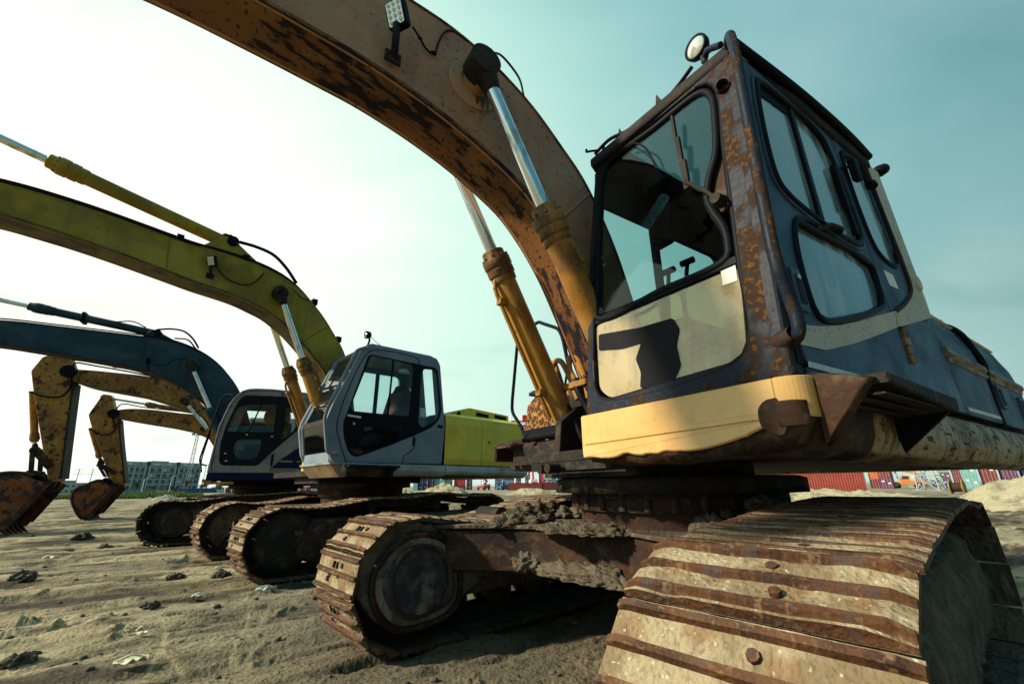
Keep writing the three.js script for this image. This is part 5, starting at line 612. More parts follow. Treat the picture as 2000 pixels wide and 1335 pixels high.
// ---------------------------------------------------------------- dark teal machine with the dirty white cab
{
  const r = machine('excavator', 'excavator with dark teal boom, dirty white cab and black tracks', -5.812, -10.593, 62);
  undercarriage(r, { ...UC2, paths: [path2(0.02), path2(0.0)], seed: 45, fill: 0.5, phase: 0.6, idlerMat: M.steelDark });
  const disc = node(r, 'idler_cover'); add(disc, 'disc', [lathe([1.4, 0.39, -1.36], [1.4, 0.39, -1.44], [[0, 0.26], [0.6, 0.26], [0.9, 0.24], [1, 0.21], [1, 0.001]], 40)], M.rust, 'round reddish rusty disc in the front wheel'); add(disc, 'disc_rim', [tube([...Array(25).keys()].map((i) => { const a = i / 24 * Math.PI * 2; return [1.4 + 0.25 * Math.cos(a), 0.39 + 0.25 * Math.sin(a), -1.43]; }), 0.014, { k: 6, n: 60 })], M.steelDark); for (let i = 0; i < 6; i++) { const a = i * 1.047 + 0.3; add(disc, 'bolt', [rod([1.4 + Math.cos(a) * 0.17, 0.39 + Math.sin(a) * 0.17, -1.43], [1.4 + Math.cos(a) * 0.17, 0.39 + Math.sin(a) * 0.17, -1.452], 0.018, 0.018, 7)], M.rust); }
  lowerHouse(r, { ring: M.steelDark }); const Z = -1.38;
  add(r, 'side_skirt', [extX([[-1.36, 1.275], [-1.4, 1.26], [-1.4, 1.15], [-1.36, 1.12], [-1.2, 1.12], [-1.2, 1.275]], -2.4, 1.08, { b: 0.01 })], M.navy); add(r, 'front_step', [bx(0.98, 1.14, 1.1, 1.16, -1.38, -0.4), bx(0.6, 1.1, 1.06, 1.11, -1.42, -1.36)], M.cyl);
  const cab = node(r, 'cab'); cab.userData.label = 'dirty white cab with rounded roof front and black door glass';
  const side = [[1.085, 1.28], [1.08, 1.5], [1.05, 2.2], [0.95, 2.66], [0.87, 2.84], [0.76, 2.98], [0.64, 3.035], [0.5, 3.055], [0.2, 3.07], [-0.5, 3.05], [-0.62, 2.95], [-0.72, 2.2], [-0.74, 1.28]], dark = [[0.68, 2.88], [0.11, 2.91], [-0.21, 2.9], [-0.3, 2.76], [-0.41, 2.43], [-0.43, 2.2], [-0.25, 2.0], [0.0, 1.72], [0.2, 1.46], [0.27, 1.425], [0.86, 1.43], [0.92, 1.51], [0.955, 1.86], [0.92, 2.21], [0.85, 2.53], [0.77, 2.78]];
  const win = [[0.76, 2.63], [0.56, 2.695], [0.1, 2.72], [0.06, 2.68], [0.04, 2.13], [0.89, 2.105], [0.88, 2.21], [0.82, 2.49]], lw = [[0.67, 1.95], [0.27, 1.97], [0.24, 1.94], [0.23, 1.73], [0.29, 1.59], [0.4, 1.55], [0.58, 1.55], [0.67, 1.63], [0.71, 1.77], [0.69, 1.9]], qw = [[-0.12, 2.69], [-0.23, 2.68], [-0.31, 2.53], [-0.375, 2.28], [-0.35, 2.18], [-0.18, 1.985], [-0.12, 2.01], [-0.17, 2.27]];
  add(cab, 'side_shell', [ext(side, Z, Z + 0.06, { holes: [dark], b: 0.016, bs: 2, r: 0.03, hr: 0.05 })], M.whiteCab);
  const door = node(r, 'door'); add(door, 'door_panel', [ext(dark, Z - 0.002, Z + 0.03, { holes: [win, lw, qw], r: 0.04, hr: 0.04, b: 0.004 })], M.rubber); for (const [n, p] of [['door_pane', win], ['lower_pane', lw], ['quarter_pane', qw]]) add(door, n, [ext(p, Z + 0.008, Z + 0.013, { b: 0.001, r: 0.04 })], n === 'door_pane' ? M.glass : M.glass);
  const seam = (pts) => tube(pts.map((p) => [p[0], p[1], Z - 0.001]), 0.007, { k: 5 }); add(door, 'door_seam', [seam([[1.02, 1.3], [1.03, 1.6], [1.01, 2.17], [0.87, 2.77], [0.76, 2.93], [0.6, 2.985], [-0.01, 3.0], [-0.03, 2.91]]), seam([[-0.04, 1.68], [-0.02, 1.29]])], M.black); add(door, 'hinge', [bx(-0.05, 0.0, 1.44, 1.66, Z - 0.012, Z, 0.003)], M.black); add(door, 'pane_bar', [ext([[0.37, 2.71], [0.34, 2.71], [0.48, 2.11], [0.51, 2.11]], Z - 0.004, Z + 0.012, { b: 0.002 })], M.rubber);
  for (const [x, y] of [[0.84, 1.66], [0.8, 1.51], [0.52, 2.05], [0.05, 2.03]]) add(door, 'door_knob', [lump(x, y, Z - 0.01, 0.022, 0.014, 0.01, 2, 0.05, 1)], M.paper);
  add(cab, 'blue_band', [ext([[-0.03, 1.38], [-0.19, 1.57], [-0.5, 1.82], [-0.73, 1.86], [-0.735, 1.38]], Z - 0.003, Z, { b: 0.001 })], M.navy); for (const p of [[[-0.16, 1.545], [-0.42, 1.535], [-0.42, 1.505], [-0.16, 1.51]], [[-0.5, 1.535], [-0.72, 1.535], [-0.72, 1.505], [-0.5, 1.51]], [[-0.03, 1.37], [-0.72, 1.37], [-0.72, 1.3], [-0.03, 1.31]]]) add(cab, 'white_bar', [ext(p, Z - 0.006, Z - 0.002, { b: 0.001 })], M.whiteCab);
  add(cab, 'right_shell', [ext(side, -0.42, -0.37, { holes: [[[0.7, 2.7], [-0.5, 2.72], [-0.55, 2.0], [0.85, 2.0]]], b: 0.01, hr: 0.06 })], M.whiteCab); add(cab, 'roof', [ext([[0.9, 2.78], [0.76, 2.98], [0.5, 3.06], [-0.5, 3.05], [-0.62, 2.95], [-0.58, 2.9], [0.5, 2.99], [0.72, 2.92], [0.84, 2.76]], -1.34, -0.4, { b: 0.008 })], M.whiteCab);
  add(cab, 'roof_hatch', [ext([[0.4, 3.06], [0.38, 3.085], [-0.25, 3.085], [-0.27, 3.06]], -1.2, -0.55)], M.whiteCab); for (const z of [-1.34, -0.43]) add(cab, 'front_post', [ext([[1.08, 1.3], [1.05, 2.2], [0.95, 2.66], [0.87, 2.84], [0.81, 2.82], [0.89, 2.64], [0.99, 2.2], [1.02, 1.3]], z - 0.03, z + 0.03)], M.whiteCab);
  add(cab, 'windscreen', [ext([[1.07, 1.4], [1.04, 2.2], [0.94, 2.65], [0.86, 2.83], [0.855, 2.83], [0.935, 2.65], [1.035, 2.2], [1.065, 1.4]], -1.32, -0.45, { b: 0 })], M.glass); add(cab, 'front_sill', [bx(1.0, 1.09, 1.28, 1.42, -1.34, -0.42)], M.whiteCab); add(cab, 'rear_wall', [bx(-0.74, -0.68, 1.28, 2.0, -1.36, -0.4), bx(-0.66, -0.6, 2.0, 2.98, -0.6, -0.4)], M.whiteCab); add(cab, 'floor', [bx(-0.7, 1.06, 1.27, 1.31, -1.35, -0.38)], M.dark);
  add(r, 'guard_rail', [tube([[0.9, 2.86, -1.36], [0.98, 2.9, -1.3], [1.08, 2.88, -1.2], [1.14, 2.75, -1.15], [1.28, 1.56, -1.15], [1.25, 1.46, -1.2], [1.12, 1.42, -1.35]], 0.016, { sharp: 0.05, k: 8 }), tube([[1.2, 2.15, -1.1], [1.25, 1.5, -1.1], [1.2, 1.3, -1.15]], 0.012, { k: 6 })], M.black);
  const seat = node(r, 'seat'); add(seat, 'cushion', [bx(0.1, 0.55, 1.75, 1.9, -1.1, -0.7, 0.04)], M.inside); add(seat, 'backrest', [ext([[0.12, 1.85], [0.18, 1.85], [0.05, 2.3], [-0.02, 2.3]], -1.1, -0.7, { b: 0.03 })], M.inside); add(seat, 'pedestal', [bx(0.25, 0.65, 1.4, 1.75, -1.15, -0.7, 0.05)], M.dark);
  add(r, 'controls', [tube([[0.7, 1.9, -1.15], [0.6, 2.15, -1.15], [0.45, 2.35, -1.12], [0.5, 2.4, -1.1]], 0.014, { k: 6 }), tube([[0.9, 2.1, -1.1], [0.5, 2.12, -1.1], [0.35, 2.2, -1.1]], 0.012, { k: 6 })], M.inside);
  add(r, 'cab_fan', [lathe([0.0, 2.5, -1.12], [0.02, 2.5, -1.0], [[0, 0.04], [0.05, 0.2], [0.35, 0.27], [0.8, 0.27], [1, 0.2], [1, 0.01]], 28)], M.yellowDark);
  add(r, 'engine_hood', [extX([[-1.36, 1.28], [-1.38, 1.95], [-1.25, 2.1], [1.25, 2.1], [1.38, 1.28]], -2.5, -0.78, { b: 0.03 })], M.whiteCab); add(r, 'counterweight', [extY([[-2.5, -1.34], [-2.8, -1.1], [-2.9, 0], [-2.8, 1.1], [-2.5, 1.34]], 1.1, 1.95, { b: 0.05 })], M.navy); add(r, 'right_tank', [bx(-0.6, 0.5, 1.1, 1.9, 0.5, 1.35, 0.03)], M.whiteCab);
  const top = [[5.9, 4.1], [5.18, 4.2], [4.4, 4.21], [3.68, 4.21], [3.15, 4.21], [2.7, 4.2], [2.4, 4.17], [2.03, 4.07], [1.64, 3.89], [1.28, 3.62], [0.92, 3.18], [0.6, 2.5], [0.4, 1.7]], bot = [[5.9, 3.74], [5.06, 3.72], [4.32, 3.65], [3.54, 3.57], [3.02, 3.5], [2.58, 3.4], [2.22, 3.26], [1.9, 3.08], [1.59, 2.84], [1.24, 2.4], [0.95, 2.0], [0.75, 1.6]];
  boom(r, { top, bot, z0: -0.28, z1: 0.1, mat: M.tealBoom, under: M.steelDark, pin: [1.93, 3.66], pinL: 0.16, bossR: 0.18, seams: [[[2.85, 4.2], [2.88, 3.46]]], label: 'long dark teal boom crossing in front of two ochre booms' });
  hyd(r, 'boom_cylinder', [0.72, 1.5, -0.4], [1.93, 3.66, -0.4], { f: 0.56, r: 0.085, mat: M.tealBoom, pipe: 1 }); hyd(r, 'boom_cylinder', [0.72, 1.5, 0.26], [1.93, 3.66, 0.26], { f: 0.56, r: 0.085, mat: M.tealBoom });
  hyd(r, 'arm_cylinder', [2.72, 4.37, -0.08], [6.1, 4.78, -0.08], { f: 0.66, r: 0.085, mat: M.tealBoom }); add(r, 'cylinder_lug', [ext([[3.0, 4.2], [2.85, 4.42], [2.7, 4.46], [2.62, 4.36], [2.1, 4.1]], -0.2, -0.15), ext([[3.0, 4.2], [2.85, 4.42], [2.7, 4.46], [2.62, 4.36], [2.1, 4.1]], 0, 0.05)], M.tealBoom); add(r, 'lug_pin', [rod([2.72, 4.37, -0.25], [2.72, 4.37, 0.1], 0.07, 0.07, 12)], M.black);
  add(r, 'lug_hose', [tube([[2.75, 4.44, -0.2], [2.5, 4.5, -0.2], [2.25, 4.48, -0.2], [2.05, 4.33, -0.2], [1.9, 4.12, -0.2]], 0.022, { k: 7 }), tube([[2.4, 4.3, -0.15], [2.15, 4.3, -0.15], [1.95, 4.1, -0.15]], 0.018, { k: 7 }), tube([[3.5, 4.5, -0.2], [3.2, 4.56, -0.2], [2.95, 4.46, -0.2]], 0.014, { k: 6 })], M.rubber);
  const off = (h, z) => tube(top.slice(0, 11).map((p, i) => { const a = top[Math.max(0, i - 1)], b = top[i + 1], l = Math.hypot(b[0] - a[0], b[1] - a[1]); return [p[0] + (a[1] - b[1]) / l * h, p[1] + Math.abs(b[0] - a[0]) / l * h, z]; }), 0.015, { k: 6 }); add(r, 'oil_line', [off(0.06, -0.24)], M.black); add(r, 'oil_line', [off(0.06, -0.1)], M.black); add(r, 'cylinder_clamp', [bx(4.02, 4.08, 4.42, 4.64, -0.2, 0.05)], M.black);
  workLamp(r, 'boom_lamp', 2.72, 3.66, -0.34, { yaw: 1.3, pit: 0.1, s: 1.1, reach: 0.06 }); add(r, 'lamp_wire', [tube([[2.6, 3.6, -0.29], [2.4, 3.65, -0.285], [2.25, 3.78, -0.285], [2.1, 3.8, -0.285], [1.75, 3.82, -0.285]], 0.007, { k: 5 })], M.black);
  machines.push(r);
}
// ---------------------------------------------------------------- the two ochre machines behind it, bucket on the ground
function diggerFar(label, gx, gz, gy, azDeg, D) { // local origin lies under the bucket teeth, the house 5.2 m behind
  const r = machine('excavator', label, gx, gz, azDeg); r.position.y = gy; const S = D.scale ?? 1;
  boom(r, { top: D.top, bot: D.bot, z0: -0.22, z1: 0.22, mat: M.ochre, under: M.yellowDark, seams: D.seams });
  const arm = node(r, 'arm'); add(arm, 'arm_box', [ext(D.arm, -0.2, 0.2, { b: 0.012, r: 0.05 })], M.ochre); add(arm, 'rear_plate', [ribbon(D.strip, -0.23, 0.23, 0.05, -1)], M.steelDark); add(arm, 'pivot', [rod([...D.piv, -0.34], [...D.piv, 0.34], 0.16, 0.16, 20)], M.black);
  hyd(r, 'bucket_cylinder', [...D.bc[0], 0], [...D.bc[1], 0], { f: 0.86, r: 0.075, mat: M.ochre }); hyd(r, 'arm_cylinder', [...D.ac[1], 0], [...D.ac[0], 0], { f: 0.6, r: 0.08, mat: M.ochre });
  const lk = node(r, 'bucket_link'); for (const z of [-0.24, 0.24]) { add(lk, 'tilt_lever', [ext([[D.l[0][0] - 0.05, D.l[0][1] + 0.06], [D.l[0][0] + 0.06, D.l[0][1] - 0.02], [D.l[1][0] + 0.06, D.l[1][1] - 0.06], [D.l[1][0] - 0.06, D.l[1][1] + 0.05]], z - 0.025, z + 0.025, { r: 0.04 })], M.rust); add(lk, 'push_link', [ext([[D.l[0][0] - 0.05, D.l[0][1]], [D.l[0][0] + 0.05, D.l[0][1]], [D.l[2][0] + 0.05, D.l[2][1]], [D.l[2][0] - 0.05, D.l[2][1]]], z - 0.05, z - 0.02, { r: 0.03 })], M.rust); }
  add(lk, 'link_pin', [rod([...D.l[0], -0.32], [...D.l[0], 0.32], 0.05, 0.05, 12)], M.steelDark);
  const b = node(r, 'bucket'); b.userData.label = 'rusty orange digging bucket with its teeth on the sand'; const [p0, p1] = D.bp;
  for (const z of [-0.52, 0.49]) add(b, 'side_plate', [ext(D.bucket, z, z + 0.03, { r: 0.03 })], M.flakeBucket);
  add(b, 'shell', [ribbon(D.shell, -0.535, 0.535, 0.045, 1)], M.steelDark); add(b, 'rim_band', [tube(D.shell.map((p) => [p[0], p[1], -0.525]), 0.03, { k: 6 })], M.steelDark); add(b, 'lip_strip', [ext(D.lip, -0.545, -0.5, { b: 0.006 }), ext(D.lip, 0.5, 0.545, { b: 0.006 })], M.rust);
  for (const z of [-0.17, 0.12]) add(b, 'ear', [ext([[p0[0] - 0.13, p0[1] - 0.1], [p0[0] - 0.1, p0[1] + 0.1], [p0[0] + 0.1, p0[1] + 0.12], [p1[0], p1[1] + 0.1], [p1[0] + 0.12, p1[1]], [p1[0] + 0.1, p1[1] - 0.25], [p0[0] + 0.1, p0[1] - 0.25]], z, z + 0.05, { r: 0.06 })], M.rust); for (const p of [p0, p1]) add(b, 'bucket_pin', [rod([...p, -0.36], [...p, 0.36], 0.075, 0.075, 14)], M.steelDark);
  const [t0, t1] = D.tooth; for (let i = 0; i < 5; i++) { const z = -0.46 + i * 0.23, dx = t1[0] - t0[0], dy = t1[1] - t0[1], l = Math.hypot(dx, dy), nx = -dy / l * 0.05, ny = dx / l * 0.05; add(b, 'tooth', [ext([[t0[0] + nx, t0[1] + ny], [t0[0] - nx, t0[1] - ny], [t1[0] - nx * 0.2, t1[1] - ny * 0.2], [t1[0] + nx * 0.2, t1[1] + ny * 0.2]], z - 0.045, z + 0.045)], M.rust); }
  add(r, 'arm_hose', D.hose.map((h) => tube(h, 0.022, { k: 6 })), M.black);
  // house, mostly hidden behind the machine in front
  const ox = -5.25, gb = (n, g, m) => add(r, n, [g.translate(ox, 0, 0)], m);
  for (const z of [-1.2, 1.2]) { const t = node(r, 'track'); t.position.x = ox; add(t, 'belt', [ext([[-1.6, 0.86], [1.6, 0.82], [1.88, 0.68], [1.97, 0.42], [1.85, 0.12], [1.6, 0.0], [-1.6, 0.0], [-1.9, 0.15], [-1.97, 0.45], [-1.86, 0.72]], z - 0.3, z + 0.3, { r: 0.12, b: 0.02 })], M.mud); }
  gb('lower_frame', bx(-1.0, 1.0, 0.42, 0.7, -1, 1, 0.03), M.rust); gb('slewing_ring', lathe([0, 0.7, 0], [0, 1.05, 0], [[0, 0.62], [0.6, 0.62], [0.62, 0.75], [1, 0.75]], 32), M.steelDark);
  gb('house_deck', bx(-2.6, 1.05, 1.05, 1.3, -1.36, 1.36, 0.03), M.ochre); gb('engine_hood', bx(-2.6, -0.65, 1.3, 2.1, -1.34, 1.34, 0.06), M.ochre); gb('cab_shell', ext([[1.05, 1.3], [1.1, 1.9], [0.8, 2.9], [-0.45, 2.95], [-0.6, 1.3]], -1.36, -0.4, { b: 0.03, r: 0.06 }), M.cream);
  for (const z of [-1.375, -0.385]) gb('cab_window', ext([[0.95, 1.75], [1.0, 1.9], [0.72, 2.78], [-0.3, 2.8], [-0.4, 1.75]], z - 0.006, z + 0.006, { r: 0.05, b: 0.002 }), M.tint);
  hyd(r, 'boom_cylinder', [ox + 0.75, 1.4, -0.36], [D.mid[0], D.mid[1], -0.36], { f: 0.62, r: 0.08, mat: M.ochre }); hyd(r, 'boom_cylinder', [ox + 0.75, 1.4, 0.36], [D.mid[0], D.mid[1], 0.36], { f: 0.62, r: 0.08, mat: M.ochre });
  machines.push(r);
}
T.bucket = surf(512, 1.3, (u, v) => { const lo = fbm(u, v, 3, 3, 4, 701), bl = fbm(u, v, 5, 5, 5, 705, 0.62), hi = fbm(u, v, 40, 40, 4, 709), k = sst(-0.05, 0.2, bl + 0.12 * hi); let c = mix3([0.24, 0.075, 0.014], [0.15, 0.04, 0.01], sst(-0.4, 0.4, lo + 0.5 * hi)); c = mix3(c, [0.024, 0.018, 0.022], k); c = mix3(c, [0.12, 0.1, 0.075], 0.35 * sst(0.1, 0.6, fbm(u, v, 8, 8, 4, 713))); return [c[0], c[1], c[2], 0.5 + 0.3 * hi, 0.7]; });
M.flakeBucket = mat(T.bucket, { bump: 0.006 });
diggerFar('nearer ochre excavator, arm hanging straight down at the left edge', -12.1, -11.296, 0, 62, {
  top: [[0.1, 4.05], [-0.2, 4.08], [-0.52, 4.09], [-1.0, 4.08], [-1.61, 4.06], [-2.17, 3.97], [-2.63, 3.73], [-3.06, 3.41], [-3.8, 2.6], [-4.5, 1.9], [-4.9, 1.45]], bot: [[0.12, 3.92], [-0.05, 3.8], [-0.19, 3.75], [-0.54, 3.64], [-1.1, 3.56], [-1.73, 3.47], [-2.45, 3.27], [-3.14, 3.02], [-3.7, 2.3], [-4.2, 1.65], [-4.5, 1.35]], mid: [-2.7, 3.4],
  arm: [[0.1, 4.45], [0.3, 4.5], [0.6, 4.35], [0.72, 3.95], [0.52, 3.36], [-0.14, 1.6], [-0.32, 1.15], [-0.5, 1.2], [-0.45, 1.6], [-0.17, 3.7], [-0.05, 4.15]], strip: [[-0.15, 3.72], [-0.32, 2.5], [-0.5, 1.25]], piv: [-0.02, 4.0], bc: [[0.62, 3.44], [0.2, 1.95]], ac: [[0.35, 4.42], [-2.4, 4.3]], l: [[0.15, 1.95], [-0.27, 1.53], [0.05, 1.45]],
  bp: [[-0.32, 1.15], [0.05, 1.38]], bucket: [[-0.42, 1.12], [-0.02, 0.3], [0.06, 0.12], [0.6, 0.12], [0.95, 0.45], [1.02, 0.85], [0.85, 1.15], [0.55, 1.32], [0.15, 1.36]], shell: [[-0.1, 1.3], [0.2, 1.38], [0.55, 1.34], [0.85, 1.16], [1.02, 0.85], [0.96, 0.45], [0.62, 0.16], [0.3, 0.06]], lip: [[-0.45, 1.1], [-0.36, 1.16], [0.08, 0.25], [-0.02, 0.2]], tooth: [[0.22, 0.16], [0.0, -0.02]],
  seams: [[[-0.7, 4.08], [-0.78, 3.62]]], hose: [[[-0.1, 4.12, -0.22], [-0.05, 4.25, -0.2], [-0.6, 4.22, -0.2], [-1.6, 4.1, -0.2], [-2.2, 4.0, -0.2]], [[0.6, 3.4, -0.22], [0.3, 3.3, -0.25], [-0.02, 3.32, -0.25], [-0.15, 3.55, -0.25], [-0.1, 3.9, -0.24]]] });
diggerFar('farther ochre excavator, smaller bucket in front of the grey building', -14.598, -15.939, 0, 62, {
  top: [[0.3, 3.72], [0.0, 3.8], [-0.3, 3.84], [-0.9, 3.84], [-1.65, 3.78], [-2.48, 3.68], [-2.79, 3.3], [-3.3, 2.6], [-4.3, 1.9], [-4.9, 1.45]], bot: [[0.3, 3.55], [0.12, 3.48], [-0.25, 3.41], [-0.9, 3.31], [-1.67, 3.2], [-2.29, 3.08], [-2.82, 2.86], [-3.3, 2.2], [-4.2, 1.55], [-4.5, 1.35]], mid: [-2.6, 3.2],
  arm: [[0.45, 4.3], [0.7, 4.32], [0.92, 3.55], [0.79, 3.24], [0.14, 1.97], [-0.25, 1.25], [-0.42, 1.05], [-0.6, 1.17], [-0.2, 2.6], [0.05, 3.45], [0.28, 3.87]], strip: [[0.06, 3.42], [-0.2, 2.5], [-0.6, 1.2]], piv: [0.22, 3.62], bc: [[0.8, 3.1], [0.24, 1.9]], ac: [[0.69, 4.23], [-2.42, 3.85]], l: [[0.22, 1.8], [-0.29, 1.53], [-0.06, 1.4]],
  bp: [[-0.44, 1.12], [-0.09, 1.3]], bucket: [[-0.5, 1.05], [-0.12, 0.3], [0.0, 0.14], [0.25, 0.14], [0.47, 0.45], [0.58, 0.75], [0.56, 0.98], [0.32, 1.12], [0.02, 1.28]], shell: [[-0.1, 1.26], [0.05, 1.28], [0.34, 1.13], [0.57, 0.98], [0.58, 0.72], [0.46, 0.44], [0.27, 0.16], [0.16, 0.06]], lip: [[-0.54, 1.02], [-0.44, 1.08], [0.02, 0.22], [-0.08, 0.17]], tooth: [[0.1, 0.14], [-0.08, -0.06]],
  seams: [[[-0.25, 3.84], [-0.3, 3.42]], [[-1.7, 3.78], [-1.72, 3.2]]], hose: [[[0.2, 3.75, -0.22], [0.1, 3.98, -0.2], [-0.6, 3.92, -0.2], [-1.7, 3.85, -0.2]], [[0.75, 3.05, -0.22], [0.4, 2.85, -0.25], [0.1, 2.95, -0.25], [0.05, 3.3, -0.24]], [[0.3, 3.6, -0.23], [0.15, 3.3, -0.25], [0.12, 3.1, -0.25]]] });
// ---------------------------------------------------------------- ground: furrowed sand reaching the horizon
const FA = 55 * D2R, fu = (x, z) => x * Math.sin(FA) - z * Math.cos(FA), fv = (x, z) => x * Math.cos(FA) + z * Math.sin(FA);
function groundY(x, z, fine = true) {
  const d = Math.hypot(x, z), u = fu(x, z), v = fv(x, z), k = 1 - sst(30, 60, d) * 0.5;
  let h = -0.02 + 0.04 * wfbm(u * 0.3, v * 0.8, 3, 401) * k;
  const r = wfbm(u * 0.45 + 9, v * 1.9 + 3, 4, 411), r2 = wfbm(u * 0.9 + 30, v * 3.1, 4, 421);
  h += (0.04 * r - 0.05 * sst(0.1, 0.5, r2)) * k; h += 0.16 * sst(15, 24, -x * 0.6 - z * 0.6 - 1) * sst(60, 30, d);
  if (fine && d < 40) { h += 0.012 * wfbm(u * 3.5, v * 8, 4, 431) + 0.012 * Math.max(0, wfbm(x * 7, z * 7, 3, 441) - 0.1); const c = wfbm(x * 2.2 + 50, z * 2.2, 3, 445), e = wfbm(x * 13, z * 13, 3, 447); h += 0.05 * sst(0.25, 0.75, c) * Math.max(0, e + 0.25) * sst(1, 2.5, d); }
  if (d > 40) h -= 0.004 * (Math.min(d, 500) - 40);
  return h;
}
function groundC(x, z) {
  const u = fu(x, z), v = fv(x, z), d = Math.hypot(x, z), a = wfbm(u * 0.25 + 3, v * 0.9 + 8, 4, 451), b = wfbm(u * 0.7, v * 2.6, 5, 461), g = wfbm(x * 0.35 + 20, z * 0.35, 3, 471), f = wfbm(u * 1.5 + 7, v * 9, 4, 475);
  let c = mix3([0.4, 0.34, 0.225], [0.15, 0.12, 0.072], sst(-0.4, 0.4, a + 0.8 * b)); c = mix3(c, [0.2, 0.185, 0.14], 0.5 * sst(0, 0.5, g)); c = mix3(c, [0.042, 0.035, 0.03], 0.92 * sst(0.08, 0.42, b * 0.9 + 0.4 * a - 0.03)); c = mix3(c, [0.036, 0.03, 0.026], 0.7 * sst(0.15, 0.55, f));
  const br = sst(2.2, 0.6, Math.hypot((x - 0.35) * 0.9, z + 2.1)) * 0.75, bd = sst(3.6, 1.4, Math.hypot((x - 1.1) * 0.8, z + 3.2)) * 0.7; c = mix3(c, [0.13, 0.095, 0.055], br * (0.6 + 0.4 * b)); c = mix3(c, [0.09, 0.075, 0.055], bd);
  for (const [x0, z0, x1, z1, w, n] of [[-3.1, -4.3, -1.75, -2.35, 0.16, 3], [-2.55, -4.5, -1.4, -2.6, 0.2, 4], [-2.9, -3.6, -1.7, -2.7, 0.1, 2]]) { const dx = x1 - x0, dz = z1 - z0, l = Math.hypot(dx, dz), t = ((x - x0) * dx + (z - z0) * dz) / (l * l); if (t < 0 || t > 1) continue; const q = ((x - x0) * dz - (z - z0) * dx) / l + 0.07 * Math.sin(t * 4 + n); if (Math.abs(q) > w) continue; const s = Math.pow(0.5 + 0.5 * Math.cos(q / w * Math.PI * n), 6) * (1 - Math.abs(q) / w) * sst(0, 0.25, t) * sst(1, 0.75, t) * (0.6 + 0.6 * b); c = mix3(c, [0.42, 0.35, 0.21], Math.max(0, Math.min(0.6, s))); }
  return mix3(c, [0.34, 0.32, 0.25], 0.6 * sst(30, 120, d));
}
{
  T.sand = surf(1024, 1.6, (u, v) => { const lo = fbm(u, v, 5, 5, 4, 801), hi = fbm(u, v, 64, 64, 4, 805), md = fbm(u, v, 20, 20, 4, 809); let k = 0.86 + 0.12 * lo + 0.16 * hi + 0.1 * md; k *= 1 - 0.6 * sst(0.35, 0.6, fbm(u, v, 40, 40, 3, 813)); const w = sst(0.66, 0.72, fbm(u, v, 90, 90, 2, 817)); return [lerp(k, 1, w), lerp(k, 1, w) * 0.985, lerp(k, 1, w) * 0.95, 0.5 + 0.2 * md + 0.3 * hi, 0.95]; });
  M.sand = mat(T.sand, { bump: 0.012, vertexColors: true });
  const pos = [], col = [], uv = [], idx = []; let base = 0;
  const patch = (r0, r1, nr, a0, a1, na) => {
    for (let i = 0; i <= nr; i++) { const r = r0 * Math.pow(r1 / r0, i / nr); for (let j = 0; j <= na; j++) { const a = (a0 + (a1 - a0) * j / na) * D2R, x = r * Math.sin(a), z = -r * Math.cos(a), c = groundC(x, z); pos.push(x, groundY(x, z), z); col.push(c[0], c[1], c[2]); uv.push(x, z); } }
    for (let i = 0; i < nr; i++) for (let j = 0; j < na; j++) { const p = base + i * (na + 1) + j, q = p + na + 1; idx.push(p, p + 1, q + 1, p, q + 1, q); }
    base += (nr + 1) * (na + 1);
  };
  patch(0.7, 70, 560, -62, 62, 760); patch(70, 5600, 70, -62, 62, 190); patch(0.7, 5600, 70, 62, 298, 90); patch(0.01, 0.7, 2, 0, 360, 48);
  const g = new THREE.BufferGeometry(); g.setAttribute('position', new THREE.Float32BufferAttribute(pos, 3)); g.setAttribute('color', new THREE.Float32BufferAttribute(col, 3)); g.setAttribute('uv', new THREE.Float32BufferAttribute(uv, 2)); g.setIndex(idx); g.computeVertexNormals();
  { const n = g.attributes.normal; if (n.getY(0) < 0) { for (let i = 0; i < idx.length; i += 3) { const t = idx[i]; idx[i] = idx[i + 1]; idx[i + 1] = t; } g.setIndex(idx); g.computeVertexNormals(); } }
  const o = new THREE.Mesh(g, M.sand); o.name = 'ground'; o.receiveShadow = true; o.castShadow = true; tag(o, 'furrowed sand ground with dark damp streaks', null, null, 'structure'); scene.add(o);
}
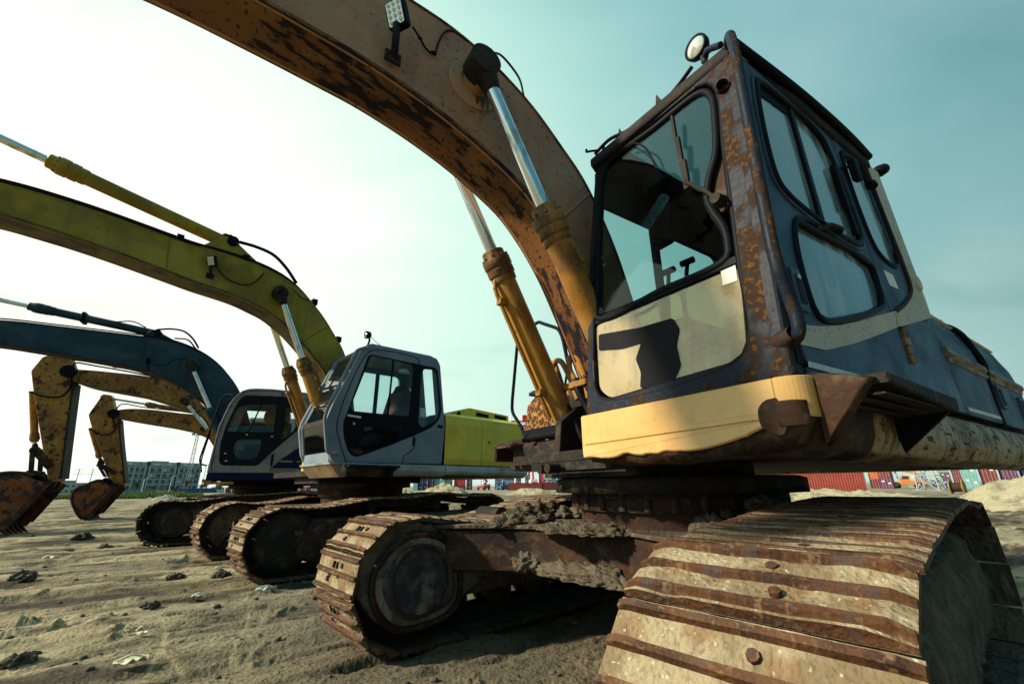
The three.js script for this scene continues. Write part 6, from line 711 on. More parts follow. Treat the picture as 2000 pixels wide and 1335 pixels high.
// mounds of lighter dredged sand
function mound(label, x, z, rx, rz, h, turn, seed, o = {}) {
  const n = 110, pos = [], col = [], uv = [], idx = [], c = Math.cos(turn), s = Math.sin(turn);
  for (let i = 0; i <= n; i++) for (let j = 0; j <= n; j++) { const u = i / n * 2 - 1, v = j / n * 2 - 1, X = u * rx, Z = v * rz, wx = x + X * c - Z * s, wz = z + X * s + Z * c, q = Math.hypot(u, v) * (1 + 0.22 * wfbm(u * 1.6 + seed, v * 1.6 + seed * 2, 3, seed)), b = Math.pow(sst(1, 0.05, q), 0.75); const hh = h * b * (1 + 0.3 * wfbm(X * 0.5 + seed, Z * 0.5, 3, 5)) + b * 0.12 * wfbm(X * 2.2 + seed, Z * 2.2, 4, 7) + (b > 0.05 ? 0.03 * wfbm(X * 8, Z * 8, 3, 9) : 0) - (1 - b) * 0.08;
    pos.push(wx, groundY(wx, wz, false) + hh, wz); const k = sst(0.1, 0.55, wfbm(X * 1.8 + 3, Z * 1.8 + seed, 4, 15)), cc = mix3(o.c ?? [0.42, 0.385, 0.27], [0.22, 0.195, 0.135], k); col.push(...cc); uv.push(wx, wz); }
  for (let i = 0; i < n; i++) for (let j = 0; j < n; j++) { const p = i * (n + 1) + j, q = p + n + 1; idx.push(p, p + 1, q + 1, p, q + 1, q); }
  const g = new THREE.BufferGeometry(); g.setAttribute('position', new THREE.Float32BufferAttribute(pos, 3)); g.setAttribute('color', new THREE.Float32BufferAttribute(col, 3)); g.setAttribute('uv', new THREE.Float32BufferAttribute(uv, 2)); g.setIndex(idx); g.computeVertexNormals(); 
  const m = new THREE.Mesh(g, M.sand); m.name = numbered('sand_mound'); m.castShadow = m.receiveShadow = true; tag(m, label, null, null, 'structure'); scene.add(m); return m;
}
mound('big pale sand mound rising at the right edge', 23.2, -16.6, 6.0, 6.0, 1.75, 0.88, 21);
mound('long pale sand ridge behind the near track', 17.4, -24.4, 6.0, 2.6, 0.62, 0.7, 31); mound('low sand heap before the red container', 13.8, -22, 2.8, 1.8, 0.55, 0.6, 41);
mound('rounded sand mound under the yellow hood', -6.6, -43, 3.2, 2.6, 1.15, 0, 51); mound('low sand mound left of the rounded one', -11.3, -44, 2.6, 2.2, 0.75, 0, 61); mound('low sand mound before the long red container', 2.4, -58, 4.2, 2.4, 0.75, 0, 71);
mound('small grey heap beside the grass', -36, -47, 1.6, 1.4, 0.5, 0, 81, { c: [0.36, 0.36, 0.32] });
// ---------------------------------------------------------------- container yard
const CC = { teal: [0.16, 0.36, 0.36], greyteal: [0.2, 0.31, 0.34], greygreen: [0.24, 0.33, 0.3], navy: [0.02, 0.045, 0.13], purple: [0.12, 0.04, 0.09], crimson: [0.2, 0.03, 0.05], red: [0.38, 0.045, 0.06], maroon: [0.17, 0.035, 0.035], steel: [0.16, 0.26, 0.36], dark: [0.03, 0.04, 0.06], pale: [0.42, 0.5, 0.46], blue: [0.03, 0.11, 0.26], white: [0.6, 0.62, 0.58], orange: [0.5, 0.12, 0.04], brick: [0.27, 0.055, 0.045] };
const word = { teal: 'teal', greyteal: 'grey teal', greygreen: 'grey green', navy: 'navy blue', purple: 'plum', crimson: 'crimson', red: 'red', maroon: 'maroon', steel: 'steel blue', dark: 'black blue', pale: 'pale green', blue: 'bright blue', white: 'off white', orange: 'orange', brick: 'brick red' };
T.cont = paint({ m: 3, n: 256, base: [0.95, 0.95, 0.95], alt: [0.78, 0.78, 0.78], rust: [0.3, 0.18, 0.1], chip: 0.3, chipF: 20, streak: 0.4, dust: [0.9, 0.88, 0.8], dustA: 0.2, seed: 901, grime: 0.15, spots: 0.3 });
const cm = {}; const contMat = (k) => cm[k] ??= mat(T.cont, { bump: 0, color: new THREE.Color().setRGB(...CC[k].map((x) => x * 1.1)) });
function corr(L) { // corrugated wall along x, outside towards +z
  const pos = [], n = Math.round(L / 0.28), w = L / n, pr = []; for (let i = 0; i < n; i++) pr.push([i * w, 0], [i * w + w * 0.26, 0], [i * w + w * 0.5, -0.04], [i * w + w * 0.76, -0.04]); pr.push([L, 0]);
  for (let i = 0; i < pr.length - 1; i++) { const [a, za] = pr[i], [b, zb] = pr[i + 1]; pos.push(a, 0.12, za, b, 0.12, zb, b, 2.5, zb, a, 0.12, za, b, 2.5, zb, a, 2.5, za); }
  const g = new THREE.BufferGeometry(); g.setAttribute('position', new THREE.Float32BufferAttribute(pos, 3)); g.computeVertexNormals(); g.translate(-L / 2, 0, 0); return uvBox(g, 0, 0);
}
const shells = {}, shellGeo = (L) => shells[L] ??= (() => { // length along x, doors at +x
  const W = 2.44, a = corr(L - 0.2).translate(0, 0, W / 2 - 0.03), b = a.clone().rotateY(Math.PI), parts = [a, b, uvBox(bx(-L / 2 + 0.02, L / 2 - 0.03, 2.5, 2.56, -W / 2 + 0.05, W / 2 - 0.05, 0)), uvBox(bx(-L / 2 + 0.02, L / 2 - 0.05, 0.1, 0.16, -W / 2 + 0.05, W / 2 - 0.05, 0)), corr(W - 0.2).rotateY(-Math.PI / 2).translate(-L / 2 + 0.03, 0, 0)];
  for (const s of [-1, 1]) { parts.push(uvBox(bx(-L / 2, L / 2, 2.48, 2.6, s * (W / 2 - 0.06), s * W / 2, 0)), uvBox(bx(-L / 2, L / 2, 0, 0.15, s * (W / 2 - 0.06), s * W / 2, 0))); for (const t of [-1, 1]) parts.push(uvBox(bx(t * (L / 2 - 0.14), t * L / 2, 0.15, 2.48, s * (W / 2 - 0.12), s * (W / 2 - 0.001), 0))); }
  parts.push(uvBox(bx(L / 2 - 0.1, L / 2 - 0.002, 2.45, 2.59, -W / 2 + 0.06, W / 2 - 0.06, 0)), uvBox(bx(L / 2 - 0.1, L / 2 - 0.002, 0.01, 0.14, -W / 2 + 0.06, W / 2 - 0.06, 0))); return mergeGeometries(parts);
})();
const leafG = uvBox(bx(-0.06, -0.01, 0.15, 2.44, 0.01, 1.1, 0.004)), barG = uvBox(rod([0.01, 0.12, 0], [0.01, 2.5, 0], 0.022, 0.022, 6)), barM = new THREE.MeshStandardMaterial({ color: new THREE.Color().setRGB(0.5, 0.52, 0.5), roughness: 0.5 }), plateG = uvBox(bx(0.012, 0.02, 0, 0.3, 0, 0.5, 0.002));
function container(label, k, x, y, z, turn, L, o = {}) {
  const r = thing('shipping_container', label, 'shipping container', 'stacked shipping containers in the yard'); r.position.set(x, y, z); r.rotation.y = turn; const me = contMat(k);
  add(r, 'shell', shellGeo(L), me).geometry.userData.uv = true;
  const p = (n, g, m, X, Y, Z, s) => { const q = new THREE.Mesh(g, m); q.name = n; q.castShadow = q.receiveShadow = true; q.position.set(X, Y, Z); if (s) q.scale.z = s; r.add(q); return q; };
  if (!o.plain) { p('door_leaf', leafG, me, L / 2, 0, 0); p('door_leaf', leafG, me, L / 2, 0, -1.11); for (const zz of [-0.85, -0.3, 0.3, 0.85]) p('locking_bar', barG, barM, L / 2, 0, zz); if (o.plate) { p('plate', plateG, M.paper, L / 2, 1.7, 0.3); p('plate', plateG, M.paper, L / 2, 1.2, -0.85); } }
  return r;
}
shellGeo(6.06).userData.uv = shellGeo(12.19).userData.uv = true;
const ORD = ['bottom', 'second', 'third', 'fourth', 'top'], NTH = ['first', 'second', 'third', 'fourth', 'fifth', 'sixth', 'seventh', 'eighth', 'ninth', 'tenth', 'eleventh', 'twelfth', 'thirteenth', 'fourteenth', 'fifteenth', 'sixteenth', 'seventeenth', 'eighteenth', 'nineteenth', 'twentieth'];
function stacks(list, faceAz, where, R) {
  list.forEach(([x, z, t, cols], i) => { const cs = cols.split(' '), d = Math.hypot(x, z), L = 6.06, side = t === 's', a = faceAz * D2R; const turn = side ? -a : -a - Math.PI / 2, gy = groundY(x, z) - 0.03, bx_ = Math.sin(a), bz = -Math.cos(a), off = side ? 1.22 : L / 2;
    cs.forEach((k, j) => container(`${word[k]} container, ${j === cs.length - 1 && j ? 'top' : ORD[j]} of the ${NTH[i]} stack ${where}`, k, x + bx_ * off, gy + j * 2.6, z + bz * off, turn + (R() - 0.5) * 0.02, L, { plain: side, plate: R() > 0.4 })); });
}
const CR = RNG(4242);
stacks([[-53.3, -244.2, 'd', 'teal teal teal'], [-50.4, -244.9, 'd', 'navy navy navy'], [-47.8, -245.3, 'd', 'navy navy navy'], [-45.2, -245.8, 'd', 'purple purple purple'], [-40.6, -246.6, 's', 'greyteal teal teal'], [-36.0, -247.4, 'd', 'greygreen greygreen greygreen'], [-29.8, -248.2, 's', 'crimson red red'], [-24.8, -248.8, 'd', 'purple purple purple'], [-9, -249.9, 'd', 'navy navy navy'], [-2.6, -250, 's', 'navy steel navy'], [3, -250, 'd', 'navy navy navy'], [7.9, -249.9, 'd', 'purple purple purple'], [17.4, -249.3, 'd', 'dark purple pale pale'], [20.2, -249.1, 'd', 'dark purple pale pale'], [22.9, -249, 'd', 'blue blue blue blue'], [27.6, -248.5, 's', 'navy blue blue blue'], [34.1, -247.8, 's', 'greyteal maroon white pale pale'], [38.6, -247.2, 'd', 'steel pale purple pale pale'], [41.2, -246.8, 'd', 'pale greygreen steel pale'], [44.5, -246.2, 'd', 'maroon greyteal pale']], 3, 'from left under the hoods', CR);
stacks([[89.1, -138.9, 'd', 'maroon purple'], [92.2, -136.9, 'd', 'maroon maroon'], [95.2, -134.8, 'd', 'teal red'], [98.2, -132.7, 'd', 'teal teal'], [101.2, -130.5, 'd', 'teal teal'], [104, -128.4, 'd', 'maroon orange']], 36, 'from left behind the ribbed container', CR);
stacks([[149.4, -168.2, 'd', 'teal pale teal'], [151.8, -166, 'd', 'maroon steel pale'], [154.2, -163.8, 'd', 'navy pale pale maroon'], [156.4, -161.6, 'd', 'navy purple teal maroon'], [158.6, -159.4, 'd', 'maroon maroon maroon pale'], [160.8, -157.2, 'd', 'red maroon maroon navy']], 43, 'from left behind the tower', CR);
stacks([[92.7, -111.5, 'd', 'purple maroon'], [103.6, -101.4, 'd', 'teal teal maroon'], [105.7, -99.2, 'd', 'maroon maroon navy'], [107.9, -97, 'd', 'purple purple teal'], [110.1, -94.8, 'd', 'navy navy red']], 44, 'from left above the big mound', CR);
stacks([[-120.2, -230.5, 'd', 'red'], [-117.8, -231.8, 'd', 'white'], [-115.3, -233, 'd', 'red'], [-112.8, -234.2, 'd', 'white'], [-110.3, -235.4, 'd', 'red'], [-107.8, -236.6, 'd', 'red'], [-105.3, -237.8, 'd', 'white'], [-102.8, -239, 'd', 'red'], [-100.3, -240.2, 'd', 'white'], [-97.8, -241.4, 'd', 'red']], -26, 'from left under the teal machine', CR);
stacks([[-144.2, -216.4, 'd', 'pale'], [-141.7, -218, 'd', 'white'], [-139.2, -219.6, 'd', 'purple'], [-136.7, -221.2, 'd', 'purple']], -33, 'from left beside the grey building', CR);
const lc = (label, k, x, z, turn, L, o) => container(label, k, x, groundY(x, z) - 0.02, z, turn, L, o);
lc('long brick red container lying alone in the yard', 'brick', 4.3, -166.2, 0.03, 12.19); lc('dark maroon container end to end with the long red one', 'maroon', 13.9, -166, 0.02, 6.06); lc('pinkish red container right of the yellow loader', 'red', 28.1, -164, -Math.PI / 2 - 0.15, 6.06, { plate: true }); lc('brick red ribbed container behind the sand ridge', 'brick', 38.2, -58.6, -0.6, 12.19); 
// ---------------------------------------------------------------- yard machines and masts
const P = (c, o = {}) => new THREE.MeshStandardMaterial({ color: new THREE.Color().setRGB(...c), roughness: 0.5, ...o });
const mRed = P([0.45, 0.03, 0.05]), mYel = P([0.75, 0.42, 0.03]), mOr = P([0.6, 0.2, 0.05]), mGrey = P([0.3, 0.34, 0.35]), mWht = P([0.75, 0.76, 0.72]), mTyre = P([0.02, 0.02, 0.024], { roughness: 0.9 }), mWin = P([0.03, 0.045, 0.06], { roughness: 0.1 });
const sit = (r, x, z, turn) => { r.position.set(x, groundY(x, z), z); r.rotation.y = turn; return r; };
const wheel = (r, x, y, z, R, w) => { const g = node(r, 'wheel'); add(g, 'tyre', [lathe([x, y, z - w / 2], [x, y, z + w / 2], [[0, R * 0.55], [0.05, R * 0.9], [0.2, R], [0.8, R], [0.95, R * 0.9], [1, R * 0.55]], 20)], mTyre); add(g, 'rim', [lathe([x, y, z - w * 0.52], [x, y, z + w * 0.52], [[0, 0.02], [0.02, R * 0.5], [0.98, R * 0.5], [1, 0.02]], 16)], mGrey); };
function loader(label, x, z, turn, m, o = {}) { // container handler: chassis, cab, lifting boom, spreader
  const r = sit(thing('container_loader', label, 'container loader'), x, z, turn);
  add(r, 'chassis', [bx(-4, 3.2, 0.9, 1.9, -1.4, 1.4, 0.1), bx(-4.3, -2.6, 0.8, 2.6, -1.5, 1.5, 0.15)], m); for (const [a, b] of [[2.4, 1.6], [2.4, -1.6], [-2.8, 1.3], [-2.8, -1.3]]) wheel(r, a, 0.85, b, 0.85, 0.6);
  add(r, 'operator_cab', [ext([[-1.2, 1.9], [0.6, 1.9], [0.9, 2.7], [0.5, 3.6], [-1.1, 3.6]], -0.9, 0.9, { b: 0.08 })], o.cab ?? m); add(r, 'cab_window', [ext([[-0.9, 2.5], [0.6, 2.5], [0.75, 2.75], [0.42, 3.4], [-0.9, 3.4]], -0.92, 0.92, { b: 0.02 })], mWin);
  add(r, 'lifting_boom', [ext([[-3.8, 3.4], [-3.6, 4.0], [3.6, 6.6 + (o.lift ?? 0)], [3.8, 6.0 + (o.lift ?? 0)]], -0.45, 0.45, { b: 0.05 })], m); add(r, 'lift_cylinder', [rod([1.4, 1.8, -0.6], [1.8, 5.2, -0.6], 0.16), rod([1.4, 1.8, 0.6], [1.8, 5.2, 0.6], 0.16)], mGrey); add(r, 'spreader', [bx(3.3, 3.9, 5.1 + (o.lift ?? 0), 5.5 + (o.lift ?? 0), -3, 3, 0.05), bx(3.5, 3.7, 5.5 + (o.lift ?? 0), 6.2 + (o.lift ?? 0), -0.4, 0.4), bx(3.2, 4, 4.6, 5.1, 2.7, 3), bx(3.2, 4, 4.6, 5.1, -3, -2.7)], m);
  if (o.lamp) { add(r, 'amber_lamp', [rod([0.2, 3.6, 0], [0.2, 3.95, 0], 0.16, 0.12, 10)], mOr); } return r;
}
loader('red container loader with a cream cab before the plum stacks', -13.1, -200, -1.9, mRed, { cab: mWht }); loader('blue container loader parked right of the red one', -4.5, -192, -1.2, contMat('blue')); loader('yellow container loader with raised spreader left of the lattice tower', 119, -142, 0.6, mYel, { lift: 2.4 }); loader('orange container loader close to the lattice tower', 117.5, -134.5, 2.6, mOr, { lamp: true, lift: 1 });
{ const r = sit(thing('box_truck', 'white box truck behind the long red container', 'truck'), 7.9, -172, -Math.PI / 2 + 0.1); add(r, 'cargo_box', [bx(-4.6, 1.2, 1.1, 3.9, -1.25, 1.25, 0.04)], mWht); add(r, 'cab', [ext([[1.4, 0.8], [3.2, 0.8], [3.2, 1.9], [2.8, 2.9], [1.4, 2.9]], -1.15, 1.15, { b: 0.08 })], mRed); add(r, 'windscreen', [ext([[3.2, 1.95], [2.84, 2.8], [2.78, 2.8], [3.1, 1.95]], -1.0, 1.0, { b: 0.01 })], mWin); for (const x of [2.4, -2.6, -3.7]) for (const z of [-1.05, 1.05]) wheel(r, x, 0.5, z, 0.5, 0.3); add(r, 'frame', [bx(-4.5, 3, 0.75, 1.05, -0.5, 0.5)], mTyre); }
function lattice(r, w0, w1, h, n, m, t = 0.07, x = 0) { const P4 = (k, y) => { const w = lerp(w0, w1, y / h) / 2; return [x + [-w, w, w, -w][k], y, [-w, -w, w, w][k]]; };
  for (let k = 0; k < 4; k++) { add(r, 'leg', [rod(P4(k, 0), P4(k, h), t, t * 0.8, 6)], m); const br = []; for (let i = 0; i < n; i++) { const y0 = h * i / n, y1 = h * (i + 1) / n, q = (k + 1) % 4; br.push(rod(P4(k, y0), P4(q, y1), t * 0.55, t * 0.55, 5), rod(P4(k, y1), P4(q, y1), t * 0.55, t * 0.55, 5)); if (i % 2 === 0) br.push(rod(P4(q, y0), P4(k, y1), t * 0.45, t * 0.45, 5)); } add(r, 'bracing', br, m); } }
{ const r = sit(thing('lattice_tower', 'grey steel lattice tower between the loaders and the stacks', 'tower'), 64.6, -69.6, 0.5); lattice(r, 2.6, 1.6, 9, 4, mGrey, 0.11); add(r, 'base_slab', [bx(-1.8, 1.8, -0.4, 0.05, -1.8, 1.8, 0.05)], mGrey); add(r, 'top_ring', [bx(-0.9, 0.9, 9, 9.15, -0.9, 0.9, 0.02)], mGrey); }
{ const r = sit(thing('yard_ladder', 'yellow and orange steel stair frame beside the pinkish container', 'steel stairs'), 25.2, -158, 0.1); lattice(r, 1.7, 1.7, 5.4, 4, mYel, 0.09); for (let i = 0; i < 4; i++) add(r, 'stair_platform', [bx(-0.85, 0.85, 1.2 + i * 1.3, 1.32 + i * 1.3, -0.85, 0.85, 0.02)], mOr); }
{ const r = sit(thing('harbour_crane', 'red harbour crane, only its top showing over the yellow hood', 'crane'), 8.5, -330, 0.15); for (const z of [-8, 8]) for (const x of [-5, 5]) add(r, 'crane_leg', [rod([x, 0, z], [x * 0.8, 44, z * 0.8], 0.7, 0.6, 8)], mRed); for (const y of [12, 30, 44]) add(r, 'cross_beam', [bx(-6, 6, y, y + 1.2, -7, -5.6, 0.1), bx(-6, 6, y, y + 1.2, 5.6, 7, 0.1), bx(-5, -3.6, y, y + 1.2, -7, 7, 0.1)], mRed);
  const tr = []; for (let i = 0; i < 9; i++) { const x = -10 + i * 2.4; tr.push(rod([x, 46, -2], [x + 2.4, 49, -2], 0.16, 0.16, 5), rod([x + 2.4, 46, -2], [x, 49, -2], 0.16, 0.16, 5)); } add(r, 'girder_bracing', tr, mRed); add(r, 'girder', [bx(-10, 12, 45.4, 46.1, -2.4, 2.4, 0.1), bx(-10, 12, 49, 49.5, -2.2, 2.2, 0.1)], mRed); add(r, 'machine_house', [bx(-1, 2.2, 49.5, 54, -1.6, 1.6, 0.1)], mRed); add(r, 'top_post', [rod([4.6, 49.5, 0], [4.6, 54, 0], 0.5, 0.4, 8), rod([7, 49.5, 0], [7, 51.5, 0], 0.8, 0.8, 8)], mRed); }
{ const r = sit(thing('red_gantry_post', 'tall red steel post right of the white box truck', 'gantry'), 10.9, -173.5, 0); add(r, 'post', [bx(-0.9, 0.9, 0, 9, -0.6, 0.6, 0.05)], mRed); add(r, 'post_rib', [bx(-0.95, -0.75, 0, 9, 0.6, 0.7, 0.01)], mRed); add(r, 'foot_beam', [bx(-1.6, 1.6, 0, 0.7, -1, 1, 0.05)], mRed); add(r, 'ladder', [...Array(14).keys()].map((i) => bx(0.2, 0.8, 0.6 + i * 0.6, 0.68 + i * 0.6, 0.62, 0.7, 0)), mWht); }
{ const r = sit(thing('cable_drum', 'wooden cable drum lying by the big right mound', 'cable drum'), 42.1, -42.7, 0.6); for (const z of [-0.45, 0.45]) add(r, 'flange', [rod([0, 0.62, z - 0.04], [0, 0.62, z + 0.04], 0.7, 0.7, 24)], M.cyl); add(r, 'core', [rod([0, 0.62, -0.45], [0, 0.62, 0.45], 0.4, 0.4, 20)], M.rust); }
function mast(label, x, z, h, rad, heads) { const r = sit(thing('light_mast', label, 'light mast'), x, z, 0.6); if (heads > 2) { lattice(r, 2.0, 1.1, h, 12, mGrey, 0.16); add(r, 'head_frame', [bx(-2.6, 2.6, h, h + 0.25, -1.6, 1.6, 0.05), bx(-2.2, 2.2, h + 1.4, h + 1.6, -0.3, 0.3, 0.03)], mGrey); for (let i = 0; i < heads; i++) { const a = i / heads * 6.283; add(r, 'flood_lamp', [bx(-0.45, 0.45, h + 0.3, h + 1.0, -0.2, 0.2, 0.05).rotateY(a).translate(Math.cos(a) * 2.3, 0, Math.sin(a) * 1.5)], M.black); } } else { add(r, 'pole', [rod([0, 0, 0], [0, h, 0], rad, rad * 0.6, 8)], mGrey); add(r, 'lamp_arm', [bx(-1.3, 1.3, h, h + 0.25, -0.15, 0.15, 0.02)], mGrey); for (const s of [-1, 1]) add(r, 'flood_lamp', [bx(s * 1.2 - 0.35, s * 1.2 + 0.35, h - 0.3, h + 0.15, -0.25, 0.25, 0.04)], M.black); } }
mast('tall lattice light mast behind the grey building', -176.9, -242.3, 30.5, 0.3, 8); mast('distant thin light mast right of the lattice mast', -239.5, -344.7, 20, 0.3, 2); mast('thin light mast beside the white cab, shorter one', -250, -348, 12, 0.25, 2);
function lampPost(label, x, z, h) { const r = sit(thing('lamp_post', label, 'lamp post'), x, z, 0.7); add(r, 'pole', [rod([0, 0, 0], [0, h, 0], 0.12, 0.08, 8)], mWht); add(r, 'lamp_arm', [rod([0, h, 0], [0.9, h + 0.2, 0], 0.05, 0.05, 6)], mWht); add(r, 'lamp_head', [bx(0.6, 1.3, h + 0.12, h + 0.28, -0.15, 0.15, 0.03)], mWht); }
lampPost('white lamp post before the right bay of the grey building', -127.7, -166.7, 6.2); lampPost('white lamp post before the left bay of the grey building', -133.8, -161.8, 5.2);
function pylon(label, x, z) { const r = sit(thing('power_pole', label, 'power pole'), x, z, 0.8); add(r, 'pole', [rod([0, 0, 0], [0, 15, 0], 0.3, 0.2, 6)], mGrey); for (const y of [11.5, 13, 14.3]) add(r, 'cross_arm', [bx(-2.4, 2.4, y, y + 0.2, -0.1, 0.1, 0)], mGrey); }
pylon('left power pole over the small pale building', -270.5, -276); pylon('right power pole over the small pale building', -266.2, -280.5);
// ---------------------------------------------------------------- buildings
T.wall = paint({ m: 8, n: 512, base: [0.36, 0.43, 0.43], alt: [0.3, 0.36, 0.37], chip: 0, streak: 0.25, dust: [0.4, 0.43, 0.4], dustA: 0.3, seed: 931, grime: 0.12, spots: 0 });
const mWall = mat(T.wall, { bump: 0 }), mBand = P([0.13, 0.17, 0.19]), mShaft = P([0.035, 0.055, 0.085]), mPane = P([0.03, 0.045, 0.055], { roughness: 0.12 }), mCurtain = P([0.6, 0.62, 0.5]);
{ // five storeys; local x along the front, z towards the viewer
  const A = [-216.5, -238.6], B = [-190.6, -269.9], L = Math.hypot(B[0] - A[0], B[1] - A[1]), r = thing('office_building', 'long grey five storey building with two dark stair shafts', 'building'), gy = -1.1; r.position.set(A[0], gy, A[1]); r.rotation.y = Math.atan2(-(B[1] - A[1]), B[0] - A[0]);
  const H = 16.6, shafts = [L * 0.375, L * 0.715], bay = []; add(r, 'main_block', [bx(0, L, 0, H, -14, -0.5, 0.05)], mWall);
  const cuts = [0, shafts[0] - 0.9, shafts[0] + 0.9, shafts[1] - 0.9, shafts[1] + 0.9, L]; for (let i = 0; i < 5; i += 2) { add(r, 'parapet', [bx(cuts[i], cuts[i + 1], H - 1.9, H + 0.2, -0.5, 0.3, 0.04)], mWall); bay.push([cuts[i], cuts[i + 1]]); }
  shafts.forEach((x) => add(r, 'stair_shaft', [bx(x - 0.9, x + 0.9, 1.4, H + 0.5, -0.6, -0.3, 0.02)], mShaft)); add(r, 'roof_slab', [bx(shafts[0] + 0.9, shafts[0] + 9, H + 0.2, H + 0.8, -6, 0.1, 0.03)], mWall); add(r, 'plinth', [bx(-0.3, L + 0.3, 0, 1.5, -0.5, 0.6, 0.05), bx(-0.3, L + 0.3, 1.5, 1.75, -0.5, 0.9, 0.03)], mWall);
  const R = RNG(55), wg = bx(0, 1.55, 0, 1.5, -0.2, -0.12, 0.01), fg = mergeGeometries([bx(-0.08, 1.63, -0.1, 0, -0.2, 0.06, 0.005), bx(-0.08, 0, 0, 1.5, -0.2, 0.0, 0.005), bx(1.55, 1.63, 0, 1.5, -0.2, 0, 0.005), bx(0.74, 0.8, 0, 1.5, -0.2, -0.06, 0.003)].map((g) => uvBox(g, 0, 0))); uvBox(wg, 0, 0); wg.userData.uv = fg.userData.uv = true;
  for (const [x0, x1] of bay) { const n = Math.round((x1 - x0) / 5.1), w = (x1 - x0) / n;
    for (let i = 0; i <= n; i++) add(r, 'pilaster', [bx(x0 + i * w - 0.45, x0 + i * w + 0.45, 1.75, H - 1.9, -0.5, 0.25, 0.03)], mWall);
    for (let f = 0; f < 4; f++) { const y = 2.3 + f * 3.15; if (f) add(r, 'spandrel', [bx(x0 + 0.45, x1 - 0.45, y - 1.0, y - 0.15, -0.5, -0.06, 0.02)], f === 1 ? mWall : mBand);
      for (let i = 0; i < n; i++) { add(r, 'pier', [bx(x0 + (i + 0.5) * w - 0.42, x0 + (i + 0.5) * w + 0.42, y - 0.15, y + 1.9, -0.5, 0.02, 0.02)], mWall); add(r, 'lintel', [bx(x0 + i * w + 0.45, x0 + (i + 1) * w - 0.45, y + 1.65, y + 2.16, -0.5, -0.02, 0.02)], mWall);
        for (const k of [0, 1]) { const q = node(r, 'window'); q.position.set(x0 + i * w + (k ? w - 0.45 - 1.6 : 0.5), y, 0); const pn_ = add(q, 'pane', wg, R() > 0.93 ? mCurtain : mPane); add(q, 'frame', fg, mWall); } } }
    for (let i = 0; i < n; i++) add(r, 'attic_opening', [bx(x0 + (i + 0.3) * w, x0 + (i + 0.62) * w, H - 1.2, H - 0.6, 0.28, 0.31, 0.005)], R() > 0.5 ? mWht : mShaft); }
  add(r, 'side_wall', [bx(L, L + 0.3, 0, H + 0.2, -14, 0.25, 0.03)], mWall);
}
{ const r = sit(thing('small_building', 'small pale building far off between the two buckets', 'building'), -268, -273, 0.75); add(r, 'wall', [bx(-7, 7, 0, 6.2, -5, 0, 0.05), bx(-7, 0.5, 6.2, 7.6, -5, -0.5, 0.05)], mWall); add(r, 'roof', [bx(-7.3, 7.3, 6.2, 6.5, -5.2, 0.3, 0.03), bx(-7.3, 0.8, 7.6, 7.9, -5.2, -0.2, 0.03)], mWall); for (let i = 0; i < 5; i++) for (const y of [1.2, 4]) add(r, 'window', [bx(-5.8 + i * 2.5, -4.6 + i * 2.5, y, y + 1.1, -0.02, 0.03, 0.01)], mPane); }
{ const r = sit(thing('low_shed', 'low white shed right of the small pale building', 'shed'), -262, -284, 0.75); add(r, 'wall', [bx(-6, 6, 0, 4.4, -5, 0, 0.05)], mWht); add(r, 'roof', [ext([[-6.4, 4.4], [6.4, 4.4], [0, 5.6]], -5.3, 0.3, { b: 0.02 })], mWall); add(r, 'door', [bx(-1, 1, 0, 2.6, -0.02, 0.04, 0.01)], mPane); }
{ const r = sit(thing('site_fence', 'bright blue site fence right of the grey building', 'fence'), -132.3, -188.2, 0.61); for (let i = 0; i < 9; i++) add(r, 'panel', [bx(-6.6 + i * 1.5, -5.15 + i * 1.5, 0.1, 2.0, -0.03, 0.03, 0.01)], contMat('blue')); for (let i = 0; i < 10; i++) add(r, 'post', [bx(-6.68 + i * 1.5, -6.6 + i * 1.5, 0, 2.15, -0.05, 0.05, 0.005)], mGrey); }
{ const r = sit(thing('canopy_stall', 'small stall with a red canopy before the grey building', 'stall'), -153.5, -197.3, 0.7); for (const x of [-2.4, 2.4]) for (const z of [-1.2, 1.2]) add(r, 'post', [rod([x, 0, z], [x, 2.3, z], 0.06, 0.06, 6)], mGrey); add(r, 'canopy', [ext([[-2.8, 2.3], [2.8, 2.3], [2.5, 2.75], [-2.5, 2.75]], -1.5, 1.5, { b: 0.03 })], mRed); add(r, 'counter', [bx(-2.2, 2.2, 0, 1.0, 0.8, 1.2, 0.03)], mWht); }
{ const car = sit(thing('parked_van', 'dark plum van parked before the grey building', 'van'), -141, -190, 0.65); add(car, 'body', [ext([[-2.3, 0.35], [2.3, 0.35], [2.35, 1.1], [1.6, 1.3], [1.0, 2.0], [-2.2, 2.05]], -0.9, 0.9, { b: 0.08, bs: 2 })], contMat('purple')); add(car, 'side_window', [ext([[-1.9, 1.3], [1.35, 1.3], [0.9, 1.85], [-1.9, 1.85]], -0.92, 0.92, { b: 0.01 })], mWin); for (const x of [-1.4, 1.4]) for (const z of [-0.8, 0.8]) wheel(car, x, 0.35, z, 0.35, 0.22); }
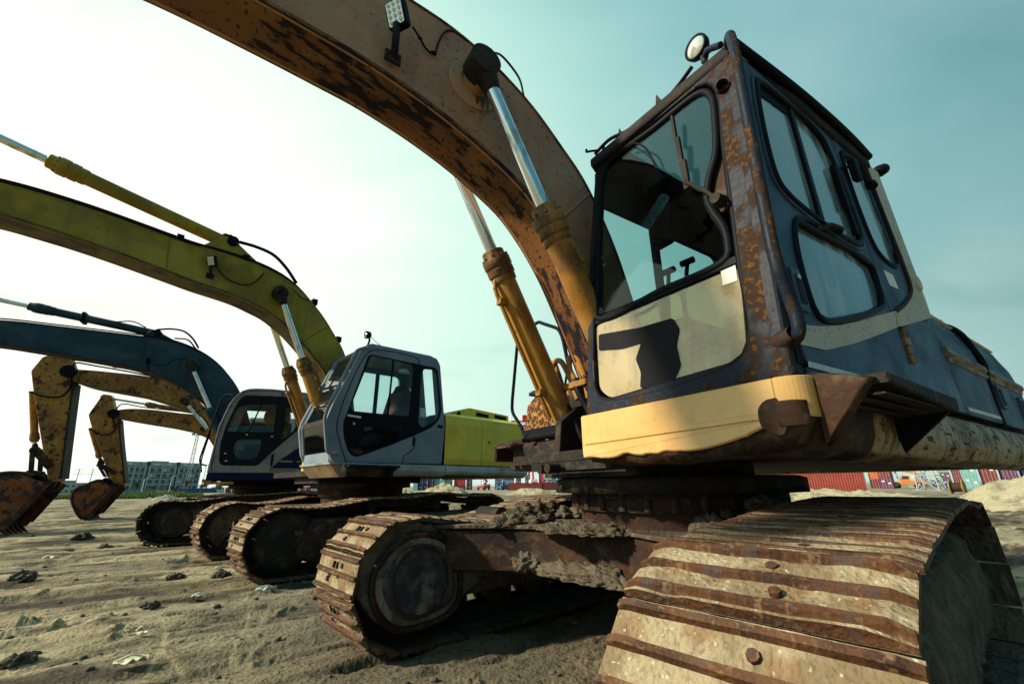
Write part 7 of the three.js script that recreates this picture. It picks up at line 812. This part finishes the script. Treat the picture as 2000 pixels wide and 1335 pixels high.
// ---------------------------------------------------------------- trees, scrub and grass
const mLeaf = [[0.035, 0.065, 0.035], [0.05, 0.085, 0.04], [0.025, 0.045, 0.03]].map((c) => P(c, { roughness: 0.9, side: THREE.DoubleSide })), mBark = P([0.07, 0.055, 0.04], { roughness: 0.9 });
function leafMass(R, n, cx, cy, cz, rx, ry, rz, s) { const pos = []; for (let i = 0; i < n; i++) { const a = R() * 6.283, b = Math.acos(2 * R() - 1), q = Math.pow(R(), 0.45) * (0.75 + 0.4 * Math.sin(a * 3 + b * 4)), x = cx + rx * q * Math.sin(b) * Math.cos(a), y = cy + ry * q * Math.cos(b), z = cz + rz * q * Math.sin(b) * Math.sin(a), d = () => (R() - 0.5) * s; pos.push(x + d(), y + d(), z + d(), x + d(), y + d(), z + d(), x + d(), y + d(), z + d()); } const g = new THREE.BufferGeometry(); g.setAttribute('position', new THREE.Float32BufferAttribute(pos, 3)); g.computeVertexNormals(); return g; }
const TR = RNG(99); function tree(label, x, z, h, w, palm) { const r = sit(thing('small_tree', label, 'tree', 'small trees along the foot of the building'), x, z, TR() * 6); add(r, 'trunk', [rod([0, -0.1, 0], [0.1, h * 0.55, 0], 0.12, 0.07, 7), rod([0.08, h * 0.4, 0], [w * 0.3, h * 0.7, 0.2], 0.06, 0.03, 5), rod([0.08, h * 0.45, 0], [-w * 0.3, h * 0.72, -0.2], 0.05, 0.03, 5)], mBark); add(r, 'crown', [leafMass(TR, 420, 0.1, h * 0.72, 0, w * 0.55, h * 0.33, w * 0.55, 0.55)], mLeaf[Math.floor(TR() * 3)]); }
[['first', -150.5, -160, 4.2, 3.2], ['second', -146, -165, 3.2, 3.4], ['third', -142, -168.5, 4.6, 2.6], ['fourth', -139, -173, 3.4, 3.6], ['fifth', -134.5, -176, 3.2, 3.2], ['sixth', -131.5, -180, 5.4, 2.4], ['seventh', -127, -183, 3.8, 3.4], ['eighth', -123, -187, 3.0, 3.6], ['ninth', -119.5, -191, 4.6, 2.6]].forEach(([k, x, z, h, w]) => tree(`${k} dark tree from the left along the foot of the grey building`, x, z, h, w));
[['left', -141, -205, 4.8, 2.8], ['middle', -136.5, -207.5, 4.2, 3.4], ['right', -131, -210.5, 5.2, 3.0]].forEach(([k, x, z, h, w]) => tree(`${k} of three trees behind the blue site fence`, x, z, h, w));
{ // grass: one ground cover per patch
  const blade = new THREE.BufferGeometry(); blade.setAttribute('position', new THREE.Float32BufferAttribute([-0.07, 0, 0, 0.07, 0, 0, 0.05, 0.6, 0.12, 0, 0, -0.07, 0, 0, 0.07, -0.1, 0.55, 0.02], 3)); blade.computeVertexNormals();
  const patch = (label, cx, cz, rx, rz, turn, n, seed, sc) => { const R = RNG(seed), m = new THREE.InstancedMesh(blade, P([0.1, 0.145, 0.035], { roughness: 0.9, side: THREE.DoubleSide }), n), q = new THREE.Object3D(), c = new THREE.Color(); for (let i = 0; i < n; i++) { let u, v; do { u = R() * 2 - 1; v = R() * 2 - 1; } while (u * u + v * v > 1 || wfbm(u * 3 + seed, v * 3, 3, seed) < -0.15); const X = u * rx, Z = v * rz, x = cx + X * Math.cos(turn) - Z * Math.sin(turn), z = cz + X * Math.sin(turn) + Z * Math.cos(turn); q.position.set(x, groundY(x, z) + 0.1 * (1 - u * u - v * v), z); q.rotation.set((R() - 0.5) * 0.5, R() * 6.28, (R() - 0.5) * 0.5); q.scale.setScalar((0.5 + R() * 0.9) * sc); q.updateMatrix(); m.setMatrixAt(i, q.matrix); const t = R(); m.setColorAt(i, c.setRGB(0.7 + 0.7 * t, 0.8 + 0.5 * t, 0.6 + 0.4 * t)); } m.name = numbered('grass'); m.castShadow = m.receiveShadow = true; scene.add(m); tag(m, label, null, null, 'stuff'); };
  patch('green grass bank before the grey building', -62, -76, 24, 8, 0.9, 9000, 3, 0.8); patch('thin green grass between the two buckets', -62, -63, 9, 4, 0.8, 2000, 8, 0.8); patch('rough green scrub at the foot of the building', -112, -142, 30, 7, 0.9, 3500, 12, 1.1);
}
// ---------------------------------------------------------------- litter and clods on the sand
const at = (o, x, z, turn = 0, dy = 0) => { o.position.set(x, groundY(x, z) + dy, z); o.rotation.y = turn; return o; };
function scrap(label, x, z, turn, l, w, m, seed) { const r = at(thing('plastic_scrap', label, 'plastic scrap', 'bits of litter on the sand'), x, z, turn, 0.012), n = 10, pos = [], idx = []; for (let i = 0; i <= n; i++) for (let j = 0; j <= 5; j++) { const u = i / n, v = j / 5 - 0.5, ww = w * Math.pow(Math.sin(Math.PI * (0.08 + 0.86 * u)), 0.6); pos.push((u - 0.5) * l, 0.012 + 0.03 * (0.5 + wfbm(u * 3 + seed, v * 3, 3, seed)) * (1 + 2 * Math.abs(v)) * Math.min(1, l * 4), v * ww); } for (let i = 0; i < n; i++) for (let j = 0; j < 5; j++) { const p = i * 6 + j; idx.push(p, p + 1, p + 7, p, p + 7, p + 6); } const g = new THREE.BufferGeometry(); g.setAttribute('position', new THREE.Float32BufferAttribute(pos, 3)); g.setIndex(idx); g.computeVertexNormals(); const u2 = g.clone(); u2.translate(0, -0.004, 0); add(r, 'sheet', [g, u2], m); add(r, 'fold', [tube([[-l * 0.45, 0.03, 0], [0, 0.035 + 0.02, w * 0.1], [l * 0.45, 0.03, 0]], 0.006, { k: 5 })], m); }
const mPl = P([0.62, 0.6, 0.45], { side: THREE.DoubleSide, roughness: 0.35 }), mPt = P([0.42, 0.5, 0.45], { side: THREE.DoubleSide, roughness: 0.35 });
scrap('crumpled cream plastic sheet lying in the left foreground', -2.25, -2.95, 0.5, 0.161, 0.072, mPl, 3); scrap('pale green leaf shaped scrap left of the yellow machine track', -4.77, -6.7, 0.5, 0.248, 0.088, mPt, 5); scrap('teal scrap right beside the front of the yellow machine track', -2.5, -4.85, 0.45, 0.186, 0.066, mPt, 7); scrap('small white scrap, left one of a pair behind the cream sheet', -2.85, -3.64, 1.1, 0.062, 0.039, mPl, 9); scrap('small white scrap, right one of a pair behind the cream sheet', -2.72, -3.6, 0.2, 0.074, 0.039, mPl, 11); scrap('white scrap halfway to the yellow machine track', -3.1, -4.74, 0.3, 0.124, 0.050, mPl, 13); scrap('white scrap far left near the larger bucket', -7.18, -7.25, 0.2, 0.136, 0.066, M.paper, 15);
{ const r = at(thing('paper_packet', 'red and white packet before the near track', 'packet'), 0.2, -2.62, 0.3, 0.012); add(r, 'wrapper', [ext([[-0.06, 0], [0.07, 0], [0.06, 0.012], [-0.05, 0.02]], -0.03, 0.03, { b: 0.003 })], M.paper); add(r, 'red_print', [bx(-0.03, 0.03, 0.0155, 0.0195, -0.022, 0.022, 0.0005)], mRed); }
T.clod = surf(256, 0.5, (u, v) => { const a = fbm(u, v, 6, 6, 4, 951), c = mix3([0.06, 0.052, 0.045], [0.11, 0.095, 0.07], sst(-0.3, 0.4, a)); return [c[0], c[1], c[2], 0.5 + 0.4 * a, 0.95]; }); const mClod = mat(T.clod, { bump: 0.02 });
[['dark clod in the open sand between the cream sheet and the yellow track', -3.27, -4.37, 0.11], ['dark clod behind the left foreground clods', -3.98, -5.62, 0.16], ['peaked dark clod before the teal machine track', -9.0, -9.7, 0.3], ['dark clod near the left edge, middle ground', -5.58, -5.43, 0.2], ['flat dark clod at the left edge in the foreground', -3.14, -3.19, 0.14], ['small clod right behind the white scraps', -2.76, -3.82, 0.05], ['small stone right of the cream sheet', -1.61, -2.97, 0.045], ['dark clod, right end of the row before the teal track', -6.9, -8.7, 0.17], ['dark clod, middle of the row before the teal track', -7.36, -8.42, 0.2], ['dark clod, left end of the row before the teal track', -7.75, -8.15, 0.16], ['dark clod left of the yellow machine track', -3.52, -5.75, 0.15]].forEach(([l, x, z, s], i) => { const o = add(scene, 'earth_clod', [lump(0, s * 0.05, 0, s * 0.6, s * 0.32, s * 0.45, 200 + i, 0.6, 4)], mClod); at(o, x, z, i); tag(o, l, 'clod', 'dark clods of earth on the sand'); });
{ const q = [], R = RNG(321); for (let i = 0; i < 420; i++) { const a = (-55 + R() * 100) * D2R, d = 1.9 + R() * R() * 14, x = d * Math.sin(a), z = -d * Math.cos(a), s = 0.008 + 0.028 * R() * R() * (1 + d * 0.1); const g = new THREE.IcosahedronGeometry(s, 1); g.scale(1, 0.6, 0.8); g.rotateY(R() * 6); g.translate(x, groundY(x, z) + s * 0.2, z); q.push(g); } const o = add(scene, 'pebbles', q, mClod); tag(o, 'loose pebbles and crumbs scattered over the sand', null, null, 'stuff'); }
renderer.render(scene, camera);
